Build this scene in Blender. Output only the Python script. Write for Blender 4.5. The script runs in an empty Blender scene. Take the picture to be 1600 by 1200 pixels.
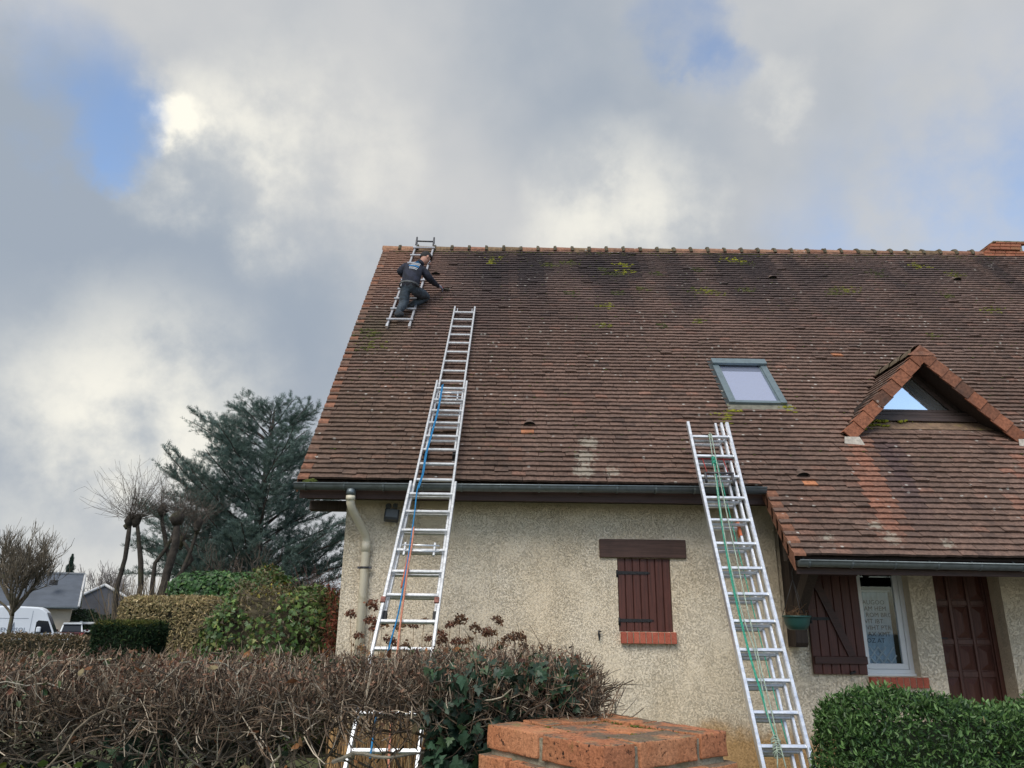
# House with two ladders and a roofer on the tiles; built in metres.
# X runs along the facade, Y goes away from the viewer, Z is up; the street in front is z = 0.
import bpy, bmesh, math, random
import numpy as np
from mathutils import Vector, Matrix
random.seed(7)
RNG = np.random.default_rng(7)
scene = bpy.context.scene
COL = scene.collection
R = math.radians

# ------------------------------------------------------------------ camera
cam_data = bpy.data.cameras.new("camera")
cam_data.sensor_width = 36.0
cam_data.lens = 26.1
cam_data.clip_start = 0.05
cam_data.clip_end = 2000
cam = bpy.data.objects.new("camera", cam_data)
COL.objects.link(cam)
PITCH, ROLL, YAW = R(17.4), R(0.7), R(1.0)
_f = Vector((math.sin(YAW) * math.cos(PITCH), math.cos(YAW) * math.cos(PITCH), math.sin(PITCH)))
_r = Vector((math.cos(YAW), -math.sin(YAW), 0))
_u = _r.cross(_f)
_r2 = _r * math.cos(ROLL) + _u * math.sin(ROLL)
_u2 = _u * math.cos(ROLL) - _r * math.sin(ROLL)
cam.matrix_world = Matrix(((_r2.x, _u2.x, -_f.x, 0), (_r2.y, _u2.y, -_f.y, 0), (_r2.z, _u2.z, -_f.z, 1.6), (0, 0, 0, 1)))
scene.camera = cam

# ------------------------------------------------------------------ light and exposure
SUN_EL, SUN_AZ = R(50), R(205)          # azimuth clockwise from +Y: behind the viewer, a little left
scene.view_settings.view_transform = 'Standard'
scene.view_settings.look = 'None'
scene.view_settings.exposure = 0.85
scene.view_settings.gamma = 1.0
scene.view_settings.use_curve_mapping = False
sun_data = bpy.data.lights.new("sun", 'SUN')
sun_data.energy = 1.5
sun_data.angle = R(35)
sun_data.color = (1.0, 0.95, 0.87)
sun = bpy.data.objects.new("sun", sun_data)
COL.objects.link(sun)
_sd = Vector((math.sin(SUN_AZ) * math.cos(SUN_EL), math.cos(SUN_AZ) * math.cos(SUN_EL), math.sin(SUN_EL)))
sun.rotation_euler = _sd.to_track_quat('Z', 'Y').to_euler()
sun.location = (-6, -20, 25)

# ------------------------------------------------------------------ sky: clear air seen through broken cloud
world = bpy.data.worlds.new("World")
scene.world = world
world.use_nodes = True
wt = world.node_tree
for _n in list(wt.nodes):
    wt.nodes.remove(_n)

def N(tree, typ, **kw):
    nd = tree.nodes.new(typ)
    for k, v in kw.items():
        setattr(nd, k, v)
    return nd

def L(tree, a, b):
    tree.links.new(a, b)

def math_node(tree, op, a, b=None, c=None, clamp=False):
    nd = tree.nodes.new('ShaderNodeMath')
    nd.operation = op
    nd.use_clamp = clamp
    for i, v in enumerate((a, b, c)):
        if v is None:
            continue
        if isinstance(v, (int, float)):
            nd.inputs[i].default_value = v
        else:
            tree.links.new(v, nd.inputs[i])
    return nd.outputs[0]

def smooth(tree, v, a, b, lo=0.0, hi=1.0):
    nd = tree.nodes.new('ShaderNodeMapRange')
    nd.interpolation_type = 'SMOOTHSTEP'
    nd.inputs['From Min'].default_value = a
    nd.inputs['From Max'].default_value = b
    nd.inputs['To Min'].default_value = lo
    nd.inputs['To Max'].default_value = hi
    tree.links.new(v, nd.inputs['Value'])
    return nd.outputs[0]

def noise_node(tree, vec, scale, detail=4.0, rough=0.55, distort=0.0, out='Fac'):
    nd = tree.nodes.new('ShaderNodeTexNoise')
    nd.inputs['Scale'].default_value = scale
    nd.inputs['Detail'].default_value = detail
    nd.inputs['Roughness'].default_value = rough
    nd.inputs['Distortion'].default_value = distort
    if vec is not None:
        tree.links.new(vec, nd.inputs['Vector'])
    return nd.outputs[out]

def mixc(tree, fac, a, b, blend='MIX'):
    nd = tree.nodes.new('ShaderNodeMix')
    nd.data_type = 'RGBA'
    nd.blend_type = blend
    for sock, v in ((nd.inputs[0], fac), (nd.inputs[6], a), (nd.inputs[7], b)):
        if isinstance(v, (int, float)):
            sock.default_value = v
        elif isinstance(v, (tuple, list)):
            sock.default_value = (v[0], v[1], v[2], 1.0)
        else:
            tree.links.new(v, sock)
    return nd.outputs[2]

def vmath(tree, op, a, b=None, scale=None):
    nd = tree.nodes.new('ShaderNodeVectorMath')
    nd.operation = op
    for i, v in enumerate((a, b)):
        if v is None:
            continue
        if isinstance(v, (tuple, list)):
            nd.inputs[i].default_value = v
        else:
            tree.links.new(v, nd.inputs[i])
    if scale is not None:
        nd.inputs['Scale'].default_value = scale
    return nd.outputs['Value'] if op == 'DOT_PRODUCT' else nd.outputs['Vector']

def build_sky():
    t = wt
    geo = N(t, 'ShaderNodeTexCoord')
    d = vmath(t, 'NORMALIZE', geo.outputs['Generated'])
    fb = noise_node(t, d, 6.5, 9.0, 0.58, 0.0, 'Color')
    wob = vmath(t, 'SCALE', vmath(t, 'SUBTRACT', fb, (0.5, 0.5, 0.5)), None, 0.17)
    dp = vmath(t, 'NORMALIZE', vmath(t, 'ADD', d, wob))
    fbm = N(t, 'ShaderNodeSeparateColor'); L(t, fb, fbm.inputs[0]); fbm = fbm.outputs[2]
    def lobes(items):
        tot = None
        for (dx, dy, dz), r0, r1, amp in items:
            dot = vmath(t, 'DOT_PRODUCT', dp, (dx, dy, dz))
            s = smooth(t, dot, math.cos(R(r1)), math.cos(R(r0)), 0.0, amp)
            tot = s if tot is None else math_node(t, 'ADD', tot, s)
        return tot
    sp = N(t, 'ShaderNodeSeparateXYZ')
    L(t, d, sp.inputs[0])
    den = math_node(t, 'ADD', math_node(t, 'MAXIMUM', sp.outputs['Z'], 0.0), 0.30)
    px = math_node(t, 'DIVIDE', sp.outputs['X'], den)
    py = math_node(t, 'DIVIDE', sp.outputs['Y'], den)
    cb = N(t, 'ShaderNodeCombineXYZ')
    L(t, px, cb.inputs[0]); L(t, py, cb.inputs[1])
    flat = cb.outputs[0]
    n1 = noise_node(t, flat, 0.9, 3.0, 0.45, 0.0)
    n2 = noise_node(t, d, 3.6, 5.0, 0.5, 0.0)
    n3 = noise_node(t, d, 1.9, 4.0, 0.5, 0.0)
    blue = lobes([((-0.482, 0.690, 0.540), 0, 7.5, 0.58), ((-0.440, 0.728, 0.522), 0, 5.8, 0.62),
                  ((0.247, 0.735, 0.631), 0, 4.2, 0.55), ((0.189, 0.704, 0.685), 0, 4.5, 0.40),
                  ((0.560, 0.735, 0.385), 2, 20, 0.50), ((0.45, -0.80, 0.38), 15, 55, 0.9)])
    bright = lobes([((-0.385, 0.748, 0.540), 0.2, 3.2, 1.1), ((-0.34, 0.775, 0.53), 1, 8, 0.35), ((-0.258, 0.800, 0.54), 2, 11, 0.40),
                    ((0.149, 0.858, 0.492), 1, 9, 0.55), ((0.313, 0.731, 0.606), 0.3, 3.2, 0.30),
                    ((-0.426, 0.868, 0.256), 1, 10, 0.42), ((-0.517, 0.848, 0.12), 3, 16, 0.30)])
    dark = lobes([((-0.491, 0.801, 0.343), 4, 20, 0.50), ((-0.154, 0.924, 0.349), 2, 13, 0.30),
                  ((-0.517, 0.743, 0.425), 2, 13, 0.35), ((0.211, 0.797, 0.565), 4, 20, 0.22)])
    holes = smooth(t, n1, 0.66, 0.80, 0.0, 0.5)
    edge = math_node(t, 'MULTIPLY', math_node(t, 'SUBTRACT', fbm, 0.5), math_node(t, 'MINIMUM', math_node(t, 'MULTIPLY', blue, 4.0), 1.7))
    gap = math_node(t, 'ADD', math_node(t, 'ADD', blue, edge), holes)
    cover = smooth(t, gap, 0.06, 1.05, 1.0, 0.10)
    shade = math_node(t, 'ADD', math_node(t, 'MULTIPLY', n2, 0.75), math_node(t, 'MULTIPLY', n3, 0.55))
    shade = math_node(t, 'SUBTRACT', shade, math_node(t, 'MULTIPLY', dark, 0.70))
    shade = math_node(t, 'ADD', shade, math_node(t, 'MULTIPLY', math_node(t, 'SUBTRACT', fbm, 0.5), 0.22))
    shade = smooth(t, shade, 0.22, 0.90)
    cl = mixc(t, shade, (0.198, 0.229, 0.272), (0.345, 0.348, 0.350))
    bright = math_node(t, 'MULTIPLY', bright, smooth(t, fbm, 0.34, 0.64, 0.25, 1.3), clamp=True)
    cl = mixc(t, bright, cl, (0.57, 0.55, 0.485))
    sky = N(t, 'ShaderNodeTexSky', sky_type='NISHITA')
    sky.sun_disc = False
    sky.sun_elevation = SUN_EL
    sky.sun_rotation = SUN_AZ
    sky.air_density = 1.0
    sky.dust_density = 0.6
    sky.ozone_density = 1.0
    b1 = N(t, 'ShaderNodeBackground')
    L(t, sky.outputs[0], b1.inputs[0])
    b1.inputs[1].default_value = 0.13
    b2 = N(t, 'ShaderNodeBackground')
    L(t, cl, b2.inputs[0])
    b2.inputs[1].default_value = 1.0
    mx = N(t, 'ShaderNodeMixShader')
    L(t, cover, mx.inputs[0]); L(t, b1.outputs[0], mx.inputs[1]); L(t, b2.outputs[0], mx.inputs[2])
    out = N(t, 'ShaderNodeOutputWorld')
    L(t, mx.outputs[0], out.inputs[0])
build_sky()

# ------------------------------------------------------------------ object helpers
WL = {}                                  # world translation of every parent

def link(o, parent=None):
    COL.objects.link(o)
    if parent is not None:
        o.parent = parent
    return o

def tag(o, label=None, cat=None, group=None, kind=None):
    for k, v in (("label", label), ("category", cat), ("group", group), ("kind", kind)):
        if v is not None:
            o[k] = v
    return o

def thing(name, label, cat, loc=(0, 0, 0), group=None):
    o = bpy.data.objects.new(name, None)
    o.empty_display_size = 0.1
    o.location = loc
    link(o)
    WL[o] = Vector(loc)
    return tag(o, label, cat, group)

def put(me, name, parent=None, mats=(), pos=None, rot=None):
    """link a mesh; vertices are in world coordinates unless pos is given"""
    o = bpy.data.objects.new(name, me)
    for m in mats:
        if m is not None and m.name not in [x.name for x in me.materials if x]:
            me.materials.append(m)
    link(o, parent)
    base = WL.get(parent, Vector((0, 0, 0)))
    o.location = (Vector(pos) if pos is not None else Vector((0, 0, 0))) - base
    if rot is not None:
        o.rotation_euler = rot
    WL[o] = Vector((0, 0, 0)) if pos is None else Vector(pos)
    return o

class MB:
    """collects polygons for one mesh"""
    def __init__(self):
        self.v = []; self.f = []; self.mi = []; self.col = []; self.sm = []
    def add(self, vs, fs, mi=0, col=None, smooth=False):
        b = len(self.v)
        self.v.extend([tuple(p) for p in vs])
        for f in fs:
            self.f.append(tuple(b + i for i in f)); self.mi.append(mi); self.sm.append(smooth)
        if col is not None:
            self.col.extend([col] * len(vs))
        return self
    def box(self, a, b, mi=0, M=None, bev=0.0, col=None):
        x0, y0, z0 = a; x1, y1, z1 = b
        if bev <= 0:
            vs = [(x0, y0, z0), (x1, y0, z0), (x1, y1, z0), (x0, y1, z0), (x0, y0, z1), (x1, y0, z1), (x1, y1, z1), (x0, y1, z1)]
            fs = [(0, 3, 2, 1), (4, 5, 6, 7), (0, 1, 5, 4), (1, 2, 6, 5), (2, 3, 7, 6), (3, 0, 4, 7)]
        else:
            vs = []; idx = {}
            X = (x0, x1); Y = (y0, y1); Z = (z0, z1)
            for i in (0, 1):
                for j in (0, 1):
                    for k in (0, 1):
                        sx = bev if i == 0 else -bev; sy = bev if j == 0 else -bev; sz = bev if k == 0 else -bev
                        idx[(i, j, k, 'x')] = len(vs); vs.append((X[i], Y[j] + sy, Z[k] + sz))
                        idx[(i, j, k, 'y')] = len(vs); vs.append((X[i] + sx, Y[j], Z[k] + sz))
                        idx[(i, j, k, 'z')] = len(vs); vs.append((X[i] + sx, Y[j] + sy, Z[k]))
            q = lambda i, j, k, a: idx[(i, j, k, a)]
            fs = []
            for i in (0, 1):
                o = [(0, 0), (1, 0), (1, 1), (0, 1)]
                if i == 0: o = o[::-1]
                fs.append(tuple(q(i, j, k, 'x') for j, k in o))
                o2 = [(0, 0), (0, 1), (1, 1), (1, 0)]
                if i == 0: o2 = o2[::-1]
                fs.append(tuple(q(j, i, k, 'y') for j, k in o2))
                o3 = [(0, 0), (1, 0), (1, 1), (0, 1)]
                if i == 0: o3 = o3[::-1]
                fs.append(tuple(q(j, k, i, 'z') for j, k in o3))
            for i in (0, 1):
                for j in (0, 1):
                    fs.append((q(i, j, 0, 'x'), q(i, j, 1, 'x'), q(i, j, 1, 'y'), q(i, j, 0, 'y')))
                    fs.append((q(i, 0, j, 'x'), q(i, 1, j, 'x'), q(i, 1, j, 'z'), q(i, 0, j, 'z')))
                    fs.append((q(0, i, j, 'y'), q(1, i, j, 'y'), q(1, i, j, 'z'), q(0, i, j, 'z')))
            for i in (0, 1):
                for j in (0, 1):
                    for k in (0, 1):
                        fs.append((q(i, j, k, 'x'), q(i, j, k, 'y'), q(i, j, k, 'z')))
        if M is not None:
            vs = [tuple(M @ Vector(p)) for p in vs]
        return self.add(vs, fs, mi, col)
    def tube(self, pts, rad, n=8, mi=0, caps=True, smooth=True, squash=None, ref=None):
        pts = [Vector(p) for p in pts]
        if not isinstance(rad, (list, tuple)):
            rad = [rad] * len(pts)
        vs = []
        up = Vector(ref) if ref else None
        for i, p in enumerate(pts):
            a = pts[max(i - 1, 0)]; b = pts[min(i + 1, len(pts) - 1)]
            tan = (b - a).normalized()
            if up is None:
                up = Vector((0, 0, 1)) if abs(tan.z) < 0.9 else Vector((1, 0, 0))
            e1 = tan.cross(up)
            if e1.length < 1e-5:
                e1 = tan.orthogonal()
            e1.normalize(); e2 = e1.cross(tan).normalized()
            up = e2
            for k in range(n):
                an = 2 * math.pi * k / n
                vs.append(p + e1 * (math.cos(an) * rad[i]) + e2 * (math.sin(an) * rad[i] * (squash or 1)))
        fs = []
        for i in range(len(pts) - 1):
            for k in range(n):
                k2 = (k + 1) % n
                fs.append((i * n + k, i * n + k2, (i + 1) * n + k2, (i + 1) * n + k))
        self.add(vs, fs, mi, None, smooth)
        if caps:
            m = len(pts) - 1
            b = len(self.v) - len(vs)
            self.f.append(tuple(b + k for k in range(n))[::-1]); self.mi.append(mi); self.sm.append(False)
            self.f.append(tuple(b + m * n + k for k in range(n))); self.mi.append(mi); self.sm.append(False)
        return self
    def prism(self, poly, axis, a, b, mi=0, M=None):
        """poly: 2-D outline (counter-clockwise) extruded along 'x', 'y' or 'z' from a to b"""
        def mk(p, t):
            return {'x': (t, p[0], p[1]), 'y': (p[0], t, p[1]), 'z': (p[0], p[1], t)}[axis]
        n = len(poly)
        vs = [mk(p, a) for p in poly] + [mk(p, b) for p in poly]
        fs = [tuple(range(n))[::-1], tuple(range(n, 2 * n))]
        fs += [(i, (i + 1) % n, n + (i + 1) % n, n + i) for i in range(n)]
        if M is not None:
            vs = [tuple(M @ Vector(p)) for p in vs]
        return self.add(vs, fs, mi)
    def mesh(self, name='mesh'):
        me = bpy.data.meshes.new(name)
        me.from_pydata(self.v, [], self.f)
        me.polygons.foreach_set('material_index', self.mi)
        me.polygons.foreach_set('use_smooth', self.sm)
        if self.col and len(self.col) == len(self.v):
            at = me.attributes.new('tint', 'FLOAT_COLOR', 'POINT')
            at.data.foreach_set('color', np.array([(c[0], c[1], c[2], 1.0) for c in self.col], np.float32).ravel())
        bm = bmesh.new(); bm.from_mesh(me)
        bmesh.ops.recalc_face_normals(bm, faces=bm.faces)
        bm.to_mesh(me); bm.free()
        me.update()
        return me
    def build(self, name, mats, parent=None, pos=None, rot=None):
        if not isinstance(mats, (list, tuple)):
            mats = [mats]
        return put(self.mesh(name), name, parent, mats, pos, rot)

def np_mesh(name, V, F, tint=None, smooth=False):
    """V (n,3); F list of (m,k) index arrays"""
    me = bpy.data.meshes.new(name)
    V = np.asarray(V, np.float32)
    me.vertices.add(len(V)); me.vertices.foreach_set('co', V.ravel())
    tot = sum(f.size for f in F); np_ = sum(len(f) for f in F)
    me.loops.add(tot); me.polygons.add(np_)
    me.loops.foreach_set('vertex_index', np.concatenate([f.ravel() for f in F]).astype(np.int32))
    cnt = np.concatenate([np.full(len(f), f.shape[1]) for f in F])
    st = np.concatenate([[0], np.cumsum(cnt)[:-1]])
    me.polygons.foreach_set('loop_start', st.astype(np.int32))
    me.polygons.foreach_set('use_smooth', np.full(np_, smooth))
    if tint is not None:
        at = me.attributes.new('tint', 'FLOAT_COLOR', 'POINT')
        at.data.foreach_set('color', np.concatenate([tint, np.ones((len(tint), 1))], 1).astype(np.float32).ravel())
    me.update(calc_edges=True)
    me.validate()
    return me

def unit(a):
    return a / np.maximum(np.linalg.norm(a, axis=-1, keepdims=True), 1e-9)

def tubes_np(P, rad, sides=3):
    """P (n,k,3) paths, rad (n,k): vertices and quads for all of them"""
    n, k, _ = P.shape
    T = np.empty_like(P)
    T[:, 1:-1] = P[:, 2:] - P[:, :-2]; T[:, 0] = P[:, 1] - P[:, 0]; T[:, -1] = P[:, -1] - P[:, -2]
    T = unit(T)
    ref = np.where(np.abs(T[:, :1, 2:3]) > 0.85, np.array([1.0, 0, 0]), np.array([0, 0, 1.0]))
    ref = np.broadcast_to(ref, T.shape)
    e1 = unit(np.cross(T, ref)); e2 = np.cross(e1, T)
    an = np.arange(sides) * 2 * math.pi / sides
    ring = (e1[:, :, None] * np.cos(an)[None, None, :, None] + e2[:, :, None] * np.sin(an)[None, None, :, None])
    V = (P[:, :, None] + ring * rad[:, :, None, None]).reshape(-1, 3)
    i = np.arange(n)[:, None, None] * k * sides; j = np.arange(k - 1)[None, :, None] * sides; s = np.arange(sides)[None, None, :]
    s2 = (s + 1) % sides
    F = np.stack([i + j + s, i + j + s2, i + j + sides + s2, i + j + sides + s], -1).reshape(-1, 4)
    return V, F

def inst_np(tv, tf, pos, ax, up, scale):
    """bake copies of a template (x along ax, z along up)"""
    tv = np.asarray(tv, float); n = len(pos); m = len(tv)
    ax = unit(ax); y = unit(np.cross(up, ax)); z = np.cross(ax, y)
    scale = np.asarray(scale, float).reshape(n, -1)
    if scale.shape[1] == 1:
        scale = np.repeat(scale, 3, 1)
    loc = tv[None] * scale[:, None, :]
    V = pos[:, None] + loc[..., 0:1] * ax[:, None] + loc[..., 1:2] * y[:, None] + loc[..., 2:3] * z[:, None]
    F = []
    for k in sorted({len(f) for f in tf}):
        a = np.array([f for f in tf if len(f) == k])
        F.append((a[None] + (np.arange(n) * m)[:, None, None]).reshape(-1, k))
    return V.reshape(-1, 3), F

def merge_np(parts):
    """parts: list of (V, [F..], tint or None) -> V, F, tint"""
    Vs, Fs, Ts, b = [], [], [], 0
    for V, F, t in parts:
        Vs.append(V); Fs += [f + b for f in F]; b += len(V)
        if t is not None:
            Ts.append(t)
    return np.concatenate(Vs), Fs, (np.concatenate(Ts) if Ts else None)

def rnd_dirs(n):
    return unit(RNG.normal(size=(n, 3)))

_GR = np.random.default_rng(3).random((64, 64))
def vnoise(x, y, s=0):
    """smooth value noise in 0..1"""
    x = np.asarray(x, float) + 17.3 * s; y = np.asarray(y, float) + 9.1 * s
    xi = np.floor(x).astype(int); yi = np.floor(y).astype(int)
    fx = x - xi; fy = y - yi
    fx = fx * fx * (3 - 2 * fx); fy = fy * fy * (3 - 2 * fy)
    g = lambda a, b: _GR[a % 64, b % 64]
    return (g(xi, yi) * (1 - fx) + g(xi + 1, yi) * fx) * (1 - fy) + (g(xi, yi + 1) * (1 - fx) + g(xi + 1, yi + 1) * fx) * fy

def sstep(a, b, x):
    t = np.clip((np.asarray(x, float) - a) / (b - a), 0, 1)
    return t * t * (3 - 2 * t)

# ------------------------------------------------------------------ materials
MATS = {}
def new_mat(name):
    m = bpy.data.materials.new(name)
    m.use_nodes = True
    t = m.node_tree
    for nd in list(t.nodes):
        t.nodes.remove(nd)
    out = t.nodes.new('ShaderNodeOutputMaterial')
    b = t.nodes.new('ShaderNodeBsdfPrincipled')
    t.links.new(b.outputs[0], out.inputs[0])
    MATS[name] = m
    return m, t, b

def coords(t, kind='Object'):
    return t.nodes.new('ShaderNodeTexCoord').outputs[kind]

def stretch(t, vec, sc):
    nd = t.nodes.new('ShaderNodeMapping')
    nd.inputs['Scale'].default_value = sc
    t.links.new(vec, nd.inputs['Vector'])
    return nd.outputs[0]

def bump(t, b, h, strength=0.3, dist=0.01):
    nd = t.nodes.new('ShaderNodeBump')
    nd.inputs['Strength'].default_value = strength
    nd.inputs['Distance'].default_value = dist
    t.links.new(h, nd.inputs['Height'])
    t.links.new(nd.outputs[0], b.inputs['Normal'])
    return nd

def simple(name, col, rough=0.8, metal=0.0, var=0.15, scale=6.0, bumps=0.0, bscale=60.0, dirt=None, st=None, spec=None, attr=False):
    """a surface with grain: two-scale colour variation, optional dirt patches, optional fine relief, optional per-piece tint"""
    m, t, b = new_mat(name)
    v = coords(t)
    if st:
        v = stretch(t, v, st)
    n = noise_node(t, v, scale, 5.0, 0.6)
    lo = tuple(c * (1 - var) for c in col); hi = tuple(min(1, c * (1 + var)) for c in col)
    c = mixc(t, smooth(t, n, 0.3, 0.7), lo, hi)
    if dirt:
        dn = noise_node(t, v, dirt[1], 6.0, 0.65)
        c = mixc(t, smooth(t, dn, dirt[2], dirt[2] + 0.15, 0, dirt[3]), c, dirt[0])
    if attr:
        a = t.nodes.new('ShaderNodeAttribute'); a.attribute_name = 'tint'
        c = mixc(t, 1.0, c, a.outputs['Color'], 'MULTIPLY')
    L(t, c, b.inputs['Base Color'])
    b.inputs['Roughness'].default_value = rough
    b.inputs['Metallic'].default_value = metal
    if spec is not None:
        b.inputs['Specular IOR Level'].default_value = spec
    if bumps:
        bump(t, b, noise_node(t, v, bscale, 4.0, 0.6), bumps, 0.01)
    return m

def leaf_mat(name, rough=0.5, trans=0.25, spec=0.4):
    """leaf colour comes from the per-leaf tint"""
    m, t, b = new_mat(name)
    a = t.nodes.new('ShaderNodeAttribute'); a.attribute_name = 'tint'
    n = noise_node(t, coords(t), 40.0, 3.0)
    c = mixc(t, smooth(t, n, 0.2, 0.8, 0.75, 1.0), (0, 0, 0), a.outputs['Color'])
    L(t, c, b.inputs['Base Color'])
    b.inputs['Roughness'].default_value = rough
    b.inputs['Specular IOR Level'].default_value = spec
    tr = t.nodes.new('ShaderNodeBsdfTranslucent')
    L(t, c, tr.inputs[0])
    mx = t.nodes.new('ShaderNodeMixShader')
    mx.inputs[0].default_value = trans
    out = [n_ for n_ in t.nodes if n_.type == 'OUTPUT_MATERIAL'][0]
    L(t, b.outputs[0], mx.inputs[1]); L(t, tr.outputs[0], mx.inputs[2]); L(t, mx.outputs[0], out.inputs[0])
    return m

def tile_mat(name):
    m, t, b = new_mat(name)
    v = coords(t)
    a = t.nodes.new('ShaderNodeAttribute'); a.attribute_name = 'tint'
    n1 = noise_node(t, v, 28.0, 5.0, 0.65)
    n2 = noise_node(t, v, 7.0, 5.0, 0.6)
    c = mixc(t, 1.0, a.outputs['Color'], mixc(t, smooth(t, n1, 0.25, 0.75), (0.60, 0.60, 0.61), (1.32, 1.29, 1.25)), 'MULTIPLY')
    c = mixc(t, smooth(t, n2, 0.54, 0.72, 0, 0.45), c, (0.055, 0.045, 0.043))
    # crusts of pale lichen, small round spots with their own outline
    vo = t.nodes.new('ShaderNodeTexVoronoi'); vo.inputs['Scale'].default_value = 7.0
    L(t, v, vo.inputs['Vector'])
    gate = noise_node(t, v, 1.1, 3.0)
    wob = math_node(t, 'ADD', vo.outputs['Distance'], math_node(t, 'MULTIPLY', n1, 0.16))
    spot = math_node(t, 'MULTIPLY', smooth(t, wob, 0.17, 0.25, 1.0, 0.0), smooth(t, gate, 0.46, 0.60))
    c = mixc(t, math_node(t, 'MULTIPLY', spot, 0.85), c, (0.50, 0.48, 0.44))
    for cen, rad in (((1.12, 8.98, 3.64), 0.24), ((1.05, 8.80, 3.42), 0.26), ((1.0, 8.62, 3.22), 0.24), ((1.35, 8.63, 3.2), 0.2), ((4.10, 8.07, 2.56), 0.17), ((4.18, 7.95, 2.41), 0.2), ((4.75, 7.9, 2.36), 0.15), ((3.5, 7.95, 2.4), 0.15)):
        sub = t.nodes.new('ShaderNodeVectorMath'); sub.operation = 'DISTANCE'; sub.inputs[1].default_value = cen
        L(t, v, sub.inputs[0])
        k = math_node(t, 'ADD', math_node(t, 'DIVIDE', sub.outputs['Value'], rad), math_node(t, 'MULTIPLY', noise_node(t, v, 22.0, 5.0, 0.7), 1.7))
        c = mixc(t, smooth(t, k, 1.15, 1.45, 0.55, 0.0), c, (0.40, 0.375, 0.31))
    L(t, c, b.inputs['Base Color'])
    b.inputs['Roughness'].default_value = 0.85
    b.inputs['Specular IOR Level'].default_value = 0.25
    bump(t, b, noise_node(t, v, 90.0, 5.0, 0.7), 0.5, 0.006)
    return m

def plaster_mat(name):
    m, t, b = new_mat(name)
    v = coords(t)
    # trowel strokes: short curved ridges, direction wandering over the wall
    w = vmath(t, 'SCALE', vmath(t, 'SUBTRACT', noise_node(t, v, 9.0, 3.0, 0.5, 0.0, 'Color'), (0.5, 0.5, 0.5)), None, 0.3)
    vv = vmath(t, 'ADD', v, w)
    n = noise_node(t, stretch(t, vv, (1.0, 1.0, 1.4)), 78.0, 4.0, 0.55, 0.8)
    ridge = math_node(t, 'ABSOLUTE', math_node(t, 'SUBTRACT', n, 0.5))
    crease = smooth(t, ridge, 0.0, 0.055, 1.0, 0.0)
    gate = smooth(t, noise_node(t, v, 52.0, 3.0), 0.42, 0.60)
    gate2 = smooth(t, noise_node(t, v, 2.6, 3.0), 0.30, 0.62, 0.35, 1.0)
    crease = math_node(t, 'MULTIPLY', math_node(t, 'MULTIPLY', crease, gate), gate2)
    pits = math_node(t, 'MULTIPLY', smooth(t, noise_node(t, v, 95.0, 3.0, 0.55), 0.60, 0.70), gate2)
    lumps = noise_node(t, v, 60.0, 5.0, 0.65)
    h = math_node(t, 'SUBTRACT', math_node(t, 'MULTIPLY', lumps, 0.8), math_node(t, 'ADD', crease, math_node(t, 'MULTIPLY', pits, 0.6)))
    big = noise_node(t, v, 0.9, 5.0, 0.6)
    c = mixc(t, smooth(t, big, 0.32, 0.68), (0.80, 0.665, 0.485), (0.86, 0.75, 0.59))
    c = mixc(t, smooth(t, noise_node(t, v, 9.0, 4.0), 0.45, 0.75, 0, 0.30), c, (0.58, 0.49, 0.35))
    c = mixc(t, math_node(t, 'MULTIPLY', crease, 0.28), c, (0.32, 0.26, 0.18))
    c = mixc(t, math_node(t, 'MULTIPLY', pits, 0.14), c, (0.34, 0.28, 0.20))
    # rain streaks running down from the eave and the sill
    rs = noise_node(t, stretch(t, v, (7.0, 7.0, 0.5)), 1.0, 5.0, 0.6)
    c = mixc(t, smooth(t, rs, 0.54, 0.74, 0, 0.30), c, (0.43, 0.37, 0.28))
    # rusty splash stain near the ground, with a ragged edge
    sp = t.nodes.new('ShaderNodeSeparateXYZ'); L(t, v, sp.inputs[0])
    edge = math_node(t, 'ADD', sp.outputs['Z'], math_node(t, 'MULTIPLY', noise_node(t, v, 2.2, 5.0, 0.6), 0.75))
    st = smooth(t, edge, 0.66, 0.98, 0.85, 0.0)
    c = mixc(t, st, c, (0.50, 0.27, 0.085))
    L(t, c, b.inputs['Base Color'])
    b.inputs['Roughness'].default_value = 0.95
    b.inputs['Specular IOR Level'].default_value = 0.1
    bump(t, b, h, 0.8, 0.012)
    return m

def wood_mat(name, col, rough=0.6, axis='z', var=0.3, spec=0.4):
    m, t, b = new_mat(name)
    v = coords(t)
    s = {'z': (60, 60, 2.2), 'x': (2.2, 60, 60), 'y': (60, 2.2, 60)}[axis]
    n = noise_node(t, stretch(t, v, s), 1.0, 6.0, 0.65, 0.3)
    n2 = noise_node(t, v, 5.0, 5.0, 0.6)
    c = mixc(t, smooth(t, n, 0.3, 0.7), tuple(x * (1 - var) for x in col), tuple(x * (1 + var) for x in col))
    c = mixc(t, smooth(t, n2, 0.5, 0.75, 0, 0.45), c, tuple(x * 0.55 for x in col))
    L(t, c, b.inputs['Base Color'])
    b.inputs['Roughness'].default_value = rough
    b.inputs['Specular IOR Level'].default_value = spec
    bump(t, b, n, 0.35, 0.003)
    return m

def metal_mat(name, col, rough=0.35, metal=0.9, wear=(0.3, 0.3, 0.3), bscale=14.0):
    m, t, b = new_mat(name)
    v = coords(t)
    n = noise_node(t, v, bscale, 6.0, 0.65)
    n2 = noise_node(t, stretch(t, v, (8, 8, 90)), 1.0, 4.0, 0.6)
    c = mixc(t, smooth(t, n, 0.42, 0.72, 0, 0.55), col, wear)
    L(t, c, b.inputs['Base Color'])
    L(t, smooth(t, n2, 0.3, 0.7, rough - 0.08, rough + 0.14), b.inputs['Roughness'])
    b.inputs['Metallic'].default_value = metal
    return m

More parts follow.
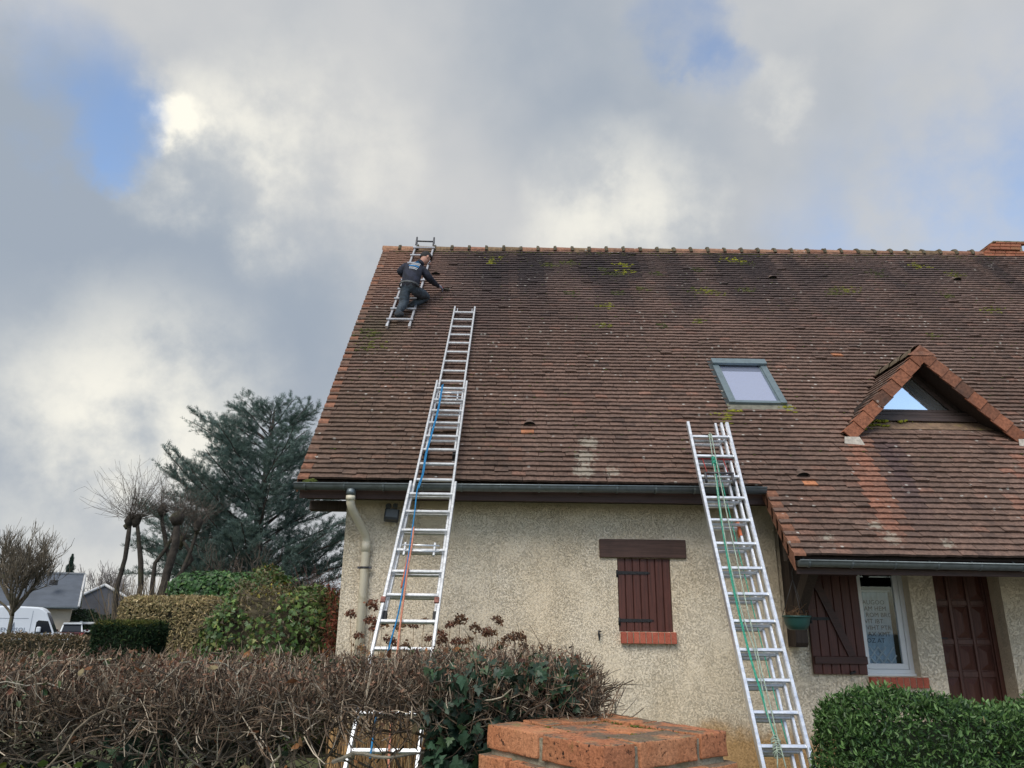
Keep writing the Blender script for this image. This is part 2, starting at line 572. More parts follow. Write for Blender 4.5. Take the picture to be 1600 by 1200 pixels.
def glass_mat(name, tintc=(0.7, 0.74, 0.8), metal=0.75, rough=0.03):
    m, t, b = new_mat(name)
    b.inputs['Base Color'].default_value = (*tintc, 1)
    b.inputs['Metallic'].default_value = metal
    n = noise_node(t, coords(t), 3.0, 2.0)
    L(t, smooth(t, n, 0.3, 0.8, rough, rough + 0.05), b.inputs['Roughness'])
    return m

def clear_glass(name):
    m, t, b = new_mat(name)
    tr = t.nodes.new('ShaderNodeBsdfTransparent'); tr.inputs[0].default_value = (0.86, 0.9, 0.92, 1)
    gl = t.nodes.new('ShaderNodeBsdfGlossy'); gl.inputs['Roughness'].default_value = 0.02
    fr = t.nodes.new('ShaderNodeFresnel'); fr.inputs[0].default_value = 1.6
    f2 = math_node(t, 'ADD', math_node(t, 'MULTIPLY', fr.outputs[0], 0.35), 0.01, clamp=True)
    mx = t.nodes.new('ShaderNodeMixShader')
    L(t, f2, mx.inputs[0]); L(t, tr.outputs[0], mx.inputs[1]); L(t, gl.outputs[0], mx.inputs[2])
    out = [n_ for n_ in t.nodes if n_.type == 'OUTPUT_MATERIAL'][0]
    L(t, mx.outputs[0], out.inputs[0])
    return m

def brick_mat(name, cols, speck=0.6, lichen=False):
    m, t, b = new_mat(name)
    v = coords(t)
    oi = t.nodes.new('ShaderNodeObjectInfo')
    off = vmath(t, 'SCALE', v, None, 1.0)
    cb = t.nodes.new('ShaderNodeCombineXYZ'); L(t, math_node(t, 'MULTIPLY', oi.outputs['Random'], 37.0), cb.inputs[0])
    vv = vmath(t, 'ADD', off, cb.outputs[0])
    n = noise_node(t, vv, 9.0, 5.0, 0.6)
    c = mixc(t, smooth(t, n, 0.3, 0.7), cols[0], cols[1])
    c = mixc(t, smooth(t, oi.outputs['Random'], 0.0, 1.0, 0, 0.7), c, cols[2])
    c = mixc(t, smooth(t, noise_node(t, vv, 3.5, 4.0, 0.5), 0.5, 0.72, 0, 0.5), c, cols[3])
    sn = noise_node(t, vv, 85.0, 3.0, 0.6)
    g = smooth(t, noise_node(t, vv, 8.0, 3.0), 0.38, 0.58)
    c = mixc(t, math_node(t, 'MULTIPLY', math_node(t, 'MULTIPLY', smooth(t, sn, 0.58, 0.66), g), speck), c, (0.035, 0.025, 0.022))
    if lichen:
        geo = t.nodes.new('ShaderNodeNewGeometry')
        sp = t.nodes.new('ShaderNodeSeparateXYZ'); L(t, geo.outputs['Normal'], sp.inputs[0])
        wv = geo.outputs['Position']
        up = smooth(t, sp.outputs['Z'], 0.4, 0.8)
        l1 = math_node(t, 'MULTIPLY', smooth(t, noise_node(t, wv, 7.0, 6.0, 0.65), 0.455, 0.57), up)
        c = mixc(t, math_node(t, 'MULTIPLY', l1, 0.85), c, (0.13, 0.125, 0.10))
        l2 = math_node(t, 'MULTIPLY', smooth(t, noise_node(t, wv, 26.0, 5.0, 0.65), 0.56, 0.64), up)
        c = mixc(t, math_node(t, 'MULTIPLY', l2, 0.6), c, (0.30, 0.24, 0.13))
        gn = smooth(t, noise_node(t, wv, 11.0, 5.0, 0.7), 0.60, 0.70, 0, 0.55)
        c = mixc(t, gn, c, (0.19, 0.16, 0.05))
    gr = noise_node(t, vv, 160.0, 4.0, 0.7)
    c = mixc(t, 1.0, c, mixc(t, smooth(t, gr, 0.3, 0.7), (0.72, 0.72, 0.72), (1.22, 1.2, 1.18)), 'MULTIPLY')
    L(t, c, b.inputs['Base Color'])
    b.inputs['Roughness'].default_value = 0.95
    b.inputs['Specular IOR Level'].default_value = 0.12
    h = math_node(t, 'SUBTRACT', noise_node(t, vv, 45.0, 5.0, 0.65), math_node(t, 'MULTIPLY', smooth(t, sn, 0.58, 0.66), 0.5))
    bump(t, b, math_node(t, 'ADD', h, math_node(t, 'MULTIPLY', gr, 0.5)), 0.9, 0.004)
    return m

M_TILE = tile_mat('clay tile')
M_PLASTER = plaster_mat('cream render')
M_ZINC = metal_mat('weathered zinc', (0.17, 0.20, 0.215), 0.42, 0.55, (0.09, 0.105, 0.11))
M_ALU = metal_mat('ladder aluminium', (0.72, 0.74, 0.77), 0.36, 0.75, (0.36, 0.365, 0.38), 22.0)
M_ALU2 = metal_mat('grey ladder aluminium', (0.50, 0.51, 0.55), 0.42, 0.7, (0.25, 0.25, 0.27), 30.0)
M_STEEL = metal_mat('dark steel', (0.10, 0.10, 0.11), 0.5, 0.7, (0.05, 0.045, 0.04))
M_BROWN = wood_mat('dark brown board', (0.062, 0.033, 0.028), 0.6, 'x')
M_SHUT = wood_mat('red brown stained plank', (0.088, 0.029, 0.021), 0.5, 'z')
M_SHUT2 = wood_mat('dark stained brace', (0.055, 0.021, 0.016), 0.5, 'x')
M_LINTEL = wood_mat('oak brown lintel', (0.085, 0.046, 0.036), 0.65, 'x')
M_DOOR = wood_mat('mahogany door', (0.098, 0.038, 0.027), 0.45, 'z', 0.25)
M_TIMBER = wood_mat('blackened timber', (0.045, 0.032, 0.026), 0.75, 'z')
M_IRON = simple('black iron', (0.022, 0.022, 0.024), 0.55, 0.3, 0.3, 30, 0.3)
M_SILL = brick_mat('red sill brick', ((0.42, 0.115, 0.075), (0.50, 0.15, 0.10), (0.36, 0.10, 0.07), (0.44, 0.16, 0.11)), 0.25)
M_CHIM = brick_mat('chimney brick', ((0.40, 0.15, 0.09), (0.46, 0.2, 0.12), (0.30, 0.13, 0.09), (0.25, 0.17, 0.08)), 0.8)
M_PBRICK = brick_mat('orange pillar brick', ((0.45, 0.185, 0.09), (0.56, 0.27, 0.145), (0.39, 0.155, 0.085), (0.31, 0.16, 0.075)), 0.95, True)
M_MORTAR = simple('mortar', (0.30, 0.27, 0.20), 0.95, 0, 0.3, 20, 0.8, 70, dirt=((0.12, 0.12, 0.06), 6.0, 0.5, 0.8))
M_PVC = simple('cream pipe plastic', (0.66, 0.60, 0.47), 0.45, 0, 0.08, 3, 0, 60, dirt=((0.30, 0.24, 0.12), 3.0, 0.56, 0.6))
M_WHITE = simple('white window plastic', (0.78, 0.80, 0.82), 0.35, 0, 0.05, 3)
M_SKYGLASS = glass_mat('roof window glass', (0.56, 0.61, 0.80))
M_DGLASS = glass_mat('dormer glass', (0.78, 0.84, 0.9), 0.85)
M_CLEAR = clear_glass('window glass')
M_FRAME = metal_mat('roof window cladding', (0.19, 0.245, 0.27), 0.4, 0.5, (0.12, 0.155, 0.17))
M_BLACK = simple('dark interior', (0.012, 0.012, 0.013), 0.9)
M_MOSS = simple('moss', (0.115, 0.120, 0.020), 0.95, 0, 0.5, 12, 0.8, 120, attr=True)
# ------------------------------------------------------------------ terrain
def ground_h(x, y):
    r = np.hypot(x, y)
    t = sstep(15, 42, r)
    return 0.02 * sstep(2.0, 3.2, y) * (1 - t) - 0.60 * t

def build_ground():
    xs = np.unique(np.concatenate([np.linspace(-300, -30, 19), np.linspace(-30, 20, 101), np.linspace(20, 300, 19)]))
    ys = np.unique(np.concatenate([np.linspace(-120, -4, 9), np.linspace(-4, 50, 109), np.linspace(50, 500, 24)]))
    X, Y = np.meshgrid(xs, ys, indexing='ij')
    Z = ground_h(X, Y) - 0.01
    V = np.stack([X, Y, Z], -1).reshape(-1, 3)
    a, b = len(xs), len(ys)
    i, j = np.meshgrid(np.arange(a - 1), np.arange(b - 1), indexing='ij')
    k = (i * b + j).ravel()
    m = simple('rough lawn', (0.075, 0.085, 0.035), 0.95, 0, 0.4, 1.6, 0.6, 25, dirt=((0.10, 0.075, 0.045), 0.5, 0.5, 0.6))
    tag(put(np_mesh('ground', V, [np.stack([k, k + b, k + b + 1, k + 1], -1)], smooth=True), 'ground', None, [m]), kind='structure')
    mp = simple('grey paving', (0.13, 0.125, 0.115), 0.9, 0, 0.2, 3.0, 0.4, 80)
    me = MB()
    for i in range(12):
        x0 = -9 + i * 1.5
        me.box((x0, -2.2, -0.1), (x0 + 1.492, 1.0, 0.03), 0, None, 0.006)
    tag(me.build('pavement', mp), kind='structure')
    mr = simple('asphalt', (0.05, 0.05, 0.052), 0.9, 0, 0.2, 2.0, 0.5, 120)
    rv = [(-60, 36, -0.56), (-14, 36, -0.40), (-12, 48, -0.56), (-60, 48, -0.58)]
    xs = np.linspace(-60, -10, 26); V = []
    for x in xs:
        for y in np.linspace(34.5, 47, 8):
            V.append((x, y, float(ground_h(x, y)) + 0.012))
    k = (np.arange(25)[:, None] * 8 + np.arange(7)[None]).ravel()
    tag(put(np_mesh('road', np.array(V), [np.stack([k, k + 8, k + 9, k + 1], -1)], smooth=True), 'road', None, [mr]), kind='structure')
    V = []
    for x in np.linspace(3.3, 9.3, 7):
        for y in np.linspace(4.2, 9.2, 6):
            V.append((x, y, float(ground_h(x, y)) + 0.004))
    k = (np.arange(6)[:, None] * 6 + np.arange(5)[None]).ravel()
    tag(put(np_mesh('driveway', np.array(V), [np.stack([k, k + 6, k + 7, k + 1], -1)]), 'driveway', None, [mp]), kind='structure')
build_ground()

# ------------------------------------------------------------------ house
S = R(49.5); CS, SN = math.cos(S), math.sin(S)
YE, ZE = 8.5, 3.063                       # main eave line
XL, XR = -2.29, 12.6                      # verge to verge
XP = 3.055                                # left verge of the porch roof
WALL = 8.9
GZ = 0.0                                  # garden level at the wall
def fan(x):
    return 1 + 0.0045 * (x + 2.29)
def RP(x, l, off=0.0):
    """point on the front roof slope: l metres up the slope from the eave, off metres above it"""
    if l > 0:
        l = l * fan(x)
    return Vector((x, YE + l * CS - off * SN, ZE + l * SN + off * CS))
LR = 6.99                                 # eave to ridge
house = thing('house', 'cream rendered house with steep brown tiled roof, dormer and porch', 'house', (3, 9, GZ))

# dormer numbers
DX, DZ, DY, DH, DM = 5.53, 5.01, 9.07, 1.13, 1.015   # apex x, apex z, front y, half width, slope
DWY = 9.42                                            # plane of the little window

def tile_colour(x, l):
    """fired clay with weathering patches; x, l arrays"""
    n = len(x)
    r = RNG.random(n)
    base = np.stack([0.158 + 0.040 * r, 0.106 + 0.022 * r, 0.086 + 0.017 * r], -1)
    g = vnoise(x * 0.55, l * 0.45, 1)
    g2 = vnoise(x * 2.6, l * 2.1, 13)
    base *= (0.58 + 0.36 * g + 0.30 * g2)[:, None]
    # odd lighter or redder tiles
    odd = RNG.random(n)
    base[odd > 0.955] *= np.array([1.3, 1.15, 1.1])
    base[odd < 0.03] *= np.array([0.7, 0.72, 0.75])
    def blend(w, c):
        w = np.clip(w, 0, 1)[:, None]
        base[:] = base * (1 - w) + np.array(c) * w
    # grey-mauve bloom over the upper slope
    up = sstep(1.6, 6.0, l)
    blend(up * 0.42 * (0.5 + 0.8 * vnoise(x * 0.9, l * 0.6, 2)), (0.165, 0.125, 0.125))
    # black algae running down from the ridge in tongues
    tong = vnoise(x * 1.7, l * 0.28, 3) * 0.75 + vnoise(x * 4.1, l * 0.7, 4) * 0.35
    tong = tong + 0.25 * (vnoise(x * 7.3, l * 3.1, 31) - 0.5)
    blend(sstep(0.40, 0.90, tong) * sstep(2.4, 6.4, l) * 0.80 * sstep(-1.6, 0.2, x), (0.050, 0.042, 0.047))
    for cx, cl, rx, rl, a in ((3.2, 5.5, 0.28, 1.2, .55), (0.9, 6.1, 1.2, .5, .55), (2.6, 6.2, 1.5, .45, .5), (6.2, 6.0, 1.4, .6, .55), (-0.1, 5.7, .7, .8, .5), (8.3, 6.2, 1.2, .5, .5)):
        d = np.sqrt(((x - cx) / rx) ** 2 + ((l - cl) / rl) ** 2)
        blend(sstep(1.5, 0.1, d + 0.9 * (vnoise(x * 3, l * 2, 5) - 0.5)) * a, (0.055, 0.047, 0.052))
    # paler orange corner by the left verge, near the ridge
    blend(sstep(-0.7, -2.0, x) * sstep(3.9, 5.6, l) * (0.35 + 0.5 * vnoise(x * 2, l * 5, 6)), (0.30, 0.175, 0.130))
    # green-brown lower left
    blend(sstep(0.9, -1.5, x) * sstep(3.8, 1.0, l) * 0.35, (0.125, 0.088, 0.062))
    blend(sstep(2.4, 3.9, l) * sstep(4.6, 3.6, l) * sstep(-1.2, -1.9, x) * 0.5, (0.085, 0.078, 0.045))
    # washed red streak below the left foot of the dormer, and a dark one beside it
    cx = 4.37 + 0.17 * l
    wv = 0.06 * (vnoise(l * 3, x * 0, 8) - 0.5)
    blend(sstep(0.21, 0.08, np.abs(x - cx - wv)) * sstep(-1.1, -0.5, l) * sstep(1.05, 0.8, l) * (0.55 + 0.45 * RNG.random(n)), (0.29, 0.140, 0.098))
    blend(sstep(0.24, 0.05, np.abs(x - cx - 0.36)) * sstep(-1.0, 0.2, l) * sstep(1.05, 0.8, l) * 0.75, (0.085, 0.058, 0.062))
    blend(sstep(5.3, 6.2, x) * sstep(1.3, 0.3, l) * (RNG.random(n) > 0.75) * 0.5, (0.36, 0.16, 0.11))
    return base

def build_roof():
    deck = MB()
    # boarding under the tiles: front slope, porch slope, back slope
    e = -0.03
    yr = YE + LR * CS; zr = ZE + LR * SN
    f2 = fan(XR)
    hole = (3.10, 3.86, 1.60, 2.70)
    xsb = [XL + 0.02, hole[0], hole[1], XR]; lsb = [-0.0, hole[2], hole[3], LR]
    def P(x, l, o=e):
        p = RP(x, l, o); return (p.x, p.y, p.z)
    for i in range(3):
        for j in range(3):
            if (i, j) == (1, 1):
                continue
            vs = [P(xsb[i], lsb[j]), P(xsb[i + 1], lsb[j]), P(xsb[i + 1], lsb[j + 1]), P(xsb[i], lsb[j + 1])]
            deck.add(vs, [(0, 1, 2, 3)])
    deck.add([P(XP + 0.02, -1.10), P(XR, -1.10), P(XR, -0.0), P(XP + 0.02, -0.0)], [(0, 1, 2, 3)])
    deck.add([P(XP + 0.02, -1.10, -0.06), P(XR, -1.10, -0.06), P(XR, 0.30, -0.06), P(XP + 0.02, 0.30, -0.06)], [(0, 1, 2, 3)])
    bl = RP(XL + 0.02, LR, e); br = RP(XR, LR, e)
    deck.add([(bl.x, bl.y, bl.z), (br.x, br.y, br.z), (XR, 2 * br.y - YE, ZE + 0.0), (XL + 0.02, 2 * bl.y - YE, ZE + 0.0)], [(0, 1, 2, 3)])
    roof = deck.build('roof', M_TIMBER, house)
    # back slope gets a plain tiled sheet just above the boarding
    bk = MB()
    nb = 60
    for i in range(nb):
        a0, a1 = i / nb, (i + 1) / nb + 0.004
        row = []
        for a, o in ((a0, 0.012), (a1, 0.035)):
            for bb, x in ((bl, XL + 0.02), (br, XR)):
                y = bb.y + (bb.y - YE) * a; z = bb.z + (ZE - bb.z) * a + o
                row.append((x, y, z))
        bk.add([row[0], row[1], row[3], row[2]], [(0, 1, 2, 3)], 0, (0.17, 0.1, 0.08))
    bk.build('back_slope', M_TILE, roof)
    # plain tiles, course by course
    g, w, ln = LR / 76.0, 0.163, 0.20
    cand = []
    for r in range(-12, 76):
        x = (XP if r < 0 else XL) + (0.004 if r % 2 else 0.128)
        while x < XR:
            cand.append((x, r)); x += w
    cand = np.array(cand)
    X0 = cand[:, 0] + RNG.normal(0, 0.002, len(cand)); Rw = cand[:, 1]
    l0 = Rw * g
    xc = X0 + w / 2; lc = l0 + g / 2
    la = np.where(lc > 0, lc * fan(xc), lc)
    keep = ~((xc > 3.07) & (xc < 3.90) & (la > 1.57) & (la < 2.80))
    yl = YE + la * CS; zl = ZE + la * SN
    keep &= ~((yl > 9.26) & (zl < DZ - np.abs(xc - DX) * DM - 0.02))
    X0, l0, xc, lc, Rw = X0[keep], l0[keep], xc[keep], lc[keep], Rw[keep]
    n = len(X0)
    colr = tile_colour(xc, lc)
    # individual repairs: single bright tiles seen in the photo
    for ox, ol in ((3.60, 0.045), (0.42, 0.95), (5.1, 2.95)):
        k = np.argmin(np.hypot(xc - ox, lc - ol)); colr[k] = (0.44, 0.19, 0.10)
    wob = 0.006 * (vnoise(xc * 1.3, Rw * 3.1, 11) - 0.5) + 0.004 * (RNG.random(n) - 0.5)   # courses are not ruled lines
    lift = np.abs(RNG.normal(0, 0.0028, n)); lift[RNG.random(n) > 0.985] += 0.012
    skew = RNG.normal(0, 0.003, n); cam_ = 0.002 + 0.0015 * RNG.random(n); th = 0.029 + 0.004 * RNG.random(n)
    slip = RNG.random(n) > 0.988; wob = wob - np.where(slip, RNG.uniform(0.008, 0.03, n), 0)
    ww = w - 0.0015
    V = np.zeros((n, 9, 3))
    def pt(x, l, off):
        l = np.where(l > 0, l * fan(x), l)
        return np.stack([x, YE + l * CS - off * SN, ZE + l * SN + off * CS], -1)
    lf = l0 + wob
    for k, (fx, dl, of) in enumerate(((0, 0, 0.052), (0.5, 0, 0.052), (1, 0, 0.052), (0, ln, 0.001), (0.5, ln, 0.001), (1, ln, 0.001), (0, 0.001, 0.052), (0.5, 0.001, 0.052), (1, 0.001, 0.052))):
        off = of + (cam_ if fx == 0.5 else 0) + (lift if dl < 0.1 else 0) - (th if k >= 6 else 0)
        V[:, k] = pt(X0 + fx * ww, lf + dl + skew * (fx - 0.5) * 2, off)
    quads = np.array([(0, 1, 4, 3), (1, 2, 5, 4), (6, 7, 1, 0), (7, 8, 2, 1)])
    tris = np.array([(6, 0, 3), (2, 8, 5)])
    # largest in the picture: nearest tiles that stand in view
    ctr = V[:, 1]
    d = ctr - np.array([0, 0, 1.6])
    dep = d @ np.array(_f); u = d @ np.array(_r2) / dep; vv = d @ np.array(_u2) / dep
    vis = (np.abs(u) < 0.685) & (np.abs(vv) < 0.51)
    order = np.argsort(np.where(vis, dep, 1e9))
    big = np.zeros(n, bool); big[order[:300]] = True
    tint9 = np.repeat(colr[:, None], 9, 1) * (1 + RNG.normal(0, 0.03, (n, 9, 1)))
    for k in np.where(big)[0]:
        me = np_mesh('tile', V[k], [quads, tris], tint9[k])
        put(me, 'tile', roof, [M_TILE])
    rest = ~big
    m = rest.sum(); b = (np.arange(m) * 9)[:, None, None]
    me = np_mesh('tile_field', V[rest].reshape(-1, 3), [(quads[None] + b).reshape(-1, 4), (tris[None] + b).reshape(-1, 3)], tint9[rest].reshape(-1, 3))
    tag(put(me, 'tile_field', roof, [M_TILE]), kind='stuff')
    # verge tiles: a cap and a turned-down flange, two courses each
    def verge(x, l, sgn, dark):
        c = (0.275, 0.132, 0.085) if not dark else (0.19, 0.115, 0.085)
        kf = 0.75 + 0.35 * random.random(); c = tuple(a * kf for a in c)
        mb = MB()
        l1 = l + 2 * g + 0.03
        pts = [RP(x + dx, la, off) for dx, la, off in ((0, l, 0.056), (0.126 * sgn, l, 0.054), (0.126 * sgn, l + g + 0.05, 0.020), (0, l + g + 0.05, 0.020))]
        top = RP(x, l1, 0.012)
        dn = Vector((0, 0.02, -0.17))
        q = [pts[0] + dn, top + Vector((0, 0.0, -0.16))]
        inn = Vector((0.016 * sgn, 0, 0)); dz = Vector((0, 0, -0.026))
        vs = [tuple(p) for p in pts] + [tuple(top)] + [tuple(p) for p in q] + [tuple(p + inn) for p in q] + [tuple(pts[0] + dz), tuple(pts[1] + dz)]
        mb.add(vs, [(0, 1, 2, 3), (0, 3, 4, 6, 5), (5, 6, 8, 7), (0, 5, 7), (9, 10, 1, 0)], 0, c)
        mb.build('verge_tile', M_TILE, roof)
    for i in range(38):
        verge(XL, i * 2 * g - 0.003, 1, random.random() < 0.30 + 0.4 * (i > 18))
    for i in range(6):
        verge(XP, -12 * g + i * 2 * g - 0.003, 1, False)
    # half-round ridge tiles, each lapping the next with a mortared collar
    pit = 0.335
    M_COLL = simple('mossy ridge mortar', (0.10, 0.085, 0.055), 0.95, 0, 0.4, 14, 0.8, 60)
    nr = int((XR - XL) / pit)
    for i in range(nr):
        x0 = XL - 0.02 + i * pit
        mb = MB()
        kf = 0.7 + 0.45 * random.random(); col = (0.36, 0.20, 0.125) if i < 2 else tuple(a * kf for a in random.choice(((0.29, 0.16, 0.105), (0.27, 0.135, 0.09), (0.22, 0.15, 0.09))))
        seg = 8; vs = []; rr = []
        tl = random.uniform(-0.004, 0.008)
        for x, rad in ((x0, 0.118), (x0 + pit + 0.02, 0.106)):
            c = RP(x, LR, 0.0)
            for k in range(seg + 1):
                an = math.pi * (k / seg) * 1.12 - 0.06 * math.pi
                vs.append((x, c.y + 0.02 - math.cos(an) * rad * 1.08, c.z - 0.045 + tl + math.sin(an) * rad * 1.02))
        fs = [(k, k + 1, seg + 2 + k, seg + 1 + k) for k in range(seg)]
        mb.add(vs, fs, 0, col, True)
        xx = x0 + pit - 0.005
        vs = []
        for x, rad in ((xx - 0.03, 0.10), (xx - 0.02, 0.138), (xx + 0.025, 0.143), (xx + 0.04, 0.10)):
            c = RP(x, LR, 0.0)
            for k in range(seg + 1):
                an = math.pi * (k / seg)
                jr = rad * random.uniform(0.95, 1.12)
                vs.append((x, c.y + 0.02 - math.cos(an) * jr * 1.05, c.z - 0.045 + math.sin(an) * jr))
        fs = [(j * (seg + 1) + k, j * (seg + 1) + k + 1, (j + 1) * (seg + 1) + k + 1, (j + 1) * (seg + 1) + k) for j in range(3) for k in range(seg)]
        mb.add(vs, fs, 1, (1, 1, 1))
        mb.build('ridge_tile', [M_TILE, M_COLL], roof)
    # vent tiles: small hoods with a dark mouth
    for vx, vl in ((0.389, 1.103), (3.581, 0.169), (-1.186, 5.72), (4.957, 5.70), (8.409, 5.70)):
        mb = MB(); seg = 8; vs = []
        for la, rad, of in ((vl - 0.02, 0.082, 0.045), (vl + 0.16, 0.02, 0.02)):
            for k in range(seg + 1):
                an = math.pi * k / seg
                p = RP(vx + math.cos(an) * rad, la, of + math.sin(an) * rad * 0.75)
                vs.append(tuple(p))
        mb.add(vs, [(k, k + 1, seg + 2 + k, seg + 1 + k) for k in range(seg)], 0, (0.12, 0.085, 0.07), True)
        vs2 = [tuple(RP(vx + math.cos(math.pi * k / seg) * 0.072, vl + 0.0, 0.045 + math.sin(math.pi * k / seg) * 0.054)) for k in range(seg + 1)]
        mb.add(vs2, [tuple(range(seg + 1))], 1, (1, 1, 1))
        mb.build('vent_tile', [M_TILE, M_BLACK], roof)
    # moss cushions sitting on the courses
    spots = [(2.284, 6.228, .16, 1), (2.3, 5.908, .20, 1), (2.03, 5.81, .2, 0), (1.9, 6.0, .15, 0), (4.479, 6.50, .25, 1), (4.615, 6.35, .2, 0), (3.643, 5.102, .25, .6), (3.4, 5.15, .2, 0), (3.628, 6.059, .15, 0),
             (1.736, 4.523, .16, .7), (3.234, 4.009, .1, .3), (3.094, 1.456, .11, 1), (2.953, 1.25, .13, 1), (3.0, 1.36, .1, 1), (3.87, 1.52, .12, 1), (-0.109, 6.5, .16, .6), (-0.2, 6.3, .1, .8), (-1.995, 3.481, .25, .1), (-1.95, 3.079, .25, .3),
             (6.16, 5.215, .25, .4), (5.9, 5.1, .2, .1), (8.507, 5.9, .22, .3), (7.986, 6.3, .2, .8), (7.888, 5.035, .15, .1), (8.371, 4.493, .18, .4), (2.873, 5.822, .13, 0), (2.011, 5.004, .12, 0), (5.0, 1.30, .16, 1), (4.75, 1.22, .14, 1), (5.3, 1.36, .12, .8),
             (1.278, 6.3, .2, .1), (0.911, 6.2, .2, .1), (2.579, 3.829, .12, 0), (1.659, 3.836, .14, .5), (7.0, 5.9, .2, 0), (4.3, 5.2, .15, .1), (6.9, 3.6, .15, .2), (2.5, 5.2, .15, .1), (1.2, 5.0, .12, 0)]
    P, sc, tt = [], [], []
    for x, l, r, bright in spots:
        for k in range(int(50 * r / 0.15)):
            xx = max(x + random.gauss(0, r * 0.5), XL + 0.05); ll = l + random.gauss(0, r * 0.28)
            ll = round(ll / g) * g + random.uniform(-0.004, 0.03)
            P.append(tuple(RP(xx, ll, 0.040))); s = random.uniform(0.008, 0.026)
            sc.append((s * random.uniform(1, 1.8), s, s * random.uniform(0.5, 0.9)))
            y = bright * random.uniform(0.6, 1.2)
            tt.append((0.45 + 1.5 * y, 0.5 + 1.35 * y, 0.7))
    for k in range(1500):                # crumbs of moss along the upper courses and under the ridge
        xx = random.uniform(XL + 0.2, 9.8); ll = LR - 0.16 - abs(random.gauss(0, 0.05)) if random.random() < 0.5 else random.uniform(0.5, 6.8)
        if 3.0 < xx < 3.95 and 1.5 < ll < 2.9: continue
        if yin(xx, ll): continue
        ll = round(ll / g) * g
        P.append(tuple(RP(xx, ll, 0.042))); s = random.uniform(0.005, 0.014); sc.append((s * 2, s, s * 0.7))
        y = random.random() * 0.6 if ll > 6.7 else random.random() * 0.2
        tt.append((0.4 + y, 0.42 + y, 0.6))
    for k in range(160):
        xx = random.uniform(XL, 1.5); P.append((xx, YE - 0.08 + random.gauss(0, 0.02), ZE - 0.055)); s = random.uniform(0.006, 0.022); sc.append((s * 1.6, s, s)); tt.append((0.35, 0.4, 0.5))
    for k in range(60):
        P.append((random.gauss(-2.12, 0.03), YE - 0.12, ZE - 0.03 + random.gauss(0, 0.01))); s = random.uniform(0.01, 0.02); sc.append((s * 1.3, s, s)); tt.append((0.5, 0.62, 0.5))
    t_ = (1 + 5 ** .5) / 2
    iv = np.array([(-1, t_, 0), (1, t_, 0), (-1, -t_, 0), (1, -t_, 0), (0, -1, t_), (0, 1, t_), (0, -1, -t_), (0, 1, -t_), (t_, 0, -1), (t_, 0, 1), (-t_, 0, -1), (-t_, 0, 1)]) / 1.9
    iff = [(0, 11, 5), (0, 5, 1), (0, 1, 7), (0, 7, 10), (0, 10, 11), (1, 5, 9), (5, 11, 4), (11, 10, 2), (10, 7, 6), (7, 1, 8), (3, 9, 4), (3, 4, 2), (3, 2, 6), (3, 6, 8), (3, 8, 9), (4, 9, 5), (2, 4, 11), (6, 2, 10), (8, 6, 7), (9, 8, 1)]
    n_ = len(P)
    V, F = inst_np(iv, iff, np.array(P), np.tile([1.0, 0, 0], (n_, 1)) + RNG.normal(0, .2, (n_, 3)), np.tile([0, -SN, CS], (n_, 1)) + RNG.normal(0, .2, (n_, 3)), np.array(sc))
    tag(put(np_mesh('moss', V, F, np.repeat(np.array(tt), 12, 0), True), 'moss', roof, [M_MOSS]), kind='stuff')
    return roof

def yin(x, l):
    y = YE + l * CS; z = ZE + l * SN
    return y > 9.0 and z < DZ - abs(x - DX) * DM + 0.05
roof = build_roof()

def build_walls():
    mb = MB()
    # front wall with openings; right of the porch verge it stands 5 cm further back
    holes = [(1.413, 2.036, 1.452, 2.271), (4.24, 4.855, 1.00, 2.35), (5.152, 5.945, GZ + 0.02, 2.42)]
    xs = sorted({-1.79, 3.30, 12.1} | {h[0] for h in holes} | {h[1] for h in holes})
    zs = sorted({-0.2, 2.98} | {h[2] for h in holes} | {h[3] for h in holes})
    def yy(x):
        return WALL if x < 3.3 else WALL + 0.05
    def depth(h):
        return 0.06 if h[0] < 2 else (0.17 if h[0] < 5 else 0.27)
    for i in range(len(xs) - 1):
        for j in range(len(zs) - 1):
            xm, zm = (xs[i] + xs[i + 1]) / 2, (zs[j] + zs[j + 1]) / 2
            if any(h[0] < xm < h[1] and h[2] < zm < h[3] for h in holes):
                continue
            y = yy(xm)
            mb.add([(xs[i], y, zs[j]), (xs[i + 1], y, zs[j]), (xs[i + 1], y, zs[j + 1]), (xs[i], y, zs[j + 1])], [(0, 1, 2, 3)])
    mb.add([(3.30, WALL, -0.2), (3.30, WALL + 0.05, -0.2), (3.30, WALL + 0.05, 2.98), (3.30, WALL, 2.98)], [(0, 1, 2, 3)])
    for h in holes:
        y = yy(h[0]); d = depth(h) + 0.02
        x0, x1, z0, z1 = h
        for a, b in (((x0, z0), (x0, z1)), ((x0, z1), (x1, z1)), ((x1, z1), (x1, z0)), ((x1, z0), (x0, z0))):
            mb.add([(a[0], y, a[1]), (b[0], y, b[1]), (b[0], y + d, b[1]), (a[0], y + d, a[1])], [(0, 1, 2, 3)])
    # gable ends and back
    yb = 2 * (YE + LR * CS) - WALL
    yr = YE + LR * CS
    for x in (-1.79, 12.1):
        k = (LR * fan(x) - LR) * SN
        mb.add([(x, WALL if x < 0 else WALL + 0.05, -0.2), (x, yb, -0.2), (x, yb, 2.98), (x, yr, ZE + LR * SN - 0.25), (x, WALL if x < 0 else WALL + 0.05, 2.98)], [(0, 1, 2, 3, 4)])
    mb.add([(-1.79, yb, -0.2), (12.1, yb, -0.2), (12.1, yb, 2.98), (-1.79, yb, 2.98)], [(0, 1, 2, 3)])
    me = mb.mesh('wall')
    return put(me, 'wall', house, [M_PLASTER])
build_walls()

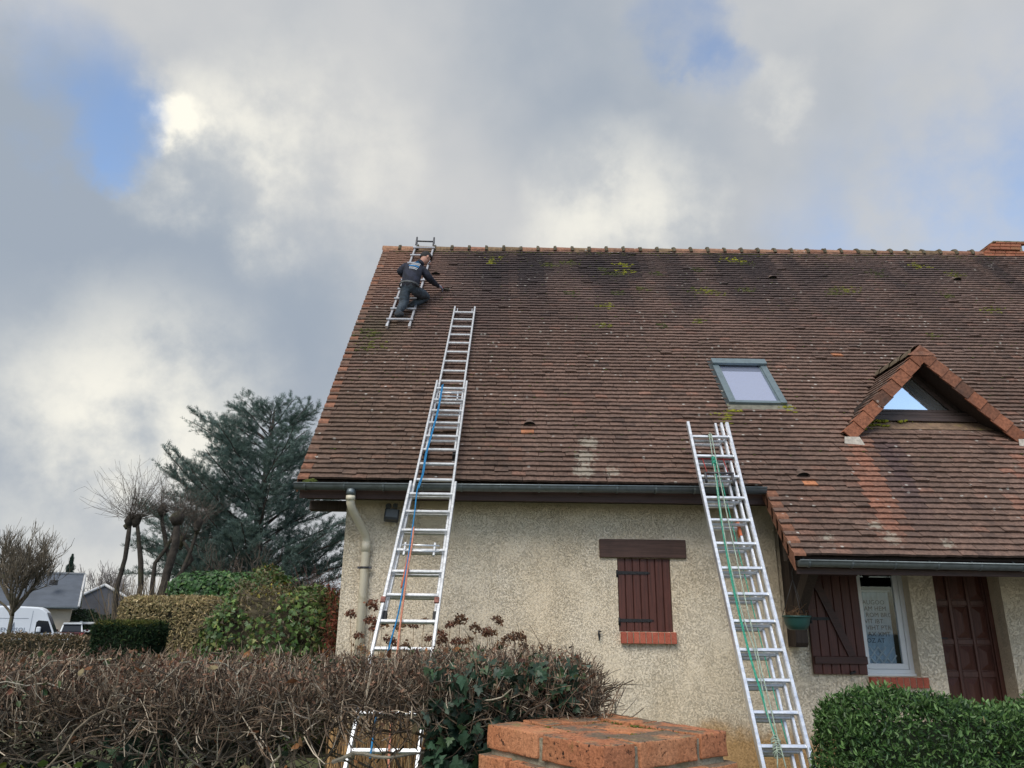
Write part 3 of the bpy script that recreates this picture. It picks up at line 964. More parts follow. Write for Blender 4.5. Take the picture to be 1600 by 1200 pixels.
def half_gutter(x0, x1, y, z, r, name, slope=0.0, n=10):
    mb = MB(); vs = []
    th = 0.004
    for x, dz in ((x0, 0), (x1, slope)):
        for rr in (r, r - th):
            for k in range(n + 1):
                an = math.pi + math.pi * k / n
                vs.append((x, y + math.cos(an) * rr, z + dz + math.sin(an) * rr))
    m = n + 1
    fs = [(k, k + 1, 2 * m + k + 1, 2 * m + k) for k in range(n)] + [(m + k, m + k + 1, 3 * m + k + 1, 3 * m + k) for k in range(n)]
    fs += [tuple(range(m)), tuple(range(2 * m, 3 * m))]
    mb.add(vs, fs, 0, None, True)
    mb.tube([(x0, y - r, z), (x1, y - r, z + slope)], 0.009, 8)
    g = mb.build(name, M_ZINC, house)
    return g

def build_gutters():
    g1 = half_gutter(XL, XP + 0.0, YE - 0.105, 3.005, 0.068, 'gutter', 0.028)
    def brackets(g, x0, x1, y, z, r, step, slope):
        n = int((x1 - x0) / step)
        for i in range(n + 1):
            x = x0 + 0.12 + i * step
            if x > x1: break
            mb = MB(); dz = slope * (x - x0) / (x1 - x0)
            pts = [(x, y + math.cos(math.pi + math.pi * k / 8) * (r + 0.003), z + dz + math.sin(math.pi + math.pi * k / 8) * (r + 0.003)) for k in range(9)]
            pts = [(x, y - r - 0.008, z + dz + 0.012)] + pts + [(x, y + r + 0.06, z + dz + 0.05)]
            for a, b in zip(pts[:-1], pts[1:]):
                mb.add([(x - 0.010, a[1], a[2]), (x + 0.010, a[1], a[2]), (x + 0.010, b[1], b[2]), (x - 0.010, b[1], b[2])], [(0, 1, 2, 3)])
                mb.add([(x - 0.010, a[1], a[2] - 0.004), (x + 0.010, a[1], a[2] - 0.004), (x + 0.010, b[1], b[2] - 0.004), (x - 0.010, b[1], b[2] - 0.004)], [(0, 1, 2, 3)])
            mb.build('gutter_bracket', M_ZINC, g)
    brackets(g1, XL, XP, YE - 0.105, 3.005, 0.068, 0.44, 0.028)
    p = RP(0, -1.10); 
    g2 = half_gutter(XP + 0.02, XR, p.y - 0.075, p.z - 0.045, 0.062, 'gutter', -0.02 * 3)
    brackets(g2, XP, XR, p.y - 0.075, p.z - 0.045, 0.062, 0.44, -0.06)
    # fascia boards and soffits
    MB().box((XL + 0.03, YE + 0.0, 2.862), (XP + 0.02, YE + 0.025, 2.985), 0, None, 0.003).build('fascia', M_BROWN, house)
    so = MB()
    for i in range(3):
        y0 = YE + 0.03 + i * 0.125
        so.box((XL + 0.035, y0, 2.905), (XP + 0.2, y0 + 0.12, 2.92))
    so.build('soffit', M_TIMBER, house)
    MB().box((XL + 0.05, WALL + 0.02, 2.78), (-1.795, WALL + 0.14, 2.90), 0, None, 0.01).build('purlin_end', M_TIMBER, house)
    MB().box((XP + 0.03, p.y + 0.005, p.z - 0.175), (XR, p.y + 0.03, p.z - 0.055), 0, None, 0.003).build('fascia', M_BROWN, house)
    # porch timbers: rafters carried by a plate, the plate by brackets
    MB().box((XP + 0.04, 8.05, 2.20), (XR, 8.15, 2.36), 0, None, 0.006).build('porch_plate', M_TIMBER, house)
    for i in range(16):
        x = XP + 0.12 + i * 0.6
        mb = MB()
        a = RP(x, -1.05, -0.07); b = RP(x, 0.05, -0.07); c = RP(x, 0.05, -0.16); d_ = RP(x, -1.05, -0.16)
        mb.add([(x + dx, q.y, q.z) for dx in (0, 0.07) for q in (a, b, c, d_)], [(0, 1, 2, 3), (4, 5, 6, 7), (0, 1, 5, 4), (1, 2, 6, 5), (2, 3, 7, 6), (3, 0, 4, 7)])
        mb.build('rafter', M_TIMBER, house)
    # bracket at the porch corner: wall post with a curved strut
    mb = MB()
    mb.prism([(8.70, 1.36), (8.74, 1.31), (8.945, 1.31), (8.945, 2.60), (8.72, 2.60), (8.70, 1.5)], 'x', 3.36, 3.50)
    pst = mb.build('porch_post', M_TIMBER, house)
    mb = MB()
    mb.prism([(8.70, 1.62), (8.70, 1.80), (8.16, 2.34), (8.05, 2.22)], 'x', 3.375, 3.485)
    mb.build('strut', M_TIMBER, pst)
build_gutters()

def build_downpipe():
    mb = MB()
    x = -1.655
    pts = [(x, YE - 0.105, 2.95), (x, YE - 0.105, 2.87), (x, YE - 0.09, 2.80), (x + 0.012, YE - 0.045, 2.745), (-1.535, 8.79, 2.50), (-1.52, 8.825, 2.44), (-1.52, 8.835, 2.38), (-1.52, 8.835, 0.03)]
    mb.tube(pts, 0.047, 14)
    mb.tube([(x, YE - 0.105, 2.88), (x, YE - 0.102, 2.83)], 0.052, 14)
    mb.tube([(-1.52, 8.835, 2.42), (-1.52, 8.835, 2.30)], 0.0515, 14)
    dp = mb.build('downpipe', M_PVC, house)
    MB().tube([(x, YE - 0.105, 2.955), (x, YE - 0.105, 2.885)], 0.0535, 14).build('outlet', M_ZINC, dp)
    for z in (2.12, 0.95):
        mb = MB()
        mb.tube([(-1.52, 8.835, z - 0.012), (-1.52, 8.835, z + 0.012)], 0.052, 14)
        mb.box((-1.60, 8.82, z - 0.012), (-1.565, 8.85, z + 0.012)); mb.box((-1.475, 8.82, z - 0.012), (-1.44, 8.85, z + 0.012))
        mb.box((-1.535, 8.87, z - 0.01), (-1.505, 8.905, z + 0.01))
        mb.build('pipe_clip', M_STEEL, dp)
build_downpipe()

def sill(x0, x1, z0, z1, y, n):
    core = MB().box((x0 + 0.004, y - 0.052, z0 + 0.004), (x1 - 0.004, y + 0.10, z1 - 0.004)).build('sill', M_MORTAR, house)
    wd = (x1 - x0 - 0.008 * (n - 1)) / n
    me = MB().box((-wd / 2, -0.058, -(z1 - z0) / 2), (wd / 2, 0.08, (z1 - z0) / 2), 0, None, 0.004).mesh('brick')
    for i in range(n):
        put(me, 'brick', core, [M_SILL], (x0 + wd / 2 + i * (wd + 0.008), y - random.uniform(0, 0.004), (z0 + z1) / 2 + random.uniform(-0.001, 0.001)), (0, random.gauss(0, 0.006), 0))
    return core

def strap(x0, x1, z, y, parent, tail=True):
    mb = MB()
    mb.prism([(x0, z - 0.018), (x1 - 0.05, z - 0.016), (x1, z - 0.004), (x1 - 0.035, z), (x1, z + 0.006), (x1 - 0.05, z + 0.016), (x0, z + 0.018)], 'y', y - 0.006, y)
    for k in range(4):
        xx = x0 + 0.05 + k * 0.085
        mb.tube([(xx, y - 0.011, z), (xx, y - 0.005, z)], 0.007, 8)
    mb.tube([(x0 - 0.012, y - 0.008, z - 0.05), (x0 - 0.012, y - 0.008, z + 0.03)], 0.013, 8)
    mb.box((x0 - 0.03, y - 0.004, z - 0.055), (x0 + 0.006, y + 0.03, z - 0.03))
    return mb.build('strap_hinge', M_IRON, parent)

def build_left_window():
    y = WALL
    MB().box((1.207, y - 0.035, 2.275), (2.226, y + 0.10, 2.487), 0, None, 0.006).build('lintel', M_LINTEL, house)
    sh = MB().box((1.417, y + 0.034, 1.455), (2.032, y + 0.045, 2.272)).build('shutter', M_SHUT2, house)
    n = 7; w = (2.033 - 1.416) / n
    for i in range(n):
        x0 = 1.416 + i * w
        MB().box((x0 + 0.003, y + 0.012 + random.uniform(0, .003), 1.454), (x0 + w - 0.003, y + 0.035, 2.272), 0, None, 0.005).build('plank', M_SHUT, sh)
    strap(1.42, 1.80, 2.105, y + 0.011, sh)
    strap(1.43, 1.82, 1.575, y + 0.011, sh)
    sill(1.428, 2.058, 1.325, 1.45, y, 9)
    mb = MB()
    mb.tube([(1.175, y - 0.03, 1.46), (1.177, y - 0.034, 1.42), (1.18, y - 0.03, 1.38), (1.18, y - 0.028, 1.35)], [0.008, 0.013, 0.010, 0.003], 8)
    mb.tube([(1.17, y - 0.03, 1.455), (1.205, y - 0.035, 1.452)], 0.009, 6)
    mb.tube([(1.177, y + 0.01, 1.44), (1.177, y - 0.03, 1.44)], 0.006, 6)
    mb.build('shutter_catch', M_IRON, house)
build_left_window()

def text_mesh(body, size, extr=0.0):
    cu = bpy.data.curves.new('text', 'FONT')
    cu.body = body; cu.size = size; cu.extrude = extr; cu.resolution_u = 2
    o = bpy.data.objects.new('text', cu)
    COL.objects.link(o)
    dg = bpy.context.evaluated_depsgraph_get()
    me = bpy.data.meshes.new_from_object(o.evaluated_get(dg))
    bpy.data.objects.remove(o); bpy.data.curves.remove(cu)
    return me

def build_right_window():
    y = WALL + 0.05
    yw = y + 0.13
    # shutter folded back on the wall left of the window
    x0, x1, z0, z1 = 3.61, 4.228, 1.02, 2.34
    sh = MB().box((x0 + 0.004, y - 0.018, z0 + 0.002), (x1 - 0.004, y - 0.008, z1 - 0.002)).build('shutter', M_SHUT2, house)
    w = (x1 - x0) / 6
    for i in range(6):
        MB().box((x0 + i * w + 0.003, y - 0.044 - random.uniform(0, .003), z0), (x0 + (i + 1) * w - 0.003, y - 0.018, z1), 0, None, 0.005).build('plank', M_SHUT, sh)
    for zz in (1.13, 2.10):
        MB().box((x0 + 0.012, y - 0.075, zz), (x1 + 0.0, y - 0.0475, zz + 0.085), 0, None, 0.006).build('ledge', M_SHUT2, sh)
    ang = math.atan2(0.88, -0.36)
    a = Vector((4.06, 0, 1.22)); b = Vector((3.70, 0, 2.095)); dd = (b - a).normalized(); nn = Vector((dd.z, 0, -dd.x)) * 0.042
    MB().prism([(p.x, p.z) for p in (a - nn, a + nn, b + nn, b - nn)], 'y', y - 0.073, y - 0.0475).build('brace', M_SHUT2, sh)
    strap(3.64, 3.95, 1.62, y - 0.0476, sh)
    mb = MB(); mb.tube([(4.03, y - 0.01, 1.045), (4.03, y - 0.09, 1.045)], 0.010, 8); mb.tube([(3.995, y - 0.09, 1.025), (4.06, y - 0.09, 1.055)], [0.009, 0.016], 8)
    mb.build('shutter_catch', M_IRON, house)
    # white frame with a two-pane sash
    X0, X1, Z0, Z1 = 4.236, 4.858, 1.0, 2.352
    fr = MB()
    def ring(mb, a0, a1, b0, b1, t, ya, yb, tb=None):
        tb = tb or t
        mb.box((a0, ya, b0), (a1, yb, b0 + tb), 0, None, 0.004); mb.box((a0, ya, b1 - t), (a1, yb, b1), 0, None, 0.004)
        mb.box((a0, ya, b0 + tb), (a0 + t, yb, b1 - t), 0, None, 0.004); mb.box((a1 - t, ya, b0 + tb), (a1, yb, b1 - t), 0, None, 0.004)
    ring(fr, X0, X1, Z0, Z1, 0.055, yw, yw + 0.06, 0.07)
    fr.box((X0, yw - 0.035, Z0 - 0.002), (X1, yw - 0.001, Z0 + 0.028), 0, None, 0.004)
    win = fr.build('window', M_WHITE, house)
    sa = MB(); ring(sa, X0 + 0.057, X1 - 0.057, Z0 + 0.072, Z1 - 0.057, 0.06, yw + 0.012, yw + 0.055)
    sa.build('sash', M_WHITE, win)
    MB().box((X0 + 0.117, yw + 0.028, Z0 + 0.132), (X1 - 0.117, yw + 0.034, Z1 - 0.117)).build('pane', M_CLEAR, win)
    # room behind, curtain with printed words above a trellis hem
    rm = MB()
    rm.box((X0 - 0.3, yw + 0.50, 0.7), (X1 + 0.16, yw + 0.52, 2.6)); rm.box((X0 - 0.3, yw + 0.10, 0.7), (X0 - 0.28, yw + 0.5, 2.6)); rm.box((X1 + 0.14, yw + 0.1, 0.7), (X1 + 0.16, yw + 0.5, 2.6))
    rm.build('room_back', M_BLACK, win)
    M_CURT = simple('blue grey net curtain', (0.46, 0.57, 0.68), 0.9, 0, 0.1, 10)
    yc = yw + 0.09
    mb = MB(); nn = 40; vs = []
    for i in range(nn + 1):
        xx = X0 + 0.05 + (0.40 + 0.02) * i / nn
        yv = yc + 0.006 * math.sin(i * 1.1) + 0.004 * math.sin(i * 0.37)
        vs += [(xx, yv, 1.02), (xx, yv, 1.93)]
    mb.add(vs, [(2 * i, 2 * i + 2, 2 * i + 3, 2 * i + 1) for i in range(nn)], 0, None, True)
    cu = mb.build('curtain', M_CURT, win)
    MB().tube([(X0 + 0.02, yc, 1.945), (X0 + 0.50, yc, 1.945)], 0.012, 8).build('curtain_rod', M_WHITE, win)
    M_INK = simple('dark print', (0.015, 0.035, 0.06), 0.9)
    M_LACE = simple('white lace', (0.72, 0.76, 0.80), 0.9)
    lines = ["AUGOO", "AM HEM", "ROM BRO", "VIT IBT", "VIHT PTR", "AX XMT", "OZ AT"]
    for i, tx in enumerate(lines):
        me = text_mesh(tx, 0.072)
        o = put(me, 'print', cu, [M_INK], (X0 + 0.14 + 0.012 * (i % 3), yc - 0.013, 1.79 - i * 0.072), (R(90), 0, 0))
    la = MB()
    for i in range(-3, 6):
        for sgn in (1, -1):
            xb = X0 + 0.02 + i * 0.095
            p0 = Vector((xb, yc - 0.013, 1.02)); p1 = Vector((xb + sgn * 0.24, yc - 0.013, 1.31))
            # keep to the curtain's width
            lo, hi = X0 + 0.05, X0 + 0.47
            t0, t1 = 0.0, 1.0
            dx = p1.x - p0.x
            ta, tb = (lo - p0.x) / dx, (hi - p0.x) / dx
            t0 = max(t0, min(ta, tb)); t1 = min(t1, max(ta, tb))
            if t1 - t0 < 0.05: continue
            la.tube([p0.lerp(p1, t0), p0.lerp(p1, t1)], 0.0095, 4, 0, True, False)
    la.build('lace_hem', M_LACE, cu)
    sill(4.245, 4.905, 0.885, 0.995, y, 9)
build_right_window()

def build_door():
    y = WALL + 0.05 + 0.25
    X0, X1, Z0, Z1 = 5.145, 5.95, GZ + 0.02, 2.43
    fr = MB()
    fr.box((X0, y - 0.03, Z0), (X0 + 0.06, y + 0.05, Z1), 0, None, 0.005); fr.box((X1 - 0.055, y - 0.03, Z0), (X1, y + 0.05, Z1), 0, None, 0.005); fr.box((X0 + 0.06, y - 0.03, Z1 - 0.06), (X1 - 0.055, y + 0.05, Z1), 0, None, 0.005)
    door = MB().box((X0 + 0.062, y + 0.012, Z0 + 0.01), (X1 - 0.057, y + 0.045, Z1 - 0.062)).build('door', M_DOOR, house)
    fr.build('door_frame', M_DOOR, door)
    cols = [(5.225, 5.435), (5.475, 5.665), (5.70, 5.875)]
    rows = [0.47, 0.60, 1.015, 1.045, 1.37, 1.415, 1.80, 1.845, 2.30]
    bands = [(0.12, 0.50), (0.57, 0.985), (1.055, 1.345), (1.41, 1.79), (1.85, 2.32)]
    xs = [X0 + 0.062] + [c for p in cols for c in p] + [X1 - 0.057]
    for i in range(0, len(xs) - 1, 2):
        MB().box((xs[i] + 0.0005, y - 0.012, Z0 + 0.012), (xs[i + 1] - 0.0005, y + 0.011, Z1 - 0.064), 0, None, 0.006).build('stile', M_DOOR, door)
    zb = [Z0 + 0.012] + [z for b in bands for z in b] + [Z1 - 0.064]
    for i in range(0, len(zb) - 1, 2):
        for c in cols:
            MB().box((c[0] + 0.0005, y - 0.009, zb[i]), (c[1] - 0.0005, y + 0.011, zb[i + 1]), 0, None, 0.006).build('rail', M_DOOR, door)
    for c in cols:
        for b in bands:
            x0, x1, z0, z1 = c[0] + 0.012, c[1] - 0.012, b[0] + 0.012, b[1] - 0.012
            xm = (x0 + x1) / 2; hw = (x1 - x0) / 2
            mb = MB()
            ya, yb_ = y + 0.010, y - 0.030
            if z1 - z0 > 2.2 * hw:
                p, q = (xm, yb_, z0 + hw * 0.95), (xm, yb_, z1 - hw * 0.95)
            else:
                p, q = (xm, yb_, (z0 + z1) / 2 - 0.03), (xm, yb_, (z0 + z1) / 2 + 0.03)
            mb.add([(x0, ya, z0), (x1, ya, z0), (x1, ya, z1), (x0, ya, z1), p, q], [(0, 1, 4), (1, 2, 5, 4), (2, 3, 5), (3, 0, 4, 5)])
            mb.build('panel', M_DOOR, door)
    mb = MB(); mb.tube([(5.245, y - 0.012, 1.42), (5.245, y - 0.06, 1.42), (5.33, y - 0.065, 1.415)], 0.009, 8); mb.box((5.225, y - 0.016, 1.32), (5.265, y - 0.011, 1.48), 0, None, 0.002)
    mb.build('handle', M_STEEL, door)
build_door()

def build_skylight():
    x0, x1, l0, l1 = 3.085, 3.868, 1.66, 2.74
    def B(mb, a0, a1, b0, b1, o0, o1, mi=0):
        vs = []
        for o in (o0, o1):
            for (x, l) in ((a0, b0), (a1, b0), (a1, b1), (a0, b1)):
                vs.append(tuple(RP(x, l / fan(x), o)))
        mb.add(vs, [(0, 3, 2, 1), (4, 5, 6, 7), (0, 1, 5, 4), (1, 2, 6, 5), (2, 3, 7, 6), (3, 0, 4, 7)], mi)
    k = fan(3.4)
    fl = MB()
    B(fl, x0 - 0.035, x0 + 0.02, l0 - 0.05, l1 + 0.08, 0.0, 0.045); B(fl, x1 - 0.02, x1 + 0.035, l0 - 0.05, l1 + 0.08, 0.0, 0.045)
    B(fl, x0 + 0.02, x1 - 0.02, l1 + 0.0, l1 + 0.08, 0.0, 0.045)
    sky = fl.build('skylight', simple('dark flashing', (0.055, 0.065, 0.07), 0.6, 0.3, 0.3, 8), house)
    ap = MB(); vs = []
    for j, (l, o) in enumerate(((l0 + 0.02, 0.05), (l0 - 0.06, 0.048), (l0 - 0.13, 0.035))):
        for i in range(17):
            vs.append(tuple(RP(x0 - 0.03 + (x1 - x0 + 0.10) * i / 16, l / k, o + (0.004 * math.sin(i * 2.4) if j == 2 else 0))))
    ap.add(vs, [(j * 17 + i, j * 17 + i + 1, (j + 1) * 17 + i + 1, (j + 1) * 17 + i) for j in range(2) for i in range(16)], 0, None, True)
    ap.build('lead_apron', simple('lichened lead', (0.17, 0.165, 0.13), 0.8, 0.1, 0.3, 12, 0.3, 40, dirt=((0.2, 0.2, 0.05), 9, 0.55, 0.7)), sky)
    f = MB()
    t = 0.085
    B(f, x0, x0 + t, l0, l1, 0.046, 0.095); B(f, x1 - t, x1, l0, l1, 0.046, 0.095)
    B(f, x0 + t, x1 - t, l0 + 0.0, l0 + 0.05, 0.046, 0.088)
    f.build('frame', M_FRAME, sky)
    h = MB(); B(h, x0 - 0.004, x1 + 0.004, l1 - 0.115, l1 + 0.01, 0.097, 0.135); h.build('top_cover', M_FRAME, sky)
    i_ = MB(); B(i_, x0 + t, x0 + t + 0.018, l0 + 0.05, l1 - 0.11, 0.046, 0.078); B(i_, x1 - t - 0.018, x1 - t, l0 + 0.05, l1 - 0.11, 0.046, 0.078); B(i_, x0 + t + 0.018, x1 - t - 0.018, l0 + 0.05, l0 + 0.066, 0.046, 0.078)
    i_.build('sash', M_FRAME, sky)
    pn = MB(); B(pn, x0 + t, x1 - t, l0 + 0.05, l1 - 0.02, 0.05, 0.062); pn.build('pane', M_SKYGLASS, sky)
build_skylight()

def build_dormer():
    za, m = DZ, DM
    body = MB()
    # roof boards of the little gable, from the front back into the main slope
    def back_y(x, z):      # where height z meets the main slope
        return YE + (z - ZE) / SN * CS + 0.05
    ztop = za - 0.03
    for s in (-1, 1):
        xf, zf = DX + s * DH, za - DH * m
        vs = [(DX, DY + 0.02, za - 0.02), (xf, DY + 0.02, zf - 0.02), (xf, back_y(xf, zf), zf - 0.02), (DX, back_y(DX, za), za - 0.02)]
        vs += [(p[0], p[1], p[2] - 0.085) for p in vs]
        body.add(vs, [(0, 1, 2, 3), (4, 7, 6, 5), (0, 4, 5, 1)])
    d = body.build('dormer', M_TIMBER, house)
    # barge boards behind the tiles
    bb = MB()
    for s in (-1, 1):
        a = (DX, za - 0.16); b = (DX + s * DH, za - DH * m - 0.16); dz = 0.10
        bb.prism([(a[0], a[1]), (b[0], b[1]), (b[0], b[1] + 0.06), (a[0], a[1] + 0.06)], 'y', DY + 0.005, DY + 0.035)
    bb.build('barge_board', M_TIMBER, d)
    # window wall: frame members round a triangular pane
    yw = DWY
    zb = 4.13
    hw = (za - 0.15 - zb) / m
    wl = MB()
    pa, hz = 4.75, 4.285
    ph = (pa - hz) / m
    wl.add([(DX - hw - 0.1, yw, zb - 0.15), (DX + hw + 0.1, yw, zb - 0.15), (DX + hw + 0.1, yw, hz), (DX - hw - 0.1, yw, hz)], [(0, 1, 2, 3)])
    wl.add([(DX - hw - 0.1, yw, hz), (DX - ph, yw, hz), (DX, yw, pa), (DX, yw, za - 0.05)], [(0, 1, 2, 3)])
    wl.add([(DX + hw + 0.1, yw, hz), (DX + ph, yw, hz), (DX, yw, pa), (DX, yw, za - 0.05)], [(3, 2, 1, 0)])
    wl.build('window_wall', M_TIMBER, d)
    M_DW = wood_mat('dark brown window wood', (0.075, 0.052, 0.048), 0.55, 'x')
    fr = MB()
    fr.box((DX - ph - 0.10, yw - 0.03, hz - 0.035), (DX + ph + 0.10, yw - 0.001, hz), 0, None, 0.004)
    for s in (-1, 1):
        o = 0.045
        fr.prism([(DX + s * ph, hz), (DX + s * (ph + o * 1.45), hz), (DX, pa + o * 1.45), (DX, pa)], 'y', yw - 0.025, yw - 0.001)
    fr.build('window_frame', M_DW, d)
    MB().box((DX - hw + 0.02, yw - 0.05, hz - 0.085), (DX + hw - 0.02, yw - 0.001, hz - 0.040), 0, None, 0.005).build('sill_board', M_DW, d)
    MB().box((DX - hw - 0.05, yw - 0.075, hz - 0.17), (DX + hw + 0.05, yw - 0.001, hz - 0.089), 0, None, 0.005).build('sill_board', M_DW, d)
    MB().add([(DX - ph, yw + 0.012, hz), (DX + ph, yw + 0.012, hz), (DX, yw + 0.012, pa)], [(0, 1, 2)]).build('pane', M_DGLASS, d)
    # sloping apron below the sill
    ap = MB(); q0 = 9.24
    zq = ZE + (q0 - YE) / CS * SN + 0.05
    xx0, xx1 = DX - 0.98, DX + 0.98
    ap.add([(xx0, q0, zq), (xx1, q0, zq), (xx1 - 0.1, yw - 0.02, hz - 0.155), (xx0 + 0.1, yw - 0.02, hz - 0.155)], [(0, 1, 2, 3)])
    ap.build('apron', simple('weathered apron', (0.20, 0.13, 0.085), 0.85, 0, 0.3, 10, 0.5, 50, dirt=((0.22, 0.21, 0.03), 5, 0.56, 0.8), st=(1, 1, 1)), d)
    # plain tiles on both little slopes
    mb = MB()
    sl = math.hypot(DH, DH * m); g = 0.095; nrow = int(sl / g)
    for s in (-1, 1):
        ux, uz = -s * DH / sl, DH * m / sl       # up the slope
        nx, nz = s * DH * m / sl, DH / sl        # out of it
        for r in range(nrow):
            t0 = r * g - 0.02; t1 = t0 + 0.2
            fx, fz = DX + s * DH + ux * t0, za - DH * m + uz * t0
            gx, gz = DX + s * DH + ux * min(t1, sl), za - DH * m + uz * min(t1, sl)
            yb = back_y(fx, fz) + 0.02
            y = DY + 0.03 + (0.08 if r % 2 else 0)
            while y < yb:
                y2 = min(y + 0.16, yb)
                o1 = 0.030 + random.random() * 0.005; o0 = 0.006
                kf = random.uniform(0.7, 1.25); c = tuple(a * kf for a in ((0.15, 0.10, 0.08) if s < 0 else (0.18, 0.11, 0.085)))
                V = [(fx + nx * o1, y, fz + nz * o1), (fx + nx * o1, y2 - 0.004, fz + nz * o1), (gx + nx * o0, y2 - 0.004, gz + nz * o0), (gx + nx * o0, y, gz + nz * o0), (fx + nx * (o1 - 0.016), y, fz + nz * (o1 - 0.016)), (fx + nx * (o1 - 0.016), y2 - 0.004, fz + nz * (o1 - 0.016))]
                mb.add(V, [(0, 1, 2, 3), (4, 5, 1, 0), (4, 0, 3), (1, 5, 2)], 0, c)
                y += 0.16
    tag(mb.build('tile_field', M_TILE, d), kind='stuff')
    # verge tiles: rows of hanging tiles down both front edges
    nv = 8
    for s in (-1, 1):
        for i in range(nv):
            t0 = i * sl / nv - 0.012; t1 = (i + 1) * sl / nv + 0.012
            ux, uz = -s * DH / sl, DH * m / sl
            nx, nz = s * DH * m / sl, DH / sl
            bx, bz = DX + s * DH, za - DH * m
            ym = DY - 0.012 - 0.002 * (i % 2)
            top0, top1 = 0.044, 0.030
            h = 0.165
            kf = random.uniform(0.75, 1.1); c = tuple(a * kf for a in random.choice(((0.24, 0.105, 0.066), (0.17, 0.088, 0.062), (0.28, 0.115, 0.068))))
            a_ = (bx + ux * t0 + nx * top0, bz + uz * t0 + nz * top0); b_ = (bx + ux * t1 + nx * top1, bz + uz * t1 + nz * top1)
            c_ = (bx + ux * t1 + nx * (top1 - h), bz + uz * t1 + nz * (top1 - h)); d_ = (bx + ux * t0 + nx * (top0 - h), bz + uz * t0 + nz * (top0 - h))
            mbv = MB()
            V = [(p[0], yy, p[1]) for yy in (ym - 0.006 if True else 0, ym + 0.012) for p in (a_, b_, c_, d_)]
            V[0] = (V[0][0], ym - 0.018, V[0][2]); V[3] = (V[3][0], ym - 0.018, V[3][2])
            cap = [(a_[0], ym + 0.13, a_[1] + 0.0), (b_[0], ym + 0.13, b_[1] - 0.012)]
            V += cap
            mbv.add(V, [(0, 1, 2, 3), (4, 5, 6, 7), (3, 2, 6, 7), (0, 3, 7, 4), (1, 2, 6, 5), (0, 1, 9, 8)], 0, c)
            mbv.build('verge_tile', M_TILE, d)
    # ridge caps with a hipped end tile
    yb = back_y(DX, za)
    seg = 6
    npc = 4
    for i in range(npc):
        y0 = DY + 0.04 + (yb - DY) * i / npc; y1 = DY + 0.06 + (yb - DY) * (i + 1) / npc
        mbr = MB(); vs = []
        for y, rad in ((y0, 0.115), (y1, 0.10)):
            for k in range(seg + 1):
                an = math.pi * k / seg
                vs.append((DX + math.cos(an) * rad * 1.05, y, za - 0.035 + math.sin(an) * rad))
        mbr.add(vs, [(k, k + 1, seg + 2 + k, seg + 1 + k) for k in range(seg)], 0, (0.15, 0.12, 0.085), True)
        mbr.build('ridge_tile', M_TILE, d)
    cap = MB()
    cap.add([(DX - 0.17, DY - 0.035, za - 0.085), (DX + 0.17, DY - 0.035, za - 0.085), (DX, DY + 0.0, za + 0.075), (DX - 0.13, DY + 0.10, za - 0.03), (DX + 0.13, DY + 0.10, za - 0.03), (DX, DY + 0.12, za + 0.06)],
            [(0, 1, 2), (0, 2, 5, 3), (1, 4, 5, 2), (0, 3, 4, 1)], 0, (0.26, 0.125, 0.085))
    cap.build('end_cap', M_TILE, d)
    # mortar flaunching at the feet
    mo = simple('pale mortar', (0.45, 0.41, 0.36), 0.95, 0, 0.2, 20, 0.6, 60)
    for s in (-1, 1):
        f = MB(); x = DX + s * (DH - 0.02)
        l = (DY - 0.05 - YE) / CS
        vs = [RP(x - 0.09, l + 0.0, 0.045), RP(x + 0.16, l - 0.03, 0.045), RP(x + 0.12, l + 0.08, 0.09), RP(x - 0.07, l + 0.08, 0.09)]
        f.add([tuple(v) for v in vs], [(0, 1, 2, 3)])
        f.build('mortar_fillet', mo, d)
build_dormer()

def build_chimney():
    x0, x1, y0, y1 = 9.86, 10.43, 13.15, 13.75
    core = MB().box((x0 + 0.012, y0 + 0.012, 7.9), (x1 - 0.012, y1 - 0.012, 8.87))
    core.add([(x0 - 0.40, y0 + 0.02, 8.42), (x0 + 0.012, y0 + 0.02, 8.42), (x0 + 0.012, y0 + 0.02, 8.84), (x0 - 0.42, y1 - 0.02, 8.42), (x0 + 0.012, y1 - 0.02, 8.42), (x0 + 0.012, y1 - 0.02, 8.84)], [(0, 1, 2), (3, 5, 4), (0, 2, 5, 3)])
    ch = core.build('chimney', M_MORTAR, house)
    z = 8.09; row = 0
    bl, bh, bd = 0.20, 0.058, 0.10
    me = MB().box((-bl / 2, -bd / 2, -bh / 2), (bl / 2, bd / 2, bh / 2), 0, None, 0.006).mesh('brick')
    while z < 8.85:
        prj = 0.03 if z > 8.68 else 0.0
        x = x0 - prj + (bl / 2 if row % 2 == 0 else bl / 4 + 0.01)
        # splayed left shoulder: courses step back with height
        xs = x0 - prj - min(0.40, max(0, (8.84 - z)) * 1.05)
        x = xs + (0.1 if row % 2 == 0 else 0.15)
        while x < x1 + prj:
            put(me, 'brick', ch, [M_CHIM], (x, y0 + 0.045 - prj, z + bh / 2), (0, 0, random.gauss(0, 0.01)))
            x += bl + 0.009
        y = y0 + 0.12
        while y < y1:
            put(me, 'brick', ch, [M_CHIM], (x0 - prj + 0.045, y + 0.05, z + bh / 2), (0, 0, R(90)))
            y += bl + 0.009
        z += bh + 0.010; row += 1
    MB().box((x0 - 0.035, y0 - 0.04, 8.865), (x1 + 0.035, y1 + 0.03, 8.895), 0, None, 0.008).build('capping', M_MORTAR, ch)
build_chimney()

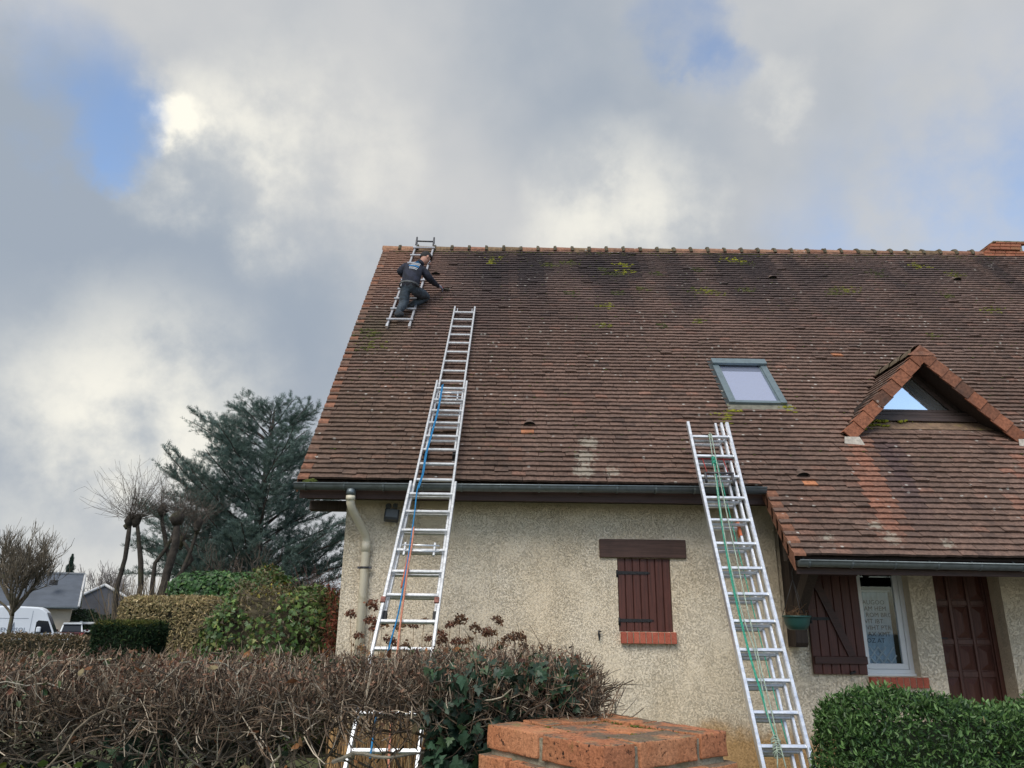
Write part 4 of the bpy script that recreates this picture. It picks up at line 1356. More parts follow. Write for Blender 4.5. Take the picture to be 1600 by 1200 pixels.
def build_floodlight():
    x, z = -1.235, 2.72
    fl = thing('floodlight', 'small dark floodlight under the eave beside the downpipe', 'lamp', (x, WALL, z))
    M_GREY = simple('dark grey casting', (0.06, 0.065, 0.07), 0.5, 0.3, 0.2, 10)
    Mx = Matrix.Translation((x, WALL - 0.13, z)) @ Matrix.Rotation(R(-28), 4, 'X') @ Matrix.Rotation(R(8), 4, 'Z')
    MB().box((-0.085, -0.03, -0.075), (0.085, 0.055, 0.075), 0, Mx, 0.012).build('housing', M_GREY, fl)
    MB().box((-0.068, -0.038, -0.055), (0.068, -0.029, 0.05), 0, Mx).build('lens', glass_mat('lamp glass', (0.35, 0.38, 0.4), 0.5, 0.15), fl)
    mb = MB(); mb.box((-0.02, 0.05, 0.0), (0.02, 0.12, 0.03), 0, Mx); mb.box((x - 0.04, WALL - 0.02, z + 0.01), (x + 0.04, WALL + 0.005, z + 0.09))
    mb.build('wall_arm', M_GREY, fl)
    mb = MB()
    Ms = Matrix.Translation((x - 0.045, WALL - 0.10, z + 0.115))
    mb.tube([Ms @ Vector((0, 0.02, 0)), Ms @ Vector((0, -0.03, -0.015))], [0.028, 0.034], 10)
    Ms = Matrix.Translation((x + 0.035, WALL - 0.10, z + 0.125))
    mb.tube([Ms @ Vector((0, 0.05, 0)), Ms @ Vector((0, -0.02, -0.015))], [0.022, 0.03], 10)
    mb.build('sensor', M_GREY, fl)
build_floodlight()

def build_pot():
    c = Vector((3.235, 8.30, 1.50))
    pot = thing('hanging_pot', 'green plastic flower pot hanging from the porch corner', 'flower pot', tuple(c))
    MG = simple('green plastic', (0.020, 0.075, 0.066), 0.4, 0, 0.15, 4)
    mb = MB()
    prof = [(0.075, 0.0), (0.10, 0.01), (0.125, 0.06), (0.138, 0.12), (0.14, 0.128), (0.150, 0.130), (0.150, 0.146), (0.138, 0.148), (0.132, 0.12), (0.09, 0.03)]
    n = 20; vs = []
    for r, z in prof:
        for k in range(n):
            vs.append((c.x + r * math.cos(2 * math.pi * k / n), c.y + r * math.sin(2 * math.pi * k / n), c.z + z))
    fs = [(j * n + k, j * n + (k + 1) % n, (j + 1) * n + (k + 1) % n, (j + 1) * n + k) for j in range(len(prof) - 1) for k in range(n)]
    fs += [tuple(range(n)), tuple(range((len(prof) - 1) * n, len(prof) * n))]
    mb.add(vs, fs, 0, None, True)
    mb.build('bowl', MG, pot)
    hk = Vector((3.225, 8.10, 2.20))
    for k in range(3):
        an = 2 * math.pi * k / 3 + 2.6
        MB().tube([(c.x + 0.145 * math.cos(an), c.y + 0.145 * math.sin(an), c.z + 0.14), (3.225, 8.28, 2.02)], 0.0035, 5).build('hanger_wire', M_STEEL, pot)
    MB().tube([(3.225, 8.28, 2.02), (3.225, 8.28, 2.10), (3.225, 8.2, 2.16), (3.225, 8.10, 2.20)], 0.004, 5).build('hook', M_STEEL, pot)
    n = 26
    P = np.zeros((n, 5, 3)); b = np.array([c.x, c.y, c.z + 0.12])
    dr = RNG.normal(0, 1, (n, 3)) * [0.5, 0.5, 0.15] + [0, 0, 0.75]
    for k in range(5):
        P[:, k] = b + RNG.normal(0, 0.03, (n, 3)) * [1, 1, 0] + dr * 0.045 * k + RNG.normal(0, 0.012, (n, 3)) * k * 0.5 - np.array([0, 0, 0.006]) * k * k * (RNG.random((n, 1)) * 1.4)
    V, F = tubes_np(P, np.tile([0.003, 0.0028, 0.002, 0.002, 0.001], (n, 1)))
    tag(put(np_mesh('dry_stems', V, [F]), 'dry_stems', pot, [simple('withered stem', (0.18, 0.10, 0.05), 0.9)]), kind='stuff')
build_pot()
# ------------------------------------------------------------------ ladders
def LP(Pf):
    """frame helper: Pf(x, l, off) -> world point"""
    return Pf
def plane_pt(y0, z0, ang):
    c, s = math.cos(ang), math.sin(ang)
    return lambda x, l, o: Vector((x, y0 + l * c - o * s, z0 + l * s + o * c))

def bar(mb, Pf, x0, l0, x1, l1, wx, o0, o1, mi=0, ch=0.004):
    """stile: rectangular profile running from (x0,l0) to (x1,l1), chamfered long edges"""
    prof = [(-wx / 2 + ch, o0), (wx / 2 - ch, o0), (wx / 2, o0 + ch), (wx / 2, o1 - ch), (wx / 2 - ch, o1), (-wx / 2 + ch, o1), (-wx / 2, o1 - ch), (-wx / 2, o0 + ch)]
    vs = [tuple(Pf(x0 + a, l0, o)) for a, o in prof] + [tuple(Pf(x1 + a, l1, o)) for a, o in prof]
    n = 8
    mb.add(vs, [tuple(range(n)), tuple(range(n, 2 * n))] + [(i, (i + 1) % n, n + (i + 1) % n, n + i) for i in range(n)], mi)

def rung_mesh(Pf, x0, x1, l, o0, o1, h=0.034):
    mb = MB()
    prof = [(-h / 2, o0 + 0.006), (-h / 2 + 0.005, o0), (h / 2 - 0.005, o0), (h / 2, o0 + 0.006), (h / 2, o1 - 0.006), (h / 2 - 0.005, o1), (-h / 2 + 0.005, o1), (-h / 2, o1 - 0.006)]
    vs = [tuple(Pf(x0, l + a, o)) for a, o in prof] + [tuple(Pf(x1, l + a, o)) for a, o in prof]
    n = 8
    mb.add(vs, [tuple(range(n)), tuple(range(n, 2 * n))] + [(i, (i + 1) % n, n + (i + 1) % n, n + i) for i in range(n)])
    return mb

def ladder_section(root, Pf, la, lb, xl, xr, o0, o1, rungs, mat, wst=0.026, feet=None):
    """xl, xr: x of the two stiles at la and lb"""
    mb = MB()
    bar(mb, Pf, xl[0], la, xl[1], lb, wst, o0, o1)
    sec = mb.build('ladder_section', mat, root)
    mb = MB(); bar(mb, Pf, xr[0], la, xr[1], lb, wst, o0, o1); mb.build('stile', mat, sec)
    for l in rungs:
        t = (l - la) / (lb - la)
        a = xl[0] + (xl[1] - xl[0]) * t + wst / 2 - 0.002; b = xr[0] + (xr[1] - xr[0]) * t - wst / 2 + 0.002
        om = (o0 + o1) / 2
        rung_mesh(Pf, a, b, l, om - 0.016, om + 0.016).build('rung', mat, sec)
    if feet:
        for x in (xl[0], xr[0]):
            mb = MB(); bar(mb, Pf, x, la - 0.06, x, la + 0.05, wst + 0.012, o0 - 0.004, o1 + 0.004); mb.build('rubber_foot', feet, sec)
    return sec

def rope(pts, mat, parent, rad=0.006, name='rope'):
    # smooth through the points
    P = [Vector(p) for p in pts]; out = []
    for i in range(len(P) - 1):
        p0 = P[max(i - 1, 0)]; p1 = P[i]; p2 = P[i + 1]; p3 = P[min(i + 2, len(P) - 1)]
        for k in range(4):
            t = k / 4
            out.append(0.5 * ((2 * p1) + (p2 - p0) * t + (2 * p0 - 5 * p1 + 4 * p2 - p3) * t * t + (3 * p1 - p0 - 3 * p2 + p3) * t * t * t))
    out.append(P[-1])
    return MB().tube(out, rad, 6).build(name, mat, parent)

M_RUB = simple('black rubber', (0.03, 0.03, 0.032), 0.8)
M_RBLUE = simple('blue rope', (0.02, 0.19, 0.40), 0.9, 0, 0.3, 60, 0.6, 200)
M_RORAN = simple('faded orange rope', (0.55, 0.22, 0.14), 0.9, 0, 0.25, 60, 0.6, 200)
M_RGREEN = simple('green rope', (0.05, 0.34, 0.23), 0.9, 0, 0.3, 60, 0.6, 200)
M_RPALE = simple('pale braided rope', (0.36, 0.44, 0.36), 0.9, 0, 0.3, 60, 0.6, 200)
M_RED = simple('red painted steel', (0.36, 0.035, 0.03), 0.5, 0.1, 0.25, 14)
M_RUST = simple('rusty clamp', (0.22, 0.09, 0.07), 0.8, 0.1, 0.4, 30)

def RPl(x, l, o):                       # unfanned roof plane, also below the eave
    return Vector((x, YE + l * CS - o * SN, ZE + l * SN + o * CS))

def build_left_ladder():
    root = thing('extension_ladder', 'long three-section aluminium ladder with blue rope lying up the roof on the left', 'ladder', (-0.83, 5.6, 0.02), 'extension ladders')
    lb = lambda l: 0.034 * (l + 3.4)
    secs = []
    s1 = ladder_section(root, RPl, -4.20, -0.30, (-1.098, -0.955), (-0.575, -0.465), 0.21, 0.27, [-0.49, -0.77, -1.05, -1.33, -1.61, -1.90, -2.20, -2.49, -2.79, -3.09, -3.40, -3.70, -3.99], M_ALU, 0.028, M_RUB)
    s2 = ladder_section(root, RPl, -2.10, 1.90, (-0.995, -0.845), (-0.545, -0.445), 0.150, 0.205, [1.73, 1.45, 1.20, 0.93, 0.65, 0.38, 0.11, -0.175, -0.46, -0.74, -1.02, -1.30, -1.59, -1.87], M_ALU, 0.026, M_RUB)
    s3 = ladder_section(root, RPl, 0.40, 4.29, (-0.865, -0.748), (-0.520, -0.424), 0.09, 0.145, [4.11, 3.86, 3.61, 3.35, 3.09, 2.82, 2.55, 2.28, 2.01, 1.73, 1.46, 1.19, 0.91, 0.63], M_ALU, 0.026, M_RUB)
    # guide clamps, stays and catches
    for l, x in ((-1.98, -1.02), (-1.98, -0.535)):
        mb = MB(); bar(mb, RPl, x - 0.0, l - 0.03, x, l + 0.03, 0.044, 0.262, 0.282); mb.build('guide_clamp', M_RUST, root)
    for l, sx, ex in ((-1.36, -0.93, -0.56), (1.40, -0.80, -0.49)):
        mb = MB()
        mb.tube([RPl(sx, l + 0.06, 0.285), RPl(ex, l + 0.055, 0.285)], 0.009, 6); mb.tube([RPl(sx, l - 0.02, 0.285), RPl(ex, l - 0.025, 0.285)], 0.008, 6)
        bar(mb, RPl, sx + 0.03, l - 0.07, sx + 0.03, l + 0.10, 0.022, 0.262, 0.284); bar(mb, RPl, ex - 0.05, l - 0.07, ex - 0.05, l + 0.10, 0.022, 0.262, 0.284)
        mb.build('locking_hook', M_ALU, root)
    for x in (-0.86, -0.53):
        mb = MB(); bar(mb, RPl, x, 0.36, x, 0.46, 0.034, 0.03, 0.10); mb.build('pulley_block', M_RUB, root)
    for x in (-0.735, -0.437):
        mb = MB(); bar(mb, RPl, x + (0.03 if x < -0.6 else -0.03), 4.12, x + (0.03 if x < -0.6 else -0.03), 4.24, 0.014, 0.09, 0.13); mb.build('guide_plate', M_ALU, root)
    blue = [(-0.756, 1.64), (-0.768, 1.063), (-0.796, 0.65), (-0.834, 0.146), (-0.836, -0.201), (-0.865, -0.473), (-0.855, -0.828), (-0.85, -1.292), (-0.851, -1.71), (-0.86, -2.162), (-0.895, -2.566), (-0.886, -2.93), (-0.903, -3.153), (-0.9, -3.487)]
    rope([RPl(x, l, 0.29) for x, l in blue], M_RBLUE, root, 0.0075)
    rope([RPl(x + 0.012, l + 0.02, 0.288) for x, l in blue[:6]], M_RBLUE, root, 0.0065)
    orng = [(-0.839, -1.06), (-0.832, -1.335), (-0.836, -1.63), (-0.833, -1.866), (-0.828, -2.196), (-0.818, -2.501), (-0.785, -3.042), (-0.772, -3.361), (-0.75, -3.6)]
    rope([RPl(x, l, 0.295) for x, l in orng], M_RORAN, root, 0.009)
    rope([RPl(x, l, 0.285) for x, l in ((-0.84, -1.06), (-0.848, -1.3), (-0.86, -1.6), (-0.87, -1.85))], simple('rust orange rope', (0.5, 0.12, 0.05), 0.9), root, 0.008)
build_left_ladder()

def build_right_ladder():
    root = thing('extension_ladder', 'closed triple aluminium ladder with green ropes leaning on the gutter by the porch', 'ladder', (2.5, 6.75, 0.02), 'extension ladders')
    A = R(65); Pf = plane_pt(8.26, 3.02, A)
    rg = [0.592 - 0.281 * i for i in range(14)]
    ladder_section(root, Pf, -3.38, 0.80, (2.278, 2.228), (2.695, 2.690), 0.125, 0.180, rg, M_ALU, 0.034, M_RUB)
    ladder_section(root, Pf, -3.15, 0.84, (2.285, 2.245), (2.640, 2.645), 0.065, 0.120, [r - 0.02 for r in rg[:-1]], M_ALU, 0.028)
    ladder_section(root, Pf, -3.10, 0.88, (2.305, 2.27), (2.580, 2.595), 0.005, 0.060, [r - 0.03 for r in rg[:-1]], M_ALU, 0.028)
    # red stay frame near the top
    mb = MB()
    mb.tube([Pf(2.262, 0.30, 0.125), Pf(2.66, 0.295, 0.125)], 0.011, 8)
    mb.tube([Pf(2.318, 0.30, 0.135), Pf(2.335, 0.06, 0.15)], 0.006, 6); mb.tube([Pf(2.555, 0.29, 0.135), Pf(2.57, 0.06, 0.15)], 0.006, 6)
    mb.build('stay_frame', M_RED, root)
    mb = MB(); mb.tube([Pf(2.30, 0.055, 0.19), Pf(2.615, 0.05, 0.19)], 0.012, 8); mb.tube([Pf(2.30, 0.055, 0.19), Pf(2.30, -0.06, 0.16)], 0.014, 8); mb.tube([Pf(2.60, 0.05, 0.19), Pf(2.60, -0.10, 0.16)], 0.014, 8)
    mb.build('hook_bar', M_STEEL, root)
    mb = MB(); bar(mb, Pf, 2.585, -0.66, 2.583, -0.48, 0.030, 0.004, 0.064); mb.build('orange_tape', simple('orange tape', (0.55, 0.14, 0.05), 0.6), root)
    r1 = [(2.439, 0.60), (2.421, 0.292), (2.394, -0.127), (2.364, -0.689), (2.356, -1.13), (2.367, -1.604), (2.408, -1.978), (2.4, -2.328), (2.399, -2.601), (2.412, -2.784), (2.38, -2.959)]
    r2 = [(2.463, 0.60), (2.448, 0.089), (2.436, -0.453), (2.431, -0.986), (2.426, -1.472), (2.428, -1.887), (2.428, -2.156), (2.436, -2.493), (2.436, -2.706), (2.444, -2.809), (2.45, -2.959)]
    r3 = [(2.423, 0.265), (2.403, 0.001), (2.367, -0.455), (2.339, -0.987), (2.332, -1.473), (2.348, -1.979), (2.377, -2.328), (2.395, -2.548), (2.419, -2.732)]
    rope([Pf(x, l, 0.19) for x, l in r1], M_RPALE, root, 0.0055)
    rope([Pf(x, l, 0.195) for x, l in r2], M_RPALE, root, 0.006)
    rope([Pf(x, l, 0.188) for x, l in r3], M_RGREEN, root, 0.006)
    rope([Pf(x + 0.012, l - 0.02, 0.186) for x, l in r3], M_RGREEN, root, 0.005)
    rope([Pf(x, l, 0.10) for x, l in ((2.49, 0.5), (2.50, -0.5), (2.515, -1.5), (2.53, -2.3), (2.545, -2.75))], M_RGREEN, root, 0.005)
    # knots
    def knot(x, l, o, mat, n, r):
        pts = []
        for k in range(n):
            a = k * 1.9
            pts.append(Pf(x + r * 0.75 * math.cos(a) + random.gauss(0, .004), l + r * 1.5 * (k / n - 0.5) * 2 + r * 0.5 * math.sin(a), o + r * 0.6 * math.sin(a)))
        rope(pts, mat, root, 0.0055, 'knot')
    knot(2.425, 0.22, 0.185, M_RGREEN, 22, 0.032)
    knot(2.42, -2.79, 0.17, M_RPALE, 26, 0.050)
    knot(2.452, 0.585, 0.17, M_RPALE, 12, 0.026)
build_right_ladder()

def build_roof_ladder():
    root = thing('roof_ladder', 'short grey roof ladder hooked over the ridge under the kneeling worker', 'ladder', tuple(RP(-1.6, 3.65, 0.03)))
    Pf = lambda x, l, o: RP(x, l, o)
    la, lb_ = 3.66, 7.06
    xs = lambda l: (-1.772 + (l - la) * 0.031, -1.424 + (l - la) * 0.031)
    mb = MB(); bar(mb, Pf, xs(la)[0], la, xs(lb_)[0], lb_, 0.034, 0.060, 0.100); sec = mb.build('ladder_section', M_ALU2, root)
    mb = MB(); bar(mb, Pf, xs(la)[1], la, xs(lb_)[1], lb_, 0.034, 0.060, 0.100); mb.build('stile', M_ALU2, sec)
    l = 3.83
    while l < 6.85:
        a, b = xs(l)
        rung_mesh(Pf, a - 0.035, b + 0.035, l, 0.098, 0.127, 0.040).build('rung', M_ALU2, sec)
        l += 0.375
    for k in (0, 1):
        x = xs(la)[k]
        mb = MB(); bar(mb, Pf, x, la - 0.04, x, la + 0.06, 0.040, 0.056, 0.105); mb.build('end_cap', M_ALU, sec)
    # ridge hooks: stiles run past the ridge, struts come down the far side
    c = RP(-1.5, LR, 0.0)
    M_HK = M_STEEL
    for x in (-1.672, -1.337):
        mb = MB()
        mb.tube([(x, c.y - 0.02, c.z + 0.10), (x, c.y + 0.02, c.z + 0.20), (x, c.y + 0.05, c.z + 0.30)], [0.020, 0.019, 0.016], 8)
        mb.tube([(x, c.y + 0.03, c.z + 0.21), (x, c.y + 0.16, c.z + 0.08), (x, c.y + 0.30, c.z - 0.22)], 0.016, 8)
        mb.tube([(x, c.y + 0.05, c.z + 0.20), (x - 0.0, c.y - 0.08, c.z + 0.06)], 0.016, 8)
        mb.build('ridge_hook', M_HK, root)
    MB().tube([(-1.69, c.y + 0.02, c.z + 0.20), (-1.32, c.y + 0.02, c.z + 0.195)], 0.016, 8).build('hook_axle', M_HK, root)
build_roof_ladder()

# ------------------------------------------------------------------ roofer
def build_person():
    J = {k: RPl(*v) for k, v in dict(
        pel=(-1.493, 4.373, 0.40), hipL=(-1.555, 4.355, 0.37), kneeL=(-1.568, 4.217, 0.20), ankL=(-1.645, 3.915, 0.17), toeL=(-1.555, 3.965, 0.135), heelL=(-1.675, 3.875, 0.13),
        hipR=(-1.420, 4.385, 0.36), kneeR=(-1.237, 4.70, 0.105), ankR=(-1.445, 4.42, 0.095), toeR=(-1.53, 4.33, 0.075),
        spine=(-1.480, 4.52, 0.50), chest=(-1.445, 4.74, 0.585), neck=(-1.352, 4.86, 0.635), chin=(-1.305, 4.93, 0.63), head=(-1.272, 5.02, 0.655), top=(-1.258, 5.08, 0.69),
        shR=(-1.325, 4.83, 0.565), elR=(-1.190, 4.715, 0.42), wrR=(-1.090, 5.01, 0.165), haR=(-1.040, 5.035, 0.13),
        shL=(-1.565, 4.79, 0.61), elL=(-1.680, 4.665, 0.55), wrL=(-1.585, 4.84, 0.41), haL=(-1.548, 4.91, 0.34)).items()}
    base = J['ankL'].copy(); base.z -= 0.08
    root = thing('person', 'worker in navy printed jacket and grey trousers kneeling on the roof ladder', 'person', tuple(base))
    names = list(J)
    rad = dict(pel=.150, hipL=.115, kneeL=.082, ankL=.062, toeL=.050, heelL=.054, hipR=.115, kneeR=.086, ankR=.062, toeR=.052, spine=.155, chest=.168, neck=.060, chin=.070, head=.092, top=.070,
               shR=.092, elR=.066, wrR=.040, haR=.034, shL=.092, elL=.070, wrL=.042, haL=.034)
    edges = [('pel', 'hipL'), ('hipL', 'kneeL'), ('kneeL', 'ankL'), ('ankL', 'toeL'), ('ankL', 'heelL'), ('pel', 'hipR'), ('hipR', 'kneeR'), ('kneeR', 'ankR'), ('ankR', 'toeR'),
             ('pel', 'spine'), ('spine', 'chest'), ('chest', 'neck'), ('neck', 'chin'), ('chin', 'head'), ('head', 'top'), ('chest', 'shR'), ('shR', 'elR'), ('elR', 'wrR'), ('wrR', 'haR'), ('chest', 'shL'), ('shL', 'elL'), ('elL', 'wrL'), ('wrL', 'haL')]
    V = [J[n] for n in names]; E = [(names.index(a), names.index(b)) for a, b in edges]; RD = [rad[n] for n in names]; reg = list(names)
    # five fingers on each hand, curled
    def fingers(h, w, curl, side):
        f = (J[h] - J[w]).normalized(); sd = f.cross(side).normalized(); pal = sd.cross(f).normalized()
        b0 = names.index(h)
        for i, (o, ln) in enumerate(((-.026, .055), (-.009, .064), (.009, .060), (.026, .046))):
            p1 = J[h] + f * 0.022 + sd * o; p2 = p1 + f * ln * 0.5 + pal * curl * 0.3 * ln; p3 = p2 + f * ln * 0.25 + pal * curl * 0.7 * ln
            k = len(V); V.extend([p1, p2, p3]); RD.extend([.0105, .0095, .0085]); reg.extend(['glove'] * 3)
            E.extend([(b0, k), (k, k + 1), (k + 1, k + 2)])
        p1 = J[h] - f * 0.01 + sd * 0.038; p2 = p1 + f * 0.022 + sd * 0.018 + pal * 0.012; p3 = p2 + f * 0.026 + pal * 0.012
        k = len(V); V.extend([p1, p2, p3]); RD.extend([.012, .011, .009]); reg.extend(['glove'] * 3)
        E.extend([(b0, k), (k, k + 1), (k + 1, k + 2)])
    down = Vector((0, SN, -CS))
    fingers('haR', 'wrR', 1.0, down); fingers('haL', 'wrL', 0.9, down)
    me = bpy.data.meshes.new('skeleton')
    me.from_pydata([tuple(v) for v in V], E, [])
    o = bpy.data.objects.new('skeleton', me); COL.objects.link(o)
    md = o.modifiers.new('skin', 'SKIN'); md.use_smooth_shade = True; md.branch_smoothing = 0.6
    lay = me.skin_vertices[0].data
    for i, r in enumerate(RD):
        lay[i].radius = (r, r); lay[i].use_root = False
    lay[0].use_root = True
    sb = o.modifiers.new('sub', 'SUBSURF'); sb.levels = 2; sb.render_levels = 2
    dg = bpy.context.evaluated_depsgraph_get()
    bm_ = bpy.data.meshes.new_from_object(o.evaluated_get(dg))
    bpy.data.objects.remove(o)
    cloth = lambda nm, c, r=.85: simple(nm, c, r, 0, 0.5, 14, 1.0, 22)
    mats = [cloth('navy fleece', (0.014, 0.017, 0.032)), cloth('grey work trousers', (0.040, 0.055, 0.072)), simple('skin', (0.42, 0.22, 0.16), 0.6), cloth('grey work glove', (0.22, 0.21, 0.26)), cloth('black boot', (0.02, 0.022, 0.026), 0.6)]
    legs = {'hipL', 'kneeL', 'hipR', 'kneeR', 'ankL', 'ankR'}
    co = np.array([v.co for v in bm_.vertices]); jp = np.array([tuple(v) for v in V])
    for p in bm_.polygons:
        c = np.array(p.center)
        # nearest bone
        best, bi = 9, None
        for (a, b) in E:
            pa, pb = jp[a], jp[b]; d = pb - pa; t = np.clip(np.dot(c - pa, d) / max(np.dot(d, d), 1e-9), 0, 1)
            q = np.linalg.norm(c - pa - d * t) - (RD[a] * (1 - t) + RD[b] * t)
            if q < best: best, bi, tt = q, (a, b), t
        ra, rb = reg[bi[0]], reg[bi[1]]
        mi = 0
        if rb in ('toeL', 'heelL', 'toeR'): mi = 4
        elif rb in legs or (rb in ('hipL', 'hipR')): mi = 1
        elif rb in ('chin', 'head', 'top'): mi = 2
        elif rb == 'neck': mi = 0 if tt < 0.8 else 2
        elif rb in ('haR', 'haL', 'glove'): mi = 3
        elif rb == 'spine' and tt < 0.12: mi = 1
        p.material_index = mi; p.use_smooth = True
    for m in mats: bm_.materials.append(m)
    body = put(bm_, 'body', root)
    # dark knitted hair/cap shell, ears and nose give the head its shape
    hd = J['head']; upv = (J['top'] - J['chin']).normalized(); fw = Vector((0.80, 0.42, -0.42)); fw = (fw - upv * fw.dot(upv)).normalized(); sdv = upv.cross(fw)
    def sph(cen, rx, ry, rz, cut=None, name='hair', mat=None, seg=16, par=body):
        mb = MB(); vs = []; idx = {}
        rings = 9
        for i in range(rings + 1):
            th = math.pi * i / rings
            for k in range(seg):
                ph = 2 * math.pi * k / seg
                q = Vector((math.sin(th) * math.cos(ph), math.sin(th) * math.sin(ph), math.cos(th)))
                vs.append(tuple(cen + fw * (q.x * rx) + sdv * (q.y * ry) + upv * (q.z * rz)))
                idx[(i, k)] = q
        fs = []
        for i in range(rings):
            for k in range(seg):
                q = idx[(i, k)]
                if cut and cut(q): continue
                fs.append((i * seg + k, i * seg + (k + 1) % seg, (i + 1) * seg + (k + 1) % seg, (i + 1) * seg + k))
        mb.add(vs, fs, 0, None, True)
        return mb.build(name, mat, par)
    M_HAIR = simple('dark short hair', (0.016, 0.014, 0.015), 0.8, 0, 0.3, 60, 0.7, 120)
    sph(hd + upv * 0.024 - fw * 0.008, 0.103, 0.088, 0.108, lambda q: q.z < -0.30 or (q.x > 0.30 and q.z < 0.35), 'hair', M_HAIR)
    sph(hd - upv * 0.035 + fw * 0.105, 0.020, 0.014, 0.024, None, 'nose', mats[2], 8)
    for s in (-1, 1):
        sph(hd - upv * 0.015 + sdv * (0.088 * s) + fw * 0.0, 0.022, 0.010, 0.032, None, 'ear', mats[2], 8)
        sph(hd + upv * 0.005 + sdv * (0.034 * s) + fw * 0.086, 0.010, 0.014, 0.008, None, 'eye', M_HAIR, 8)
    sph(hd - upv * 0.072 + fw * 0.084, 0.010, 0.024, 0.006, None, 'mouth', simple('lips', (0.30, 0.11, 0.09), 0.6), 8)
    # grey hem of the shirt, collar
    ax = (J['spine'] - J['pel']).normalized()
    def band(cen, a, r, h, name, mat):
        mb = MB(); e1 = a.orthogonal().normalized(); e2 = a.cross(e1); n = 18; vs = []
        for dz, rr in ((-h / 2, r), (h / 2, r * 1.0), (h / 2, r - 0.012), (-h / 2, r - 0.012)):
            for k in range(n):
                an = 2 * math.pi * k / n
                vs.append(tuple(cen + a * dz + e1 * math.cos(an) * rr + e2 * math.sin(an) * rr))
        mb.add(vs, [(j * n + k, j * n + (k + 1) % n, ((j + 1) % 4) * n + (k + 1) % n, ((j + 1) % 4) * n + k) for j in range(4) for k in range(n)], 0, None, True)
        return mb.build(name, mat, body)
    band(J['pel'].lerp(J['spine'], 0.22), ax, 0.166, 0.035, 'hem', cloth('grey hem', (0.075, 0.08, 0.085)))
    band(J['neck'], (J['neck'] - J['chest']).normalized(), 0.068, 0.05, 'collar', mats[0])
    # printed lines across the back
    M_PB = simple('blue print', (0.03, 0.24, 0.55), 0.8); M_PW = simple('white print', (0.55, 0.58, 0.62), 0.8)
    upb = (J['chest'] - J['spine']).normalized(); acr = (J['shR'] - J['shL']); acr = (acr - upb * acr.dot(upb)).normalized(); out = acr.cross(upb).normalized()
    if out.y > 0: out = -out
    dg = bpy.context.evaluated_depsgraph_get()
    from mathutils.bvhtree import BVHTree
    bvh = BVHTree.FromPolygons([v.co for v in bm_.vertices], [tuple(p.vertices) for p in bm_.polygons])
    for li, (dz, wdt, mt) in enumerate(((0.125, 0.21, M_PB), (0.080, 0.18, M_PW), (0.045, 0.16, M_PW), (0.002, 0.165, M_PB), (-0.042, 0.13, M_PW), (-0.075, 0.12, M_PW))):
        mb = MB(); x = -wdt / 2
        while x < wdt / 2:
            cw = random.uniform(0.009, 0.017); h = 0.028 if li in (0, 3) else 0.020
            q = []
            for dx, dh in ((0, 0), (cw, 0), (cw, h), (0, h)):
                p = J['chest'] + acr * (x + dx - 0.01) + upb * (dz + dh - 0.02) + out * 0.4
                hit = bvh.ray_cast(p, -out)
                if hit[0] is None: q = None; break
                q.append(tuple(hit[0] + out * 0.004))
            if q: mb.add(q, [(0, 1, 2, 3)])
            x += cw + 0.004
        if mb.v: mb.build('back_print', mt, body)
    # scraper in the right hand
    h = J['haR']; dirv = (RPl(-0.955, 5.06, 0.095) - h).normalized()
    tl = thing('hand_brush', 'small dark brush with red handle held against the tiles', 'brush', tuple(h))
    MB().tube([h - dirv * 0.035, h + dirv * 0.05], [0.013, 0.011], 8).build('handle', M_RED, tl)
    mb = MB(); e = dirv.cross(down).normalized() * 0.022; c0 = h + dirv * 0.05; c1 = h + dirv * 0.165; th = down * 0.034
    mb.add([tuple(p) for p in (c0 - e, c1 - e, c1 + e, c0 + e, c0 - e + th, c1 - e + th, c1 + e + th, c0 + e + th)], [(0, 1, 2, 3), (4, 5, 6, 7), (0, 1, 5, 4), (1, 2, 6, 5), (2, 3, 7, 6), (3, 0, 4, 7)])
    mb.build('bristle_head', simple('brush bristle', (0.05, 0.04, 0.03), 0.9, 0, 0.3, 60, 0.7, 200), tl)
build_person()

